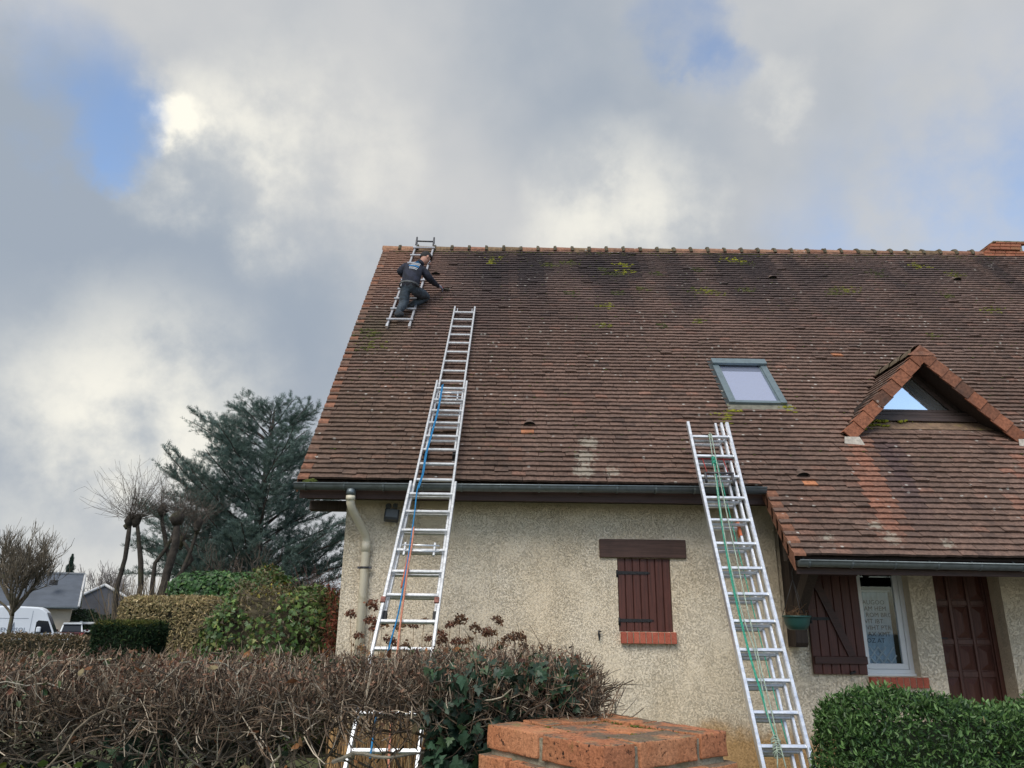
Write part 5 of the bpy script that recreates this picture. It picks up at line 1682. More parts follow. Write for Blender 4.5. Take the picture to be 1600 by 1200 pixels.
# ------------------------------------------------------------------ brick pillar by the gate
def build_pillar():
    near = Vector((0.247, 1.835, 0)); a = Vector((-0.26, 0.353, 0)).normalized(); b = Vector((0.365, 0.244, 0)).normalized()
    b = Vector((-a.y, a.x, 0)) * (1 if (-a.y * b.x + a.x * b.y) > 0 else -1)
    W_ = 0.445
    root = thing('brick_pillar', 'orange brick gate pillar with lichened top in the foreground', 'pillar', tuple(near + (a + b) * W_ / 2))
    zt = 1.322; bh = 0.058; jt = 0.014
    nc = 18
    M3 = lambda u, v, z: near + a * u + b * v + Vector((0, 0, z))
    cm = MB(); i_ = 0.009
    vs = [tuple(M3(u, v, z)) for z in (0.0, zt - 0.010) for u, v in ((i_, i_), (W_ - i_, i_), (W_ - i_, W_ - i_), (i_, W_ - i_))]
    cm.add(vs, [(0, 1, 2, 3), (4, 5, 6, 7), (0, 1, 5, 4), (1, 2, 6, 5), (2, 3, 7, 6), (3, 0, 4, 7)])
    core = cm.build('mortar_core', M_MORTAR, root)
    rot = math.atan2(a.y, a.x)
    def solid(lu, lv, h, fine, seed):
        """one brick, worn: edges rounded and knocked, faces slightly uneven"""
        bm = bmesh.new()
        bmesh.ops.create_cube(bm, size=1.0)
        for v in bm.verts:
            v.co = Vector((v.co.x * lu, v.co.y * lv, v.co.z * h))
        if fine:
            bmesh.ops.subdivide_edges(bm, edges=[e for e in bm.edges if e.calc_length() > 0.15], cuts=10, use_grid_fill=True)
            bmesh.ops.subdivide_edges(bm, edges=[e for e in bm.edges if e.calc_length() > 0.05], cuts=4, use_grid_fill=True)
        ed = [e for e in bm.edges if len(e.link_faces) == 2 and e.calc_face_angle(0) > 1.0]
        bmesh.ops.bevel(bm, geom=ed, offset=0.0035, segments=2 if fine else 1, profile=0.6, affect='EDGES')
        if fine:
            from mathutils import noise
            for v in bm.verts:
                p = v.co * 24 + Vector((seed * 7.1, 0, 0))
                edge = sum(1 for c_, l_ in zip(v.co, (lu, lv, h)) if abs(abs(c_) - l_ / 2) < 0.005)
                amp = 0.0011 if edge < 2 else 0.0030
                v.co += Vector((noise.noise(p), noise.noise(p + Vector((9, 0, 0))), noise.noise(p + Vector((0, 9, 0))))) * amp
                if edge >= 2:
                    k = noise.noise(v.co * 60 + Vector((seed, 3, 0)))
                    if k > 0.25: v.co *= 1 - 0.04 * (k - 0.25)
        me = bpy.data.meshes.new('brick'); bm.to_mesh(me); bm.free()
        for p in me.polygons: p.use_smooth = fine
        return me
    shared = {}
    for c in range(nc):
        z = zt - bh / 2 - c * (bh + jt)
        if z < 0.03: break
        if c % 2 == 0:
            lay = [(0, .214, 0, .103), (.236, W_, 0, .103), (0, .103, .121, .326), (0, .214, .344, W_), (.236, W_, .344, W_), (W_ - .103, W_, .121, .326)]
        else:
            lay = [(0, .103, 0, .214), (.121, .326, 0, .103), (.344, W_, 0, .214), (0, .103, .232, W_), (.121, .326, .340, W_), (.344, W_, .232, W_)]
        if c == 0:
            lay += [(.121, .324, .121, .214), (.121, .324, .231, .326)]
        prj = 0.0 if c == 0 else 0.016
        for k, (u0, u1, v0, v1) in enumerate(lay):
            e0, e1 = u0 - (prj if u0 == 0 else 0), u1 + (prj if u1 == W_ else 0)
            f0, f1 = v0 - (prj if v0 == 0 else 0), v1 + (prj if v1 == W_ else 0)
            lu, lv = e1 - e0, f1 - f0
            if c < 3:
                me = solid(lu, lv, bh, True, c * 10 + k)
            else:
                key = (round(lu, 3), round(lv, 3))
                if key not in shared: shared[key] = solid(lu, lv, bh, False, 0)
                me = shared[key]
            p = M3((e0 + e1) / 2, (f0 + f1) / 2, z + (random.uniform(-.0015, .0015)))
            if c == 0 and k >= 6: p.z -= 0.004
            put(me, 'brick', core, [M_PBRICK], tuple(p), (random.gauss(0, .004), random.gauss(0, .004), rot + random.gauss(0, .006)))
    P, sc, tt = [], [], []
    for k in range(420):     # moss in the joints of the top
        if random.random() < .5: u, v = random.choice((.1105, .226, .340)) + random.gauss(0, .006), random.uniform(.02, .43)
        else: v, u = random.choice((.1105, .226, .340)) + random.gauss(0, .006), random.uniform(.02, .43)
        if vnoise(u * 12, v * 12, 3) < 0.45: continue
        P.append(tuple(M3(u, v, zt - 0.006))); s = random.uniform(.0015, .0045); sc.append((s * 1.5, s * 1.5, s)); tt.append((random.uniform(.6, 1.3), random.uniform(.7, 1.1), .7))
    iv = np.array([(1, 0, 0), (-1, 0, 0), (0, 1, 0), (0, -1, 0), (0, 0, 1), (0, 0, -1)], float); iff = [(0, 2, 4), (2, 1, 4), (1, 3, 4), (3, 0, 4), (2, 0, 5), (1, 2, 5), (3, 1, 5), (0, 3, 5)]
    n_ = len(P)
    V, F = inst_np(iv, iff, np.array(P), rnd_dirs(n_) * [1, 1, .2], np.tile([0, 0, 1.0], (n_, 1)), np.array(sc))
    tag(put(np_mesh('moss', V, F, np.repeat(np.array(tt), 6, 0), True), 'moss', root, [M_MOSS]), kind='stuff')
build_pillar()
# ------------------------------------------------------------------ plants: shared pieces
LEAF = ([(0, 0, 0), (0.35, 0.5, 0.06), (0.35, -0.5, 0.06), (0.75, 0.38, 0.03), (0.75, -0.38, 0.03), (1, 0, -0.05), (0.4, 0, -0.04), (0.75, 0, -0.05)],
        [(0, 6, 1), (0, 2, 6), (6, 7, 3, 1), (6, 2, 4, 7), (7, 5, 3), (7, 4, 5)])
IVY = ([(0.30, 0, 0.03), (0, 0, 0), (-0.10, 0.26, 0), (0.12, 0.52, -0.03), (0.30, 0.27, 0.02), (0.52, 0.36, -0.02), (0.62, 0.16, 0.01), (1.0, 0, -0.06), (0.62, -0.16, 0.01), (0.52, -0.36, -0.02), (0.30, -0.27, 0.02), (0.12, -0.52, -0.03), (-0.10, -0.26, 0)],
       [(0, i, i + 1) for i in range(1, 12)] + [(0, 12, 1)])
CURL = ([(0, -0.1, 0), (0, 0.1, 0), (0.35, 0.32, 0.14), (0.35, -0.30, 0.10), (0.7, 0.26, 0.16), (0.7, -0.2, 0.22), (1, 0.02, 0.05)], [(0, 1, 2, 3), (3, 2, 4, 5), (5, 4, 6)])
SPRIG = ([(0, -.045, 0), (0, .045, 0), (1, .02, 0), (1, -.02, 0), (.1, 0, 0), (.2, 0, 0), (.55, .42, .10), (.50, .46, .10), (.1, 0, 0), (.2, 0, 0), (.55, -.42, .10), (.50, -.46, .10), (.4, 0, 0), (.5, 0, 0), (.85, .32, .14), (.80, .36, .14), (.4, 0, 0), (.5, 0, 0), (.85, -.32, .14), (.80, -.36, .14), (.2, 0, 0), (.3, 0, 0), (.6, .05, .42), (.55, 0, .45)],
         [(0, 1, 2, 3), (4, 5, 6, 7), (8, 9, 10, 11), (12, 13, 14, 15), (16, 17, 18, 19), (20, 21, 22, 23)])
M_LEAF = leaf_mat('foliage', 0.45, 0.18, 0.4)
M_DRY = leaf_mat('dry leaf', 0.8, 0.2, 0.2)
M_NEEDLE = leaf_mat('needles', 0.6, 0.4, 0.3)
M_TWIG = simple('twig bark', (1, 1, 1), 0.9, 0, 0.3, 40, 0.5, 150, attr=True)
M_BARK = simple('grey green bark', (0.115, 0.095, 0.07), 0.95, 0, 0.35, 9, 0.9, 40, dirt=((0.10, 0.11, 0.05), 4, 0.5, 0.7))
M_DARKCORE = simple('dark light-blocking core', (0.03, 0.03, 0.018), 0.95, 0, 0.4, 6, 0.8, 30)  # dark colour of the solid boxes added to block light in foliage

def tints(n, palette, var=0.25):
    w = np.array([p[1] for p in palette], float); w /= w.sum()
    c = np.array([p[0] for p in palette])[RNG.choice(len(palette), n, p=w)]
    return c * (1 + RNG.normal(0, var, (n, 1))).clip(0.35, 1.9)

def leaves(P, N_, size, tpl, palette, var=0.25, aspect=0.5, lay=0.6, tipdir=None):
    """leaves at points P lying roughly across the outward normals N_"""
    n = len(P)
    ax = rnd_dirs(n)
    if tipdir is not None:
        ax = unit(ax + np.array(tipdir))
    up = unit(N_ * lay + rnd_dirs(n) * (1 - lay))
    ax = unit(ax - up * np.sum(ax * up, -1, keepdims=True) * 0.8)
    s = size * RNG.uniform(0.6, 1.25, n)
    sc = np.stack([s, s * aspect * RNG.uniform(0.8, 1.2, n), s], -1)
    V, F = inst_np(tpl[0], tpl[1], P, ax, up, sc)
    return V, F, np.repeat(tints(n, palette, var), len(tpl[0]), 0)

def wander(n, start, direc, length, k=5, wob=0.25, grav=0.0):
    """n random-walk paths"""
    P = np.zeros((n, k, 3)); d = unit(direc); P[:, 0] = start
    st = (np.asarray(length).reshape(n, 1) / (k - 1))
    for i in range(1, k):
        d = unit(d + RNG.normal(0, wob, (n, 3)) + np.array([0, 0, grav]))
        P[:, i] = P[:, i - 1] + d * st
    return P

def twig_mesh(P, r0, r1, palette, var=0.3, sides=3):
    n, k, _ = P.shape
    rad = np.linspace(0, 1, k)[None] * (np.asarray(r1).reshape(-1, 1) - np.asarray(r0).reshape(-1, 1)) + np.asarray(r0).reshape(-1, 1)
    rad = np.broadcast_to(rad, (n, k))
    V, F = tubes_np(P, rad, sides)
    return V, [F], np.repeat(tints(n, palette, var), k * sides, 0)

def box_shell(n, lo, hi, r, lump=0.05, lscale=3.0, depth=0.06, bottom=False):
    """points and normals on a rounded box, with lumps and some depth"""
    lo, hi = np.array(lo, float), np.array(hi, float); s = hi - lo
    A = np.array([s[1] * s[2], s[1] * s[2], s[0] * s[2], s[0] * s[2], s[0] * s[1], s[0] * s[1] * (1 if bottom else 0)])
    f = RNG.choice(6, n, p=A / A.sum())
    q = lo + RNG.random((n, 3)) * s
    ax = np.array([0, 0, 1, 1, 2, 2])[f]
    val = np.where(np.array([0, 1, 0, 1, 1, 0])[f] == 1, hi[ax], lo[ax])
    q[np.arange(n), ax] = val
    c = np.clip(q, lo + r, hi - r)
    d = unit(q - c)
    p = c + d * r
    l = vnoise(p[:, 0] * lscale + p[:, 2] * 1.7, p[:, 1] * lscale + p[:, 2] * lscale, 5) + 0.5 * vnoise(p[:, 0] * lscale * 2.3 + p[:, 2], p[:, 1] * lscale * 2.3 - p[:, 2] * 2, 6)
    p = p + d * ((l - 0.75) * lump)[:, None] - d * np.abs(RNG.normal(0, depth, n))[:, None]
    return p, d

def core_box(lo, hi, ins, name, parent, mat=None):  # solid dark box added inside the foliage to block light
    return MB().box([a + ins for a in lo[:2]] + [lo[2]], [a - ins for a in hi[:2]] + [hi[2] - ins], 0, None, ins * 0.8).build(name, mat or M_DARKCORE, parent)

def stuff(parts, name, mat, parent, smooth=False):
    V, F, t = merge_np(parts)
    return tag(put(np_mesh(name, V, F, t, smooth), name, parent, [mat]), kind='stuff')

# ------------------------------------------------------------------ bare hedge in the foreground
def build_front_hedge():
    root = thing('bare_hedge', 'leafless clipped hedge of tangled brown twigs across the lower left foreground', 'hedge', (-1.2, 2.75, 0.0))
    x0, x1, y0, y1 = -3.3, 0.335, 2.32, 3.22
    def topz(x, y):
        return 1.455 + 0.035 * sstep(-0.6, -0.1, x) - 0.06 * sstep(0.26, 0.40, x) + 0.03 * (vnoise(x * 3, y * 3, 1) - 0.5) + 0.02 * (vnoise(x * 9, y * 9, 2) - 0.5)
    pal_top = [((0.19, 0.130, 0.085), 4), ((0.28, 0.21, 0.15), 3), ((0.11, 0.075, 0.05), 4), ((0.44, 0.37, 0.28), 2.2), ((0.055, 0.042, 0.03), 3)]
    pal_old = [((0.27, 0.24, 0.185), 3), ((0.15, 0.12, 0.082), 4), ((0.38, 0.345, 0.27), 1.5), ((0.07, 0.055, 0.04), 3)]
    parts = []
    # clipped brush on top
    n = 15000
    X = RNG.uniform(x0, x1, n); Y = RNG.uniform(y0, y1, n)
    Y = np.where(RNG.random(n) < 0.35, y0 + np.abs(RNG.normal(0, 0.12, n)), Y)
    ln = RNG.uniform(0.05, 0.13, n)
    Z = topz(X, Y) - ln * 0.8 - np.abs(RNG.normal(0, 0.045, n)) - 0.05 * sstep(y0 + 0.12, y0, Y)
    dr = RNG.normal(0, 0.85, (n, 3)) + np.stack([0.15 * np.ones(n), -0.25 * sstep(y0 + .25, y0, Y), 0.75 * np.ones(n)], -1)
    P = wander(n, np.stack([X, Y, Z], -1), dr, ln, 4, 0.22)
    parts.append(twig_mesh(P, RNG.uniform(0.0011, 0.0026, n), RNG.uniform(0.0008, 0.0016, n), pal_top, 0.35))
    # forks: side twigs leaving the ones above
    m = 11000
    src = RNG.integers(0, n, m); st = P[src, 2]
    dd = (P[src, 3] - P[src, 1]); dd = unit(dd) + RNG.normal(0, 0.55, (m, 3)) + [0, 0, 0.15]
    Q = wander(m, st, dd, RNG.uniform(0.025, 0.07, m), 3, 0.15)
    Q[..., 2] = np.minimum(Q[..., 2], topz(Q[..., 0], Q[..., 1]) + 0.03)
    parts.append(twig_mesh(Q, RNG.uniform(0.0009, 0.0016, m), RNG.uniform(0.0006, 0.001, m), pal_top, 0.35))
    # a few taller shoots
    n = 60
    X = RNG.uniform(x0, x1 - .1, n); Y = RNG.uniform(y0, y1, n)
    P = wander(n, np.stack([X, Y, topz(X, Y) - 0.05], -1), RNG.normal(0, 0.5, (n, 3)) + [0, 0, 1], RNG.uniform(0.07, 0.16, n), 5, 0.15)
    parts.append(twig_mesh(P, np.full(n, 0.0020), np.full(n, 0.0009), pal_top, 0.3))
    # tangled old wood in the face of the hedge
    def gapmask(X, Z, Y):
        g = (X > -0.64 * Y / 2.7) & (X < -0.22 * Y / 2.7) & (Z < 1.34)
        return ~g | (RNG.random(len(X)) < 0.13)
    n = 4200
    X = RNG.uniform(x0, x1 - 0.05, n); Y = y0 + 0.02 + np.abs(RNG.normal(0, 0.24, n)); Z = RNG.uniform(0.72, 1.40, n)
    k = gapmask(X, Z, Y) & ~((X > -0.35) & (RNG.random(n) < 0.55)); X, Y, Z = X[k], Y[k], Z[k]; n = len(X)
    P = wander(n, np.stack([X, Y, Z], -1), RNG.normal(0, 1, (n, 3)) * [1.2, 0.6, 0.6] + [0.25, -0.1, 0.25], RNG.uniform(0.07, 0.26, n), 6, 0.27)
    P[..., 2] = np.minimum(P[..., 2], topz(P[..., 0], P[..., 1]) + 0.0)
    parts.append(twig_mesh(P, RNG.uniform(0.0014, 0.0038, n), RNG.uniform(0.0008, 0.0018, n), pal_old, 0.35, 4))
    n = 420
    X = RNG.uniform(x0, x1 - 0.1, n); Y = y0 + 0.05 + np.abs(RNG.normal(0, 0.22, n)); Z = RNG.uniform(0.8, 1.36, n)
    k = gapmask(X, Z, Y); X, Y, Z = X[k], Y[k], Z[k]; n = len(X)
    P = wander(n, np.stack([X, Y, Z], -1), RNG.normal(0, 1, (n, 3)) * [1.3, 0.5, 0.5] + [0.2, 0, 0.2], RNG.uniform(0.15, 0.5, n), 9, 0.26)
    P[..., 2] = np.minimum(P[..., 2], topz(P[..., 0], P[..., 1]) - 0.02); P[..., 0] = np.minimum(P[..., 0], 0.38)
    parts.append(twig_mesh(P, RNG.uniform(0.004, 0.0085, n), RNG.uniform(0.0018, 0.004, n), pal_old, 0.3, 5))
    # ragged right-hand end
    n = 900
    X = RNG.uniform(0.06, x1 - 0.02, n); Y = RNG.uniform(2.45, 3.1, n); Z = RNG.uniform(1.18, 1.42, n)
    c = np.array([0.10, 2.75, 1.30])
    d = np.stack([X, Y, Z], -1) - c
    P = wander(n, np.stack([X, Y, Z], -1) - d * 0.3, d * [1.3, 0.6, 1.0] + RNG.normal(0, 0.10, (n, 3)), RNG.uniform(0.04, 0.11, n), 6, 0.36)
    parts.append(twig_mesh(P, RNG.uniform(0.0016, 0.0036, n), RNG.uniform(0.0008, 0.0015, n), pal_top[:3], 0.3, 4))
    stuff(parts, 'twigs', M_TWIG, root)
    # stems: each a gnarled trunk that forks
    for i, (sx, sy) in enumerate([(-3.0, 2.85), (-2.7, 2.75), (-2.35, 2.85), (-2.05, 2.72), (-1.72, 2.78), (-1.42, 2.66), (-1.12, 2.66), (-0.98, 2.5), (-0.80, 2.62), (-0.30, 2.52), (-0.12, 2.75), (0.06, 2.6), (0.265, 2.72)]):
        mb = MB()
        r = random.uniform(0.011, 0.018); p = Vector((sx, sy, 0.0)); pts = [p.copy()]; d = Vector((random.gauss(0, .1), random.gauss(0, .1), 1))
        top = random.uniform(1.18, 1.32)
        while p.z < top:
            d = (d + Vector((random.gauss(0, .22), random.gauss(0, .14), 0.12))).normalized(); p = p + d * 0.11; pts.append(p.copy())
        rr = [r * (1 - 0.45 * j / len(pts)) * random.uniform(0.88, 1.14) for j in range(len(pts))]
        mb.tube(pts, rr, 8)
        for f in range(5):
            j = random.randrange(len(pts) // 2, len(pts)); q = pts[j].copy(); e = Vector((random.choice((-1, 1)) * random.uniform(.5, 1), random.gauss(0, .4), random.uniform(-0.1, .6))).normalized()
            bp = [q.copy()]
            for s in range(random.randint(3, 6)):
                e = (e + Vector((random.gauss(0, .3), random.gauss(0, .25), random.gauss(.08, .25)))).normalized(); q = q + e * 0.06
                if q.z > 1.40: q.z = 1.40
                if q.x > 0.36: q.x = 0.36
                bp.append(q.copy())
            mb.tube(bp, [rr[j] * 0.62 * (1 - 0.6 * s / len(bp)) for s in range(len(bp))], 6)
        mb.build('stem', M_BARK, root)
    # withered leaves caught in the twigs
    n = 300
    X = RNG.uniform(x0, x1 - 0.1, n); Y = RNG.uniform(y0 - 0.03, y1, n); Z = np.where(RNG.random(n) < 0.5, topz(X, Y) - np.abs(RNG.normal(0, 0.03, n)), RNG.uniform(1.0, 1.4, n))
    Y = np.where(Z < 1.38, y0 - 0.02 + np.abs(RNG.normal(0, 0.1, n)), Y)
    stuff([leaves(np.stack([X, Y, Z], -1), rnd_dirs(n), 0.030, CURL, [((0.30, 0.14, 0.06), 3), ((0.40, 0.24, 0.13), 3), ((0.22, 0.10, 0.05), 3), ((0.45, 0.36, 0.2), 1)], 0.25, 0.8, 0.3)], 'withered_leaves', M_DRY, root)
    # small brown buds and leaf scraps that give the clipped top its grain
    n = 9000
    X = RNG.uniform(x0, x1 - 0.03, n); Y = RNG.uniform(y0 - 0.02, y1, n); Y = np.where(RNG.random(n) < .4, y0 + np.abs(RNG.normal(0, .08, n)), Y)
    Z = topz(X, Y) - np.abs(RNG.normal(0, 0.05, n)) - 0.04 * sstep(y0 + .1, y0, Y)
    stuff([leaves(np.stack([X, Y, Z], -1), rnd_dirs(n), 0.014, CURL, [((0.22, 0.12, 0.08), 4), ((0.30, 0.19, 0.13), 3), ((0.13, 0.075, 0.05), 4), ((0.40, 0.31, 0.22), 1)], 0.3, 0.7, 0.2)], 'leaf_scraps', M_DRY, root)
    n = 2600
    X = RNG.uniform(x0, x1 - 0.05, n); Y = RNG.uniform(y0 - 0.02, y1, n); Z = topz(X, Y) - np.abs(RNG.normal(0.02, 0.06, n)); Y = np.where(Z < topz(X, Y) - .05, y0 + np.abs(RNG.normal(0, .06, n)), Y)
    k = vnoise(X * 4, Y * 4 + Z * 4, 17) > .5; q = np.stack([X, Y, Z], -1)[k]
    stuff([leaves(q, rnd_dirs(len(q)), 0.022, LEAF, [((0.04, 0.075, 0.03), 3), ((0.07, 0.105, 0.04), 2), ((0.13, 0.05, 0.03), 2), ((0.18, 0.09, 0.05), 1)], 0.3, 0.6, 0.3)], 'last_leaves', M_LEAF, root)
    # ivy climbing through it
    iv = thing('ivy', 'dark green ivy growing through the right end and foot of the bare hedge', 'ivy', (-0.2, 2.6, 0.3))
    parts = []
    def cloud(n, xa, xb, za, zb, ya=y0 - 0.04, sy=0.10):
        X = RNG.uniform(xa, xb, n); Z = za + (zb - za) * RNG.random(n); Y = ya + np.abs(RNG.normal(0, sy, n))
        return np.stack([X, Y, Z], -1)
    dk = [((0.025, 0.056, 0.034), 5), ((0.038, 0.078, 0.044), 4), ((0.06, 0.11, 0.046), 2), ((0.075, 0.11, 0.085), 1.5)]
    out = np.array([0, -0.8, 0.5])
    A = cloud(2800, -0.20, 0.24, 0.75, 1.455, y0 - 0.02, 0.16)
    keep = vnoise(A[:, 0] * 9, A[:, 2] * 9, 3) + 0.25 * sstep(0.2, -0.1, A[:, 0]) > 0.40
    A = A[keep & (A[:, 2] < topz(A[:, 0], A[:, 1]) + 0.01)]
    parts.append(leaves(A, np.tile(out, (len(A), 1)), 0.037, IVY, dk, 0.35, 1.0, 0.45, (0, -0.2, -0.7)))
    B = cloud(2600, -3.2, -0.95, 0.55, 1.27, y0 - 0.01, 0.16)
    B = B[vnoise(B[:, 0] * 5, B[:, 2] * 7, 4) > 0.42 + 0.25 * sstep(1.08, 1.27, B[:, 2])]
    parts.append(leaves(B, np.tile(out, (len(B), 1)), 0.037, IVY, dk, 0.3, 1.0, 0.55, (0, -0.2, -0.6)))
    C_ = cloud(360, -1.0, -0.56, 0.55, 1.36, y0 + 0.02, 0.2); C_ = C_[vnoise(C_[:, 0] * 6, C_[:, 2] * 6, 8) > 0.55]
    parts.append(leaves(C_, np.tile(out, (len(C_), 1)), 0.045, IVY, dk, 0.3, 1.0, 0.5, (0, -0.2, -0.5)))
    D = cloud(420, -0.25, 0.3, 1.30, 1.47, y0 + 0.05, 0.4)
    parts.append(leaves(D, np.tile([0, -0.4, 0.9], (len(D), 1)), 0.036, IVY, dk, 0.3, 1.0, 0.6))
    E_ = cloud(110, -1.9, -1.1, 0.9, 1.22, y0 - 0.05, 0.05); E_ = E_[vnoise(E_[:, 0] * 5, E_[:, 2] * 5, 12) > 0.5]
    parts.append(leaves(E_, np.tile(out, (len(E_), 1)), 0.036, LEAF, [((0.20, 0.23, 0.03), 2), ((0.12, 0.19, 0.04), 3), ((0.27, 0.24, 0.05), 1)], 0.25, 0.8, 0.5, (0, -0.2, -0.5)))
    G = cloud(500, -1.5, -0.6, 0.5, 1.12, y0 + 0.15, 0.2)
    parts.append(leaves(G, np.tile(out, (len(G), 1)), 0.035, LEAF, [((0.05, 0.13, 0.03), 3), ((0.08, 0.16, 0.04), 2)], 0.25, 0.6, 0.5))
    K = cloud(5200, -3.2, -0.68, 0.3, 1.31, y0 + 0.22, 0.22)
    parts.append(leaves(K, np.tile(out, (len(K), 1)), 0.042, IVY, [((0.020, 0.042, 0.026), 4), ((0.032, 0.060, 0.030), 2), ((0.05, 0.045, 0.025), 2)], 0.3, 1.0, 0.5))
    K = cloud(1700, -0.20, 0.28, 0.2, 1.36, y0 + 0.22, 0.2)
    parts.append(leaves(K, np.tile(out, (len(K), 1)), 0.042, IVY, dk, 0.3, 1.0, 0.5))
    stuff(parts, 'leaves', M_LEAF, iv)
    n = 60
    P = wander(n, np.stack([RNG.uniform(-3, 0.3, n), y0 + RNG.uniform(0, .3, n), RNG.uniform(0.3, 0.8, n)], -1), RNG.normal(0, .4, (n, 3)) + [0, 0, 1], RNG.uniform(.3, .7, n), 8, .25)
    stuff([twig_mesh(P, np.full(n, .004), np.full(n, .002), [((0.10, 0.08, 0.05), 1)])], 'vines', M_TWIG, iv)
build_front_hedge()

# ------------------------------------------------------------------ clipped shrub by the door
def build_shrub():
    lo, hi = (2.14, 4.85, 0.0), (4.4, 5.6, 1.09)
    root = thing('clipped_shrub', 'dense rounded evergreen shrub clipped low in front of the door', 'shrub', (3.1, 5.2, 0.0))
    core_box(lo, hi, 0.13, 'light_block_core', root, simple('dark green light-blocking core', (0.02, 0.032, 0.012), .95, 0, .4, 9, .8, 30))  # added dark green box, stops light passing through the leaves
    p, d = box_shell(42000, lo, hi, 0.22, 0.08, 2.6, 0.04)
    p[:, 2] += 0.055 * sstep(2.0, 2.5, p[:, 0]) * sstep(3.3, 2.6, p[:, 0])
    up = d * 0.6 + [0, -0.1, 0.5]
    a = leaves(p, d, 0.038, LEAF, [((0.050, 0.115, 0.030), 5), ((0.08, 0.165, 0.045), 4), ((0.12, 0.215, 0.065), 2), ((0.03, 0.068, 0.027), 3)], 0.28, 0.36, 0.45, (0, -0.25, 0.55))
    q, e = box_shell(2600, lo, hi, 0.22, 0.08, 2.6, 0.01)
    q[:, 2] += 0.055 * sstep(2.0, 2.5, q[:, 0]) * sstep(3.3, 2.6, q[:, 0])
    b = leaves(q + e * 0.02, e, 0.042, LEAF, [((0.15, 0.26, 0.085), 3), ((0.10, 0.19, 0.06), 3)], 0.25, 0.34, 0.2, (0, -0.1, 1.2))
    stuff([a, b], 'leaves', M_LEAF, root)
    q, e = box_shell(60, lo, hi, 0.24, 0.08, 2.6, 0.0)
    stuff([leaves(q, e, 0.04, CURL, [((0.45, 0.38, 0.2), 1), ((0.3, 0.16, 0.06), 1)], .2, .6, .4)], 'dead_leaves', M_DRY, root)
build_shrub()

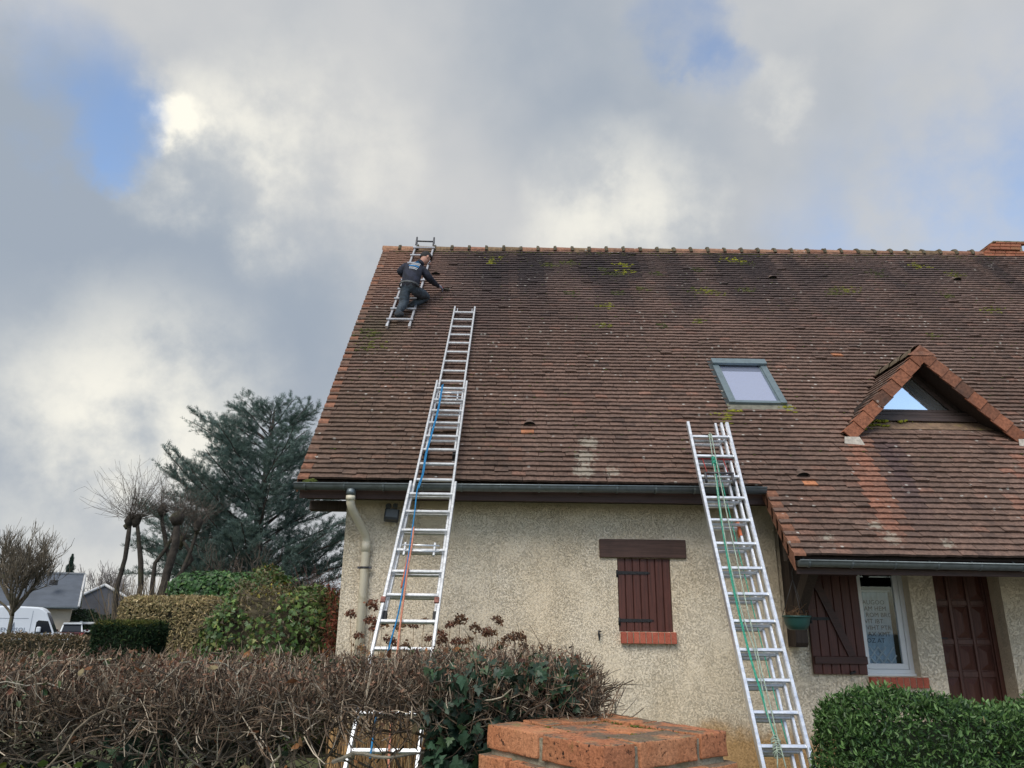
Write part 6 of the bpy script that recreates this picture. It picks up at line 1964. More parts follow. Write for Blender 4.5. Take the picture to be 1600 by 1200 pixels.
# ------------------------------------------------------------------ dried hydrangeas along the wall
def build_hydrangeas():
    heads = [(-1.54, 1.60), (-1.34, 1.70), (-1.33, 1.53), (-1.21, 1.49), (-1.01, 1.48), (-0.88, 1.49), (-0.76, 1.53), (-0.48, 1.50), (-0.38, 1.55), (-0.21, 1.47), (0.015, 1.55), (-0.06, 1.42), (-0.58, 1.40), (-0.56, 1.33), (-0.40, 1.33), (0.14, 1.37), (0.25, 1.39), (-0.09, 1.44), (-1.28, 1.45), (-1.45, 1.38), (-1.12, 1.33), (-0.70, 1.36), (-0.28, 1.34), (0.05, 1.30), (-0.95, 1.28), (-0.50, 1.24), (0.30, 1.29), (-1.40, 1.25)]
    groups = [(-9, -1.18, 'leftmost dried hydrangea beside the cream downpipe, tall brown heads'), (-1.18, -0.66, 'dried hydrangea standing directly behind the left ladder'), (-0.66, -0.24, 'dried hydrangea with brown heads just right of the left ladder'), (-0.24, 9, 'rightmost dried hydrangea, its heads above the ivy end of the hedge')]
    pal = [[((0.20, 0.085, 0.055), 4), ((0.26, 0.13, 0.08), 3), ((0.12, 0.055, 0.04), 3)], [((0.36, 0.22, 0.12), 4), ((0.27, 0.15, 0.09), 3), ((0.2, 0.1, 0.06), 2)], [((0.14, 0.075, 0.045), 3), ((0.22, 0.12, 0.07), 3), ((0.10, 0.05, 0.035), 2)]]
    PET = ([(0, 0, 0), (0.5, 0.45, 0.1), (1, 0, 0.05), (0.5, -0.45, 0.1)], [(0, 1, 2, 3)])
    protos = []
    for v in range(3):
        n = 120
        d = rnd_dirs(n); d[:, 2] = np.abs(d[:, 2]) * 1.0 - 0.25; d = unit(d)
        p = d * (0.062 * RNG.uniform(0.55, 1.05, n))[:, None] * [1, 1, 0.85]
        V, F, t = leaves(p, d, 0.026, PET, pal[v], 0.3, 0.9, 0.45)
        protos.append(np_mesh('flower_head', V, F, t))
    M_STEM = simple('straw stem', (0.23, 0.14, 0.07), 0.9, 0, 0.35, 30)
    for a, b, lab in groups:
        hs = [h for h in heads if a <= h[0] < b]
        cx = sum(h[0] for h in hs) / len(hs)
        root = thing('hydrangea', lab, 'hydrangea', (cx, 8.35, 0.0), 'dried hydrangeas along the wall')
        for (x, z) in hs:
            y = 8.30 + random.uniform(-0.05, 0.12)
            o = put(protos[random.randrange(3)], 'flower_head', root, [M_DRY], (x, y, z), (random.gauss(0, .3), random.gauss(0, .3), random.random() * 6))
            s = random.uniform(0.85, 1.25); o.scale = (s, s, s)
            bx = cx + (x - cx) * 0.5 + random.gauss(0, .04)
            mid = Vector((bx * 0.4 + x * 0.6 + random.gauss(0, .03), y + 0.03, GZ + (z - GZ) * 0.6))
            MB().tube([(bx, 8.38, GZ - 0.02), tuple(mid.lerp(Vector((bx, 8.38, GZ)), .5)), tuple(mid), (x, y, z - 0.02)], [0.005, 0.0045, 0.0038, 0.003], 5).build('stem', M_STEM, root)
        n = 45
        P = wander(n, np.stack([RNG.normal(cx, 0.20, n), RNG.uniform(8.15, 8.6, n), np.full(n, GZ)], -1), RNG.normal(0, .10, (n, 3)) + [0, 0, 1], RNG.uniform(0.8, 1.35, n), 5, 0.06)
        pr = [twig_mesh(P, np.full(n, 0.006), np.full(n, 0.0035), [((0.30, 0.18, 0.085), 3), ((0.20, 0.12, 0.06), 2), ((0.36, 0.26, 0.13), 1)], 0.25, 4)]
        m = 60
        st = P[RNG.integers(0, n, m), RNG.integers(2, 5, m)]
        pr.append(twig_mesh(wander(m, st, RNG.normal(0, .6, (m, 3)) + [0, 0, .6], RNG.uniform(.08, .25, m), 4, .2), np.full(m, .003), np.full(m, .0015), [((0.26, 0.15, 0.08), 1)]))
        stuff(pr, 'canes', M_TWIG, root)
        n = 40
        lp = P[RNG.integers(0, len(P), n), RNG.integers(2, 5, n)] + RNG.normal(0, .03, (n, 3))
        stuff([leaves(lp, rnd_dirs(n), 0.05, CURL, [((0.3, 0.2, 0.1), 2), ((0.2, 0.1, 0.05), 2), ((0.40, 0.32, 0.14), 1)], .25, .7, .3, (0, 0, -.6))], 'withered_leaves', M_DRY, root)
build_hydrangeas()

# ------------------------------------------------------------------ garden hedges to the left of the house
def hedge(name, label, lo, hi, r, n, size, pal, tpl=LEAF, aspect=0.5, lump=0.1, depth=0.05, mat=None, ins=0.12, lay=0.45, tip=None, twigs=None, cat='hedge', core=None, var=0.28):
    lo = (lo[0], lo[1], float(ground_h((lo[0] + hi[0]) / 2, (lo[1] + hi[1]) / 2)) - 0.03)
    root = thing(name, label, cat, ((lo[0] + hi[0]) / 2, (lo[1] + hi[1]) / 2, lo[2]))
    core_box(lo, hi, ins, 'light_block_core', root, core)  # added solid core keeps light from passing through the hedge
    p, d = box_shell(n, lo, hi, r, lump, 2.2, depth)
    stuff([leaves(p, d, size, tpl, pal, var, aspect, lay, tip)], 'leaves', mat or M_LEAF, root)
    if twigs:
        m, ln, rad, pl = twigs
        q, e = box_shell(m, lo, hi, r, lump, 2.2, 0.03)
        P = wander(m, q - e * ln * 0.6, e + RNG.normal(0, .45, (m, 3)) + [0, 0, 0.4], np.full(m, ln) * RNG.uniform(.5, 1.2, m), 4, .2)
        stuff([twig_mesh(P, np.full(m, rad), np.full(m, rad * .5), pl, .3)], 'twigs', M_TWIG, root)
    return root

def build_garden_left():
    hedge('yew_block', 'low dark green clipped yew block with yellowish top', (-5.14, 10.0, 0), (-4.42, 10.7, 1.455), 0.09, 26000, 0.055,
          [((0.022, 0.048, 0.022), 5), ((0.034, 0.068, 0.028), 3), ((0.065, 0.10, 0.03), 1)], LEAF, 0.26, 0.06, 0.03, M_NEEDLE, 0.09, 0.3)
    # yellow-green leaves on its top
    yt = [o for o in bpy.data.objects if o.name.startswith('yew_block')][0]
    p = np.stack([RNG.uniform(-5.10, -4.46, 2600), RNG.uniform(10.02, 10.68, 2600), 1.44 + RNG.uniform(-.03, .035, 2600)], -1)
    stuff([leaves(p, np.tile([0, 0, 1.0], (2600, 1)), 0.045, LEAF, [((0.14, 0.15, 0.035), 3), ((0.10, 0.12, 0.03), 3), ((0.18, 0.16, 0.05), 1)], .25, .25, .3, (0, 0, .8))], 'top_leaves', M_NEEDLE, yt)
    hedge('beech_hedge', 'tall straw brown clipped hedge behind the yew block', (-6.12, 12.6, 0), (-4.55, 13.6, 1.83), 0.16, 24000, 0.06,
          [((0.44, 0.34, 0.18), 4), ((0.34, 0.275, 0.14), 4), ((0.22, 0.20, 0.09), 2), ((0.50, 0.42, 0.26), 1)], CURL, 0.5, 0.06, 0.03, M_DRY, 0.10, 0.6, (0, 0, .3), (3200, 0.12, 0.004, [((0.38, 0.29, 0.17), 2), ((0.26, 0.20, 0.11), 2)]))
    hedge('laurel_hedge', 'glossy deep green ivy hedge rising behind the straw brown hedge', (-6.95, 16.2, 0), (-4.3, 17.6, 2.42), 0.35, 18000, 0.085,
          [((0.045, 0.12, 0.034), 5), ((0.07, 0.165, 0.045), 3), ((0.028, 0.07, 0.025), 2), ((0.13, 0.22, 0.055), 0.8)], IVY, 0.9, 0.12, 0.05, M_LEAF, 0.18, 0.7)
    r = thing('mixed_shrub', 'tangled brown and green shrub with ivy growing against the house corner', 'shrub', (-2.8, 10.0, 0.0))
    lo, hi = (-3.75, 9.35, 0.0), (-1.98, 11.0, 2.05)
    core_box(lo, hi, 0.25, 'light_block_core', r, simple('brown light-blocking core', (0.06, 0.05, 0.03), .95, 0, .5, 9, .8, 30))  # brown box added inside the shrub to block light
    def sh(n, dp=0.10):
        p, d = box_shell(n, lo, hi, 0.5, 0.35, 1.6, dp)
        p[:, 2] -= 0.30 * sstep(-3.0, -3.75, p[:, 0]) * sstep(1.2, 2.0, p[:, 2])
        return p, d
    p, d = sh(11000); hgt = p[:, 2]
    br = [((0.19, 0.16, 0.075), 4), ((0.14, 0.145, 0.055), 5), ((0.29, 0.215, 0.115), 2), ((0.13, 0.095, 0.06), 3)]
    a = leaves(p, d, 0.05, CURL, br, .3, .6, .3)
    p2, d2 = sh(11000); w = vnoise(p2[:, 0] * 2.2 + 3, p2[:, 2] * 2.2, 21) + 0.55 * sstep(1.5, 0.6, p2[:, 2]) - 0.10
    p2, d2 = p2[w > .36], d2[w > .36]
    b = leaves(p2, d2, 0.062, IVY, [((0.06, 0.12, 0.034), 4), ((0.10, 0.17, 0.045), 3), ((0.17, 0.27, 0.07), 1.5), ((0.22, 0.24, 0.07), 1)], .3, .9, .6)
    p3, d3 = sh(1700); k = (p3[:, 2] > 1.75) & (np.abs(p3[:, 0] + 2.55) < 0.55); p3, d3 = p3[k], d3[k]
    c = leaves(p3, d3, 0.05, LEAF, [((0.34, 0.26, 0.04), 3), ((0.22, 0.19, 0.05), 3), ((0.40, 0.34, 0.05), 1)], .25, .6, .3)
    stuff([a, b, c], 'leaves', M_LEAF, r)
    q, e = sh(1800, .10)
    P = wander(len(q), q - e * .15, e + RNG.normal(0, .8, (len(q), 3)), RNG.uniform(.12, .4, len(q)), 5, .3)
    stuff([twig_mesh(P, np.full(len(q), .0045), np.full(len(q), .002), [((0.28, 0.22, 0.14), 3), ((0.15, 0.12, 0.075), 3), ((0.36, 0.30, 0.21), 1)], .3)], 'twigs', M_TWIG, r)
    # clump of dark red stems and withered fern against the wall edge
    r = thing('red_stemmed_shrub', 'dark reddish bare shrub rising behind the tangled shrub at the corner', 'shrub', (-2.7, 12.2, 0.0))
    n = 900
    P = wander(n, np.stack([RNG.normal(-2.85, .45, n), RNG.normal(12.2, .4, n), RNG.uniform(.1, 1.6, n)], -1), RNG.normal(0, .3, (n, 3)) + [0, 0, 1], RNG.uniform(.4, 1.1, n), 6, .22)
    stuff([twig_mesh(P, np.full(n, .006), np.full(n, .0025), [((0.085, 0.035, 0.035), 3), ((0.07, 0.05, 0.045), 3), ((0.14, 0.07, 0.06), 1)], .3)], 'twigs', M_TWIG, r)
    n = 700
    st = P[RNG.integers(0, len(P), n), RNG.integers(2, 6, n)]
    stuff([leaves(st + RNG.normal(0, .05, (n, 3)), rnd_dirs(n), .06, CURL, [((0.10, 0.05, 0.04), 3), ((0.06, 0.07, 0.05), 2)], .3, .6, .3)], 'withered_leaves', M_DRY, r)
    r = thing('red_fern', 'withered rust red fern fronds hanging beside the wall corner', 'fern', (-1.95, 9.6, 0.0))
    n = 420
    P = np.stack([RNG.normal(-1.93, .045, n), RNG.uniform(9.0, 9.4, n), RNG.uniform(.9, 1.95, n)], -1); P = P[vnoise(P[:, 2] * 4, P[:, 0] * 9, 3) > .35]
    stuff([leaves(P, rnd_dirs(len(P)), .07, CURL, [((0.17, 0.05, 0.03), 3), ((0.11, 0.04, 0.03), 2), ((0.22, 0.09, 0.05), 1)], .3, .4, .3, (0, 0, -.8))], 'fronds', M_DRY, r)
    hedge('low_brown_hedge', 'long low brown hedge in front of the parked van', (-15.5, 18.6, 0), (-8.6, 19.4, 1.06), 0.15, 24000, 0.075,
          [((0.20, 0.145, 0.09), 4), ((0.15, 0.12, 0.065), 4), ((0.28, 0.205, 0.135), 2), ((0.09, 0.08, 0.045), 3), ((0.40, 0.33, 0.25), .5)], CURL, .55, .09, .05, M_DRY, .12, .35)
build_garden_left()

# ------------------------------------------------------------------ trees
def grow(base, d0, length, r0, levels, spread, n_child, shrink=0.68, up=0.12, seg=5, wob=0.13):
    """recursive limbs -> per level list of (path, r0, r1)"""
    out = [[] for _ in range(levels)]
    def rec(p, d, ln, r, lv):
        pts = [np.array(p)]; d = np.array(d, float)
        for i in range(seg):
            d = d + RNG.normal(0, wob, 3) + [0, 0, up]; d /= np.linalg.norm(d); pts.append(pts[-1] + d * ln / seg)
        r1 = r * 0.55
        out[lv].append((np.array(pts), r, r1))
        if lv + 1 < levels:
            for c in range(n_child[lv]):
                t = RNG.uniform(0.35, 1.0); k = min(int(t * seg), seg - 1); q = pts[k] + (pts[k + 1] - pts[k]) * (t * seg - k)
                nd = d + RNG.normal(0, spread, 3); nd /= np.linalg.norm(nd)
                rec(q, nd, ln * shrink * RNG.uniform(.7, 1.15), max(r1 * 0.75, .004), lv + 1)
    rec(base, d0, length, r0, 0)
    return out

def tree_meshes(root, out, thick, pal, mats=(None, None)):
    """the first levels become trunk and limbs, the rest the crown of twigs"""
    mb = MB()
    for lv in range(thick):
        for pts, a, b in out[lv]:
            mb.tube([tuple(p) for p in pts], list(np.linspace(a, b, len(pts))), 7)
    mb.build('trunk', mats[0] or M_BARK, root)
    parts = []
    for lv in range(thick, len(out)):
        if not out[lv]: continue
        P = np.array([o[0] for o in out[lv]]); a = np.array([o[1] for o in out[lv]]); b = np.array([o[2] for o in out[lv]])
        parts.append(twig_mesh(P, a, b, pal, .25))
    tag(stuff(parts, 'crown', mats[1] or M_TWIG, root))

def build_trees():
    # bare garden tree by the van
    bz = float(ground_h(-14.0, 22.9))
    t = thing('bare_tree', 'leafless round-headed tree in front of the white van at the left edge', 'tree', (-14.05, 22.9, bz))
    out = grow((-14.05, 22.9, bz), (0.0, 0, 1), 2.0, 0.085, 1, .5, [0], up=.3, wob=.04)
    tip = out[0][0][0][-1]
    lv = [[out[0][0]], [], [], [], []]
    for k in range(11):
        an = k * 2.4; d = np.array([math.cos(an) * .9, math.sin(an) * .9, RNG.uniform(.5, 1.3)])
        sub = grow(tip - [0, 0, RNG.uniform(0, .35)], d, RNG.uniform(1.05, 1.5), .04, 4, .5, [8, 7, 3], .66, .2)
        for i in range(4): lv[i + 1] += sub[i]
    for l_ in lv[3:]:
        for i, (p, a, b) in enumerate(l_): l_[i] = (p, max(a, .007), max(b, .004))
    tree_meshes(t, lv, 2, [((0.15, 0.12, 0.085), 3), ((0.10, 0.085, 0.06), 3), ((0.20, 0.165, 0.125), 1)])
    # pollards with knuckled limbs
    def pollard(x, y, label, stems, shoots, slen):
        bz = float(ground_h(x, y))
        t = thing('pollard_tree', label, 'tree', (x, y, bz), 'pollarded trees by the cedar')
        mb = MB(); ends = []
        for pts, r in stems:
            P = [(x + a, y + b, c if i else bz) for i, (a, b, c) in enumerate(pts)]
            P = [p for i in range(len(P) - 1) for p in (P[i], tuple((P[i][k] + P[i + 1][k]) / 2 + random.gauss(0, .035) * (k < 2) for k in range(3)))] + [P[-1]]
            mb.tube(P, [r * .82 * (1 - .3 * i / len(P)) * random.uniform(.8, 1.25) for i in range(len(P))], 9)
            e = Vector(P[-1])
            mb.tube([e - Vector((0, 0, .2)), e - Vector((0.03, 0, .05)), e + Vector((0.02, 0, .08)), e + Vector((0, 0, .16))], [r * .8, r * 1.5, r * 1.25, r * .5], 9)
            for _ in range(3): q_ = e + Vector((random.gauss(0, r * .4), random.gauss(0, r * .4), random.uniform(-.3, .0))); mb.tube([q_, q_ + Vector((random.gauss(0, .07), 0, .09))], [r * .7, r * .5], 7)
            ends.append((np.array(P[-1]), r))
        mb.build('trunk', simple('dark pollard bark', (0.040, 0.033, 0.027), .95, 0, .5, 7, 1.0, 25, dirt=((0.07, 0.075, 0.03), 2, .54, .6)), t)
        pr = []
        for e, r in ends:
            n = shoots
            d = rnd_dirs(n); d[:, 2] = np.abs(d[:, 2]) * 1.1 + .10
            P = wander(n, e + d * r, d, slen * RNG.uniform(.35, 1.1, n), 6, .13, .06)
            pr.append(twig_mesh(P, np.full(n, .0048), np.full(n, .003), [((0.085, 0.068, 0.055), 3), ((0.12, 0.095, 0.08), 2)], .25))
            m = n * 2
            st = P[RNG.integers(0, n, m), RNG.integers(2, 6, m)]; dd = RNG.normal(0, .6, (m, 3)) + [0, 0, .5]
            pr.append(twig_mesh(wander(m, st, dd, RNG.uniform(.15, .45, m), 3, .1), np.full(m, .0035), np.full(m, .0025), [((0.09, 0.072, 0.06), 1)]))
        stuff(pr, 'shoots', M_TWIG, t)
    pollard(-10.2, 21.0, 'left pollard with two straight dark stems and a fan of thin shoots',
            [([(0, 0, 0), (0.02, 0, 1.5), (0.03, .05, 3.0), (0.02, 0, 4.05)], .085), ([(0.45, .1, 0), (0.50, .1, 1.6), (0.45, .1, 2.9), (0.18, .05, 4.05)], .09)], 75, 1.7)
    pollard(-9.35, 21.3, 'middle pollard with crossing limbs ending in knuckles',
            [([(0, 0, 0), (0.02, 0, 1.6), (-0.10, 0, 2.9), (0.25, .05, 3.6), (0.42, 0, 4.15)], .075), ([(0, 0, 0), (0.05, .1, 1.8), (0.25, .1, 3.0), (0.0, .1, 3.7), (-0.12, 0, 4.4)], .075), ([(0.1, 0, 1.6), (0.5, 0, 2.4), (0.9, 0, 3.0), (0.55, 0, 3.55)], .07)], 45, 1.1)
    pollard(-8.75, 20.4, 'right pollard, the thickest trunk, greenish with moss',
            [([(0, 0, 0), (0, 0, 1.2), (0.05, 0, 2.6), (0.12, 0, 4.05)], .13), ([(0.1, 0, .9), (0.35, 0, 2.2), (0.60, 0, 3.2), (0.7, 0, 3.9)], .08)], 45, 1.0)
    # brush of suckers at their feet
    b = thing('sucker_brush', 'pale brown brush of thin suckers at the foot of the pollards', 'shrub', (-9.2, 20.0, 0.0))
    n = 1100
    P = wander(n, np.stack([RNG.uniform(-9.6, -6.2, n), RNG.uniform(19.4, 20.5, n), np.full(n, .0)], -1), RNG.normal(0, .10, (n, 3)) + [0, 0, 1], RNG.uniform(1.0, 2.6, n), 6, .11)
    stuff([twig_mesh(P, np.full(n, .009), np.full(n, .005), [((0.17, 0.125, 0.075), 3), ((0.10, 0.08, 0.05), 3), ((0.23, 0.18, 0.12), 1)], .3)], 'twigs', M_TWIG, b)
    # big bare shrub between pollards and cedar
    b = thing('bare_thicket', 'dark bare thicket of fine twigs in front of the cedar', 'shrub', (-7.6, 23.5, 0.1))
    lv = [[], [], [], []]
    for k in range(9):
        an = RNG.uniform(0, 6.28)
        sub = grow((-8.3 + RNG.normal(0, .6), 23.5 + RNG.normal(0, .5), 0.1), (math.cos(an) * .35, math.sin(an) * .3, 1), RNG.uniform(1.3, 2.1), .04, 4, .45, [7, 6, 3], .62, .1)
        for i in range(4): lv[i] += sub[i]
    for l_ in lv[2:]:
        for i, (p, a, c) in enumerate(l_): l_[i] = (p, max(a, .008), max(c, .005))
    tree_meshes(b, lv, 1, [((0.09, 0.07, 0.055), 3), ((0.13, 0.10, 0.08), 2), ((0.06, 0.05, 0.04), 2)])
    # cedar
    cx, cy = -9.0, 28.5
    bz = float(ground_h(cx, cy))
    t = thing('cedar', 'large blue green cedar with layered drooping sprays left of the house', 'tree', (cx, cy, bz))
    mb = MB(); mb.tube([(cx, cy, bz - .1), (cx + .05, cy, 2.5), (cx, cy, 5), (cx + .1, cy, 7.5), (cx + .12, cy, 9.35)], [.30, .24, .17, .09, .02], 10)
    limbs = []
    def prof(z):
        return np.interp(z, [0.6, 2.0, 4.0, 6.0, 7.2, 8.2, 8.9, 9.4], [4.4, 4.8, 4.5, 3.8, 3.0, 2.2, 1.3, .3])
    for k in range(105):
        z = 0.9 + 8.3 * (k + RNG.random()) / 105; an = k * 2.39996 + RNG.normal(0, .25)
        limbs.append((np.array([cx, cy, z]), an, prof(z) * RNG.uniform(.65, 1.12), RNG.uniform(.28, .5) + .035 * z, .065 * (1 - z / 13)))
    limbs += [(np.array([cx, cy, 4.1]), math.pi * 1.0, 5.1, .62, .09), (np.array([cx, cy, 3.7]), math.pi * .96, 4.3, .52, .08), (np.array([cx, cy, 4.3]), math.pi * 1.06, 4.4, .55, .08), (np.array([cx, cy, 2.6]), math.pi * 1.02, 4.0, .40, .08),
              (np.array([cx, cy, 2.6]), 0.1, 4.4, .22, .08), (np.array([cx, cy, 3.2]), -.1, 4.2, .18, .08), (np.array([cx, cy, 7.6]), -.2, 2.6, .75, .05), (np.array([cx, cy, 8.0]), 3.0, 2.4, .72, .05)]
    limbs += [(np.array([cx, cy, RNG.uniform(1.6, 4.6)]), math.pi + RNG.uniform(-.45, .35), RNG.uniform(3.4, 4.9), RNG.uniform(.25, .6), .07) for _ in range(13)]
    sp_p, sp_d = [], []
    for p0, an, ln, rise, r in limbs:
        k = 8; pts = [p0]; d = np.array([math.cos(an), math.sin(an), rise]); d /= np.linalg.norm(d)
        for i in range(k):
            d = d + RNG.normal(0, .06, 3) + [0, 0, -.035 if ln < 3.9 else .012]; d /= np.linalg.norm(d); pts.append(pts[-1] + d * ln / k)
        pts = np.array(pts)
        mb.tube([tuple(p) for p in pts], list(np.linspace(r, .010, k + 1)), 5)
        side = np.cross(d, [0, 0, 1]); side /= np.linalg.norm(side)
        for j in range(int(10.5 * ln)):
            tt = RNG.uniform(.22, 1.0); a = tt * k; i = min(int(a), k - 1); q = pts[i] + (pts[i + 1] - pts[i]) * (a - i)
            l2 = ln * .30 * (1.15 - tt) + .22
            dd = side * RNG.choice([-1, 1]) * RNG.uniform(.5, 1.0) + (pts[-1] - pts[0]) / ln * RNG.uniform(.4, .9) + RNG.normal(0, .12, 3)
            dd /= np.linalg.norm(dd); m = max(3, int(l2 / .07)); e = q.copy()
            for s_ in range(m):
                dd = dd + RNG.normal(0, .10, 3) + [0, 0, .02]; dd /= np.linalg.norm(dd); e = e + dd * l2 / m
                sp_p.append(e.copy()); sp_d.append(dd.copy())
    mb.build('trunk', simple('cedar bark', (0.06, 0.048, 0.04), .95, 0, .3, 8, .8, 30), t)
    P = np.array(sp_p); D = np.array(sp_d); n = len(P)
    V, F = inst_np(SPRIG[0], SPRIG[1], P + RNG.normal(0, .02, (n, 3)), D + RNG.normal(0, .25, (n, 3)), np.tile([0, 0, 1.0], (n, 1)) + RNG.normal(0, .3, (n, 3)), RNG.uniform(.12, .23, n))
    stuff([(V, F, np.repeat(tints(n, [((0.14, 0.21, 0.185), 4), ((0.18, 0.255, 0.23), 3), ((0.10, 0.15, 0.13), 3), ((0.24, 0.32, 0.30), 1.2)], .25), len(SPRIG[0]), 0))], 'crown', M_NEEDLE, t)
    # far trees
    t = thing('far_conifer', 'small dark conifer behind the slate roof', 'tree', (-38.5, 70, -.5))
    n = 3500; z = RNG.uniform(0, 1, n) ** .8; rr = (1 - z) ** 1.15 * 2.3 + .03; an = RNG.uniform(0, 6.28, n); q = np.sqrt(RNG.random(n)) * (.75 + .3 * np.sin(z * 55))
    P = np.stack([-38.6 + np.cos(an) * rr * q * (1 + .25 * np.sin(an * 5 + z * 30)), 70 + np.sin(an) * rr * q, z * 6.8 - .3], -1)
    D = np.stack([np.cos(an), np.sin(an), np.full(n, .5)], -1)
    D[:, 2] += 1.2 * z ** 2
    V, F = inst_np(SPRIG[0], SPRIG[1], P, D, np.tile([0, 0, 1.0], (n, 1)) + RNG.normal(0, .3, (n, 3)), RNG.uniform(.35, .7, n) * (1.05 - .8 * z))
    MB().tube([(-38.6, 70, -.6), (-38.6, 70, 5.5)], [.2, .03], 7).build('trunk', M_BARK, t)
    stuff([(V, F, np.repeat(tints(n, [((0.045, 0.085, 0.065), 3), ((0.07, 0.12, 0.09), 2)]), len(SPRIG[0]), 0))], 'crown', M_NEEDLE, t)
    for (x, y, h, lab) in ((-36.0, 72, 6.3, 'pale hazy birch tree between the two far houses'), (-32.0, 66, 4.4, 'pale bare bush-like tree right of the far birch')):
        t = thing('far_birch', lab, 'tree', (x, y, -.5))
        lv = [[], [], [], []]
        for k in range(3):
            sub = grow((x, y, -.5), (RNG.normal(0, .15), 0, 1), h * .55, .10, 4, .5, [9, 7, 4], .62, .12)
            for i in range(4): lv[i] += sub[i]
        for l_ in lv[1:]:
            for i, (p, a, c) in enumerate(l_): l_[i] = (p, max(a, .022), max(c, .014))
        tree_meshes(t, lv, 1, [((0.30, 0.27, 0.26), 3), ((0.22, 0.20, 0.19), 2)], (simple('birch bark', (0.35, 0.33, 0.31), .9, 0, .3, 5), None))
build_trees()

# ------------------------------------------------------------------ the street on the left: houses, vehicles, fence
def build_street():
    gz = -0.62
    M_SLATE = simple('grey slate roof', (0.085, 0.10, 0.125), .7, 0, .15, 1.2, .4, 12, st=(1, 1, 3))
    M_RENDER = simple('beige house render', (0.45, 0.39, 0.30), .95, 0, .12, 1.0)
    h = thing('slate_house', 'far house with plain grey slate roof behind the white van', 'house', (-31.5, 51, gz))
    x0, x1, yr, ye, zr, ze_ = -37.0, -27.6, 51.2, 47.8, 4.0, 1.86
    MB().box((x0 + .3, 48.3, gz), (x1 - .35, 54.0, 2.1)).build('wall', M_RENDER, h)
    rf = MB()
    for sgn in (-1, 1):
        ya = yr; yb = yr + sgn * (yr - ye)
        vs = [(x0, ya, zr), (x1, ya, zr), (x1, yb, ze_), (x0, yb, ze_)]
        rf.add(vs + [(p[0], p[1], p[2] - .12) for p in vs], [(0, 1, 2, 3), (4, 5, 6, 7), (1, 2, 6, 5), (0, 3, 7, 4), (2, 3, 7, 6)])
    ro = rf.build('roof', M_SLATE, h)
    M_TRIM = simple('pale roof trim', (0.55, 0.55, 0.55), .7)
    v = MB()
    for sgn in (-1, 1):
        yb = yr + sgn * (yr - ye)
        v.tube([(x1 + .02, yr, zr + .02), (x1 + .02, yb, ze_ + .02)], .07, 6)
    v.build('verge_trim', M_TRIM, ro)
    MB().tube([(x0, yr, zr + .02), (x1, yr, zr + .02)], .10, 8).build('ridge', simple('ridge cap grey', (0.26, 0.27, 0.28), .8), ro)
    MB().tube([(x0, ye - .06, ze_ - .06), (x1, ye - .06, ze_ - .06)], .07, 8).build('gutter', M_ZINC, ro)
    g = MB()
    for x in (x0 + .3, x1 - .35):
        g.add([(x, 48.3, 2.1), (x, 54.0, 2.1), (x, yr, zr - .1)], [(0, 1, 2)])
    g.build('gable_wall', M_RENDER, h)
    f = thing('roof_vent', 'tiny vent near the right end of the slate roof ridge', 'vent', (-28.6, 50.2, 3.4)); MB().box((-28.75, 50.0, 3.2), (-28.45, 50.5, 3.52), 0, None, .02).build('hood', M_STEEL, f)
    h.rotation_euler.z = R(27)
    h2 = thing('gabled_house', 'far grey gabled roof half hidden behind bare bushes', 'house', (-30.2, 60, gz))
    MB().box((-34, 58.3, gz), (-26.5, 66, 1.5)).build('wall', simple('grey render', (0.30, 0.29, 0.28), .95), h2)
    r2 = MB(); vs = []
    for y in (57.9, 66.4):
        vs += [(-34.4, y, 1.2), (-30.2, y, 3.5), (-26.0, y, 1.2)]
    r2.add(vs, [(0, 1, 4, 3), (1, 2, 5, 4), (0, 1, 2), (3, 4, 5)])
    ro = r2.build('roof', simple('dark grey roof', (0.10, 0.10, 0.11), .8, 0, .2, 1), h2)
    v = MB()
    for a, b in (((-34.45, 1.18), (-30.2, 3.53)), ((-30.2, 3.53), (-25.95, 1.18))):
        v.tube([(a[0], 57.85, a[1]), (b[0], 57.85, b[1])], .11, 6)
    v.build('verge_trim', M_TRIM, ro)
    h2.rotation_euler.z = R(27)
    # green garden hedges and topiary behind the fence
    GR = [((0.030, 0.055, 0.022), 4), ((0.045, 0.075, 0.03), 3), ((0.022, 0.04, 0.018), 2)]
    hedge('far_hedge', 'dull green hedge behind the red car', (-31.5, 53.2, 0), (-26.0, 54.4, 1.35), .2, 4500, .16, GR, LEAF, .6, .08, .06, M_LEAF, .15)
    hedge('far_hedge', 'darker green hedge right of the red car, below the gabled house', (-25.9, 54.0, 0), (-17.5, 55.5, 1.60), .2, 6000, .16, GR, LEAF, .6, .08, .06, M_LEAF, .15)
    t = thing('dome_topiary', 'dark green clipped dome bush below the slate roof gable', 'shrub', (-27.5, 52.2, gz))
    n = 3000; d = rnd_dirs(n); d[:, 2] = np.abs(d[:, 2]); P = np.array([-27.5, 52.2, .35]) + d * [1.55, 1.2, 1.35] * RNG.uniform(.93, 1.03, (n, 1))
    stuff([leaves(P, d, .16, LEAF, GR, .25, .6, .5)], 'leaves', M_LEAF, t)
    MB().box((-28.6, 51.5, gz), (-26.4, 52.9, 1.1), 0, None, .5).build('light_block_core', M_DARKCORE, t)  # dark box added inside the dome to block light
    # white post and rail fence
    f = thing('white_fence', 'white post and rail fence on both sides of the red car', 'fence', (-26, 51, gz))
    M_WP = simple('white fence paint', (0.72, 0.73, 0.72), .7, 0, .08, 3)
    for z in (0.33, 0.82):
        MB().box((-33, 50.96, z), (-18.5, 51.04, z + .13), 0, None, .01).build('rail', M_WP, f)
    x = -32.6
    while x < -18.5:
        MB().box((x, 51.042, gz), (x + .13, 51.14, 1.0), 0, None, .01).build('post', M_WP, f)
        x += 1.9

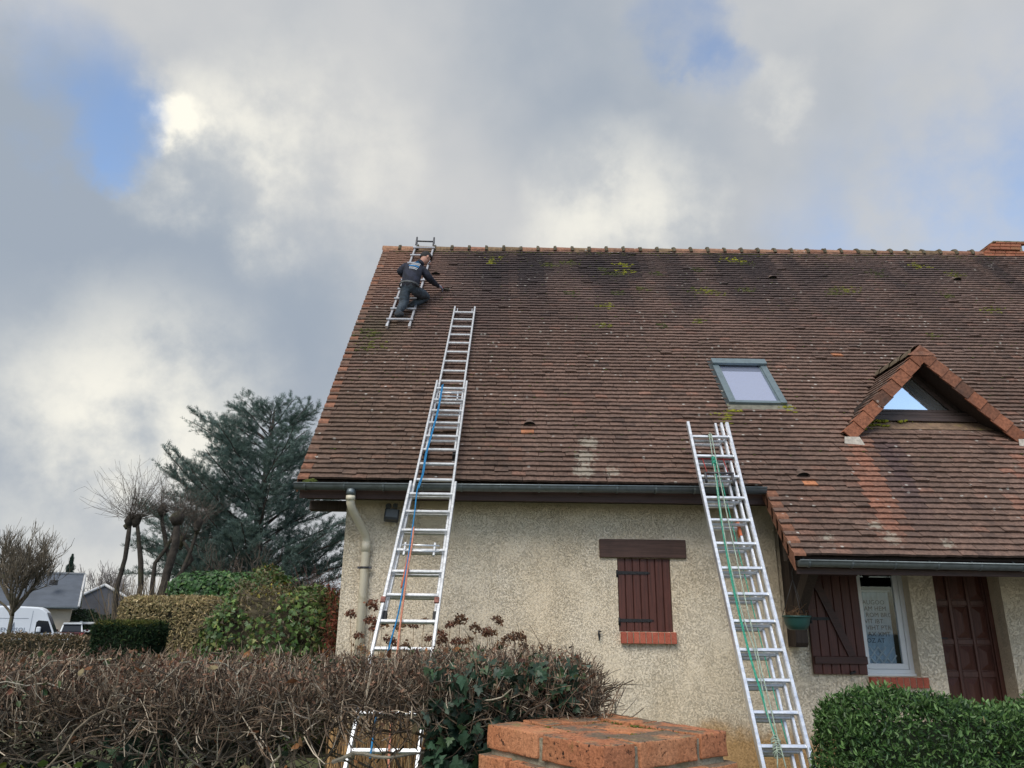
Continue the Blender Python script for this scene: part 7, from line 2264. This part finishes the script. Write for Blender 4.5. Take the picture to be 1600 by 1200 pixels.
    # white panel van
    x1 = -20.3; y0, y1 = 37.0, 39.0
    van = thing('delivery_van', 'white high roof panel van with dark lettering parked behind the low hedge', 'van', (x1 - 3, 38, gz))
    M_VAN = simple('white van paint', (0.72, 0.76, 0.82), .35, 0, .04, .6, spec=.5)
    out = [(-5.9, -.20), (-5.95, .3), (-5.9, 1.2), (-5.80, 2.25), (-5.65, 2.40), (-3.0, 2.45), (-1.90, 2.40), (-1.68, 2.30), (-1.50, 2.10), (-1.05, 1.02), (-.25, .86), (-.05, .70), (0, .30), (-.05, -.20)]
    sec = []
    for yy, sc in ((y0, .0), (y0 + .06, 1), (y1 - .06, 1), (y1, .0)):
        sec.append([(x1 + px * (1 if sc else .995), yy, gz + .33 + (pz if sc or pz < 2 else pz - .08) * .86) for px, pz in out])
    m = len(out); vs = [p for s_ in sec for p in s_]
    fs = [(a * m + k, a * m + (k + 1) % m, (a + 1) * m + (k + 1) % m, (a + 1) * m + k) for a in range(3) for k in range(m)] + [tuple(range(m))[::-1], tuple(range(3 * m, 4 * m))]
    MB().add(vs, fs).build('body', M_VAN, van)
    zz = lambda p: gz + .33 + p * .86
    M_CG = glass_mat('dark car glass', (0.03, 0.035, 0.045), .3, .05)
    MB().add([(x1 - 1.86, y0 - .012, zz(1.04)), (x1 - 1.14, y0 - .012, zz(1.04)), (x1 - 1.38, y0 - .012, zz(1.66)), (x1 - 1.78, y0 - .012, zz(1.70)), (x1 - 1.86, y0 - .012, zz(1.60))], [(0, 1, 2, 3, 4)]).build('side_window', M_CG, van)
    MB().add([(x1 - 1.50, y0 + .12, zz(2.10) + .01), (x1 - 1.05, y0 + .1, zz(1.04) + .01), (x1 - 1.05, y1 - .1, zz(1.04) + .01), (x1 - 1.50, y1 - .12, zz(2.10) + .01)], [(0, 1, 2, 3)]).build('windscreen', M_CG, van)
    MB().box((x1 - 1.80, y0 - .22, zz(1.08)), (x1 - 1.62, y0 - .015, zz(1.36)), 0, None, .03).build('mirror', M_VAN, van)
    M_SEAM = simple('van seam grey', (0.30, 0.33, 0.38), .6)
    sm = MB(); sm.box((x1 - 5.5, y0 - .008, zz(1.78)), (x1 - 2.2, y0 - .001, zz(1.81))); sm.box((x1 - 4.02, y0 - .008, zz(.2)), (x1 - 4.0, y0 - .001, zz(1.97))); sm.box((x1 - 2.08, y0 - .008, zz(.1)), (x1 - 2.06, y0 - .001, zz(2.2)))
    sm.build('door_seams', M_SEAM, van)
    M_LET = simple('dark grey lettering', (0.12, 0.15, 0.20), .6)
    me = text_mesh("MENUISOL", .26)
    put(me, 'lettering', van, [M_LET], (x1 - 3.45, y0 - .012, zz(1.10)), (R(90), 0, 0))
    lg = MB()
    for k in range(2):
        xa = x1 - 2.95 + k * .13
        for q0, q1 in ((0, .09), (.11, .09)):
            lg.add([(xa + q0, y0 - .010, zz(1.12)), (xa + q0 + .03, y0 - .010, zz(1.12)), (xa + .08, y0 - .010, zz(1.58)), (xa + .05, y0 - .010, zz(1.58))], [(0, 1, 2, 3)])
    lg.box((x1 - 2.98, y0 - .014, zz(.92)), (x1 - 2.68, y0 - .011, zz(1.04)))
    lg.build('emblem', M_LET, van)
    def wheel(parent, x, y, z, r, w):
        t = MB().tube([(x, y, z), (x, y + w, z)], r, 18).build('wheel', M_RUB, parent)
        MB().tube([(x, y - .008, z), (x, y + .02, z)], r * .6, 14).build('rim', M_ALU2, t)
    for wx in (x1 - .95, x1 - 4.8):
        for wy in (y0 - .01, y1 - .22):
            wheel(van, wx, wy, gz + .34, .34, .22)
    van.rotation_euler.z = R(25)
    # red car seen from behind
    cx, cy = -26.1, 46.8
    car = thing('hatchback_car', 'dark red hatchback with a reflection painted pale on its roof seen from behind by the white fence', 'car', (cx, cy + 2, -.48))
    M_CAR = simple('dark red car paint', (0.055, 0.010, 0.014), .25, 0, .08, 1, spec=.6)
    z0 = -.46
    def loft(rows, mat, name, par):
        vs = []; n = len(rows[0][1])
        for y, pr in rows: vs += [(cx + p[0], cy + y, z0 + p[1]) for p in pr]
        fs = [(a * n + k, a * n + (k + 1) % n, (a + 1) * n + (k + 1) % n, (a + 1) * n + k) for a in range(len(rows) - 1) for k in range(n)] + [tuple(range(n))[::-1], tuple(range((len(rows) - 1) * n, len(rows) * n))]
        return MB().add(vs, fs).build(name, mat, par)
    lowp = lambda w, zb, zt: [(-w, zb), (w, zb), (w + .02, (zb + zt) / 2), (w - .03, zt), (-w + .03, zt), (-w - .02, (zb + zt) / 2)]
    body = loft([(0, lowp(.80, .30, .88)), (.12, lowp(.86, .24, .95)), (1.2, lowp(.88, .22, .98)), (2.9, lowp(.87, .22, .95)), (3.9, lowp(.82, .26, .78)), (4.1, lowp(.72, .32, .68))], M_CAR, 'body', car)
    loft([(.20, [(-.70, .95), (.70, .95), (.66, 1.0), (-.66, 1.0)]), (.55, [(-.70, .95), (.70, .95), (.57, 1.44), (-.57, 1.44)]), (1.9, [(-.74, .95), (.74, .95), (.58, 1.50), (-.58, 1.50)]), (2.9, [(-.72, .93), (.72, .93), (.66, .98), (-.66, .98)])], M_CG, 'cabin', car)
    M_ROOF = simple('painted roof reflection', (0.60, 0.63, 0.66), .3)  # reflection on the dark red roof, painted as a pale colour
    loft([(.42, [(-.585, 1.43), (.585, 1.43), (.56, 1.475), (-.56, 1.475)]), (1.1, [(-.60, 1.47), (.60, 1.47), (.57, 1.53), (-.57, 1.53)]), (2.1, [(-.58, 1.47), (.58, 1.47), (.55, 1.52), (-.55, 1.52)])], M_ROOF, 'roof', car)
    M_TAIL = simple('red tail light', (0.42, 0.02, 0.03), .25)
    for s_ in (-1, 1):
        MB().box((cx + s_ * .66 - .16, cy - .025, z0 + .68), (cx + s_ * .66 + .14, cy + .05, z0 + .88), 0, None, .02).build('tail_light', M_TAIL, car)
        mb = MB(); mb.add([(cx + s_ * .585, cy + .52, z0 + 1.44), (cx + s_ * .70, cy + .18, z0 + .98), (cx + s_ * .60, cy + .17, z0 + .98), (cx + s_ * .52, cy + .50, z0 + 1.44)], [(0, 1, 2, 3)]); mb.build('pillar_trim', M_ROOF, car)
        MB().box((cx + s_ * .95 - .08, cy + 2.55, z0 + .95), (cx + s_ * .95 + .08, cy + 2.63, z0 + 1.08), 0, None, .02).build('door_mirror', M_CAR, car)
    MB().box((cx - .27, cy - .03, z0 + .62), (cx + .27, cy - .005, z0 + .75), 0, None, .01).build('number_plate', M_WP, car)
    MB().box((cx - .72, cy - .035, z0 + .28), (cx + .72, cy + .03, z0 + .46), 0, None, .02).build('bumper', M_RUB, car)
    MB().tube([(cx, cy - .012, z0 + .83), (cx, cy + .01, z0 + .83)], .05, 10).build('badge', M_WP, car)
    for wy in (.75, 3.3):
        for wx in (-.88, .68):
            t = MB().tube([(cx + wx, cy + wy, z0 + .31), (cx + wx + .2, cy + wy, z0 + .31)], .31, 16).build('wheel', M_RUB, car)
            MB().tube([(cx + wx - .006, cy + wy, z0 + .31), (cx + wx + .206, cy + wy, z0 + .31)], .19, 12).build('rim', M_ALU2, t)
    car.rotation_euler.z = R(27); car.scale = (.86, .86, .92)
build_street()
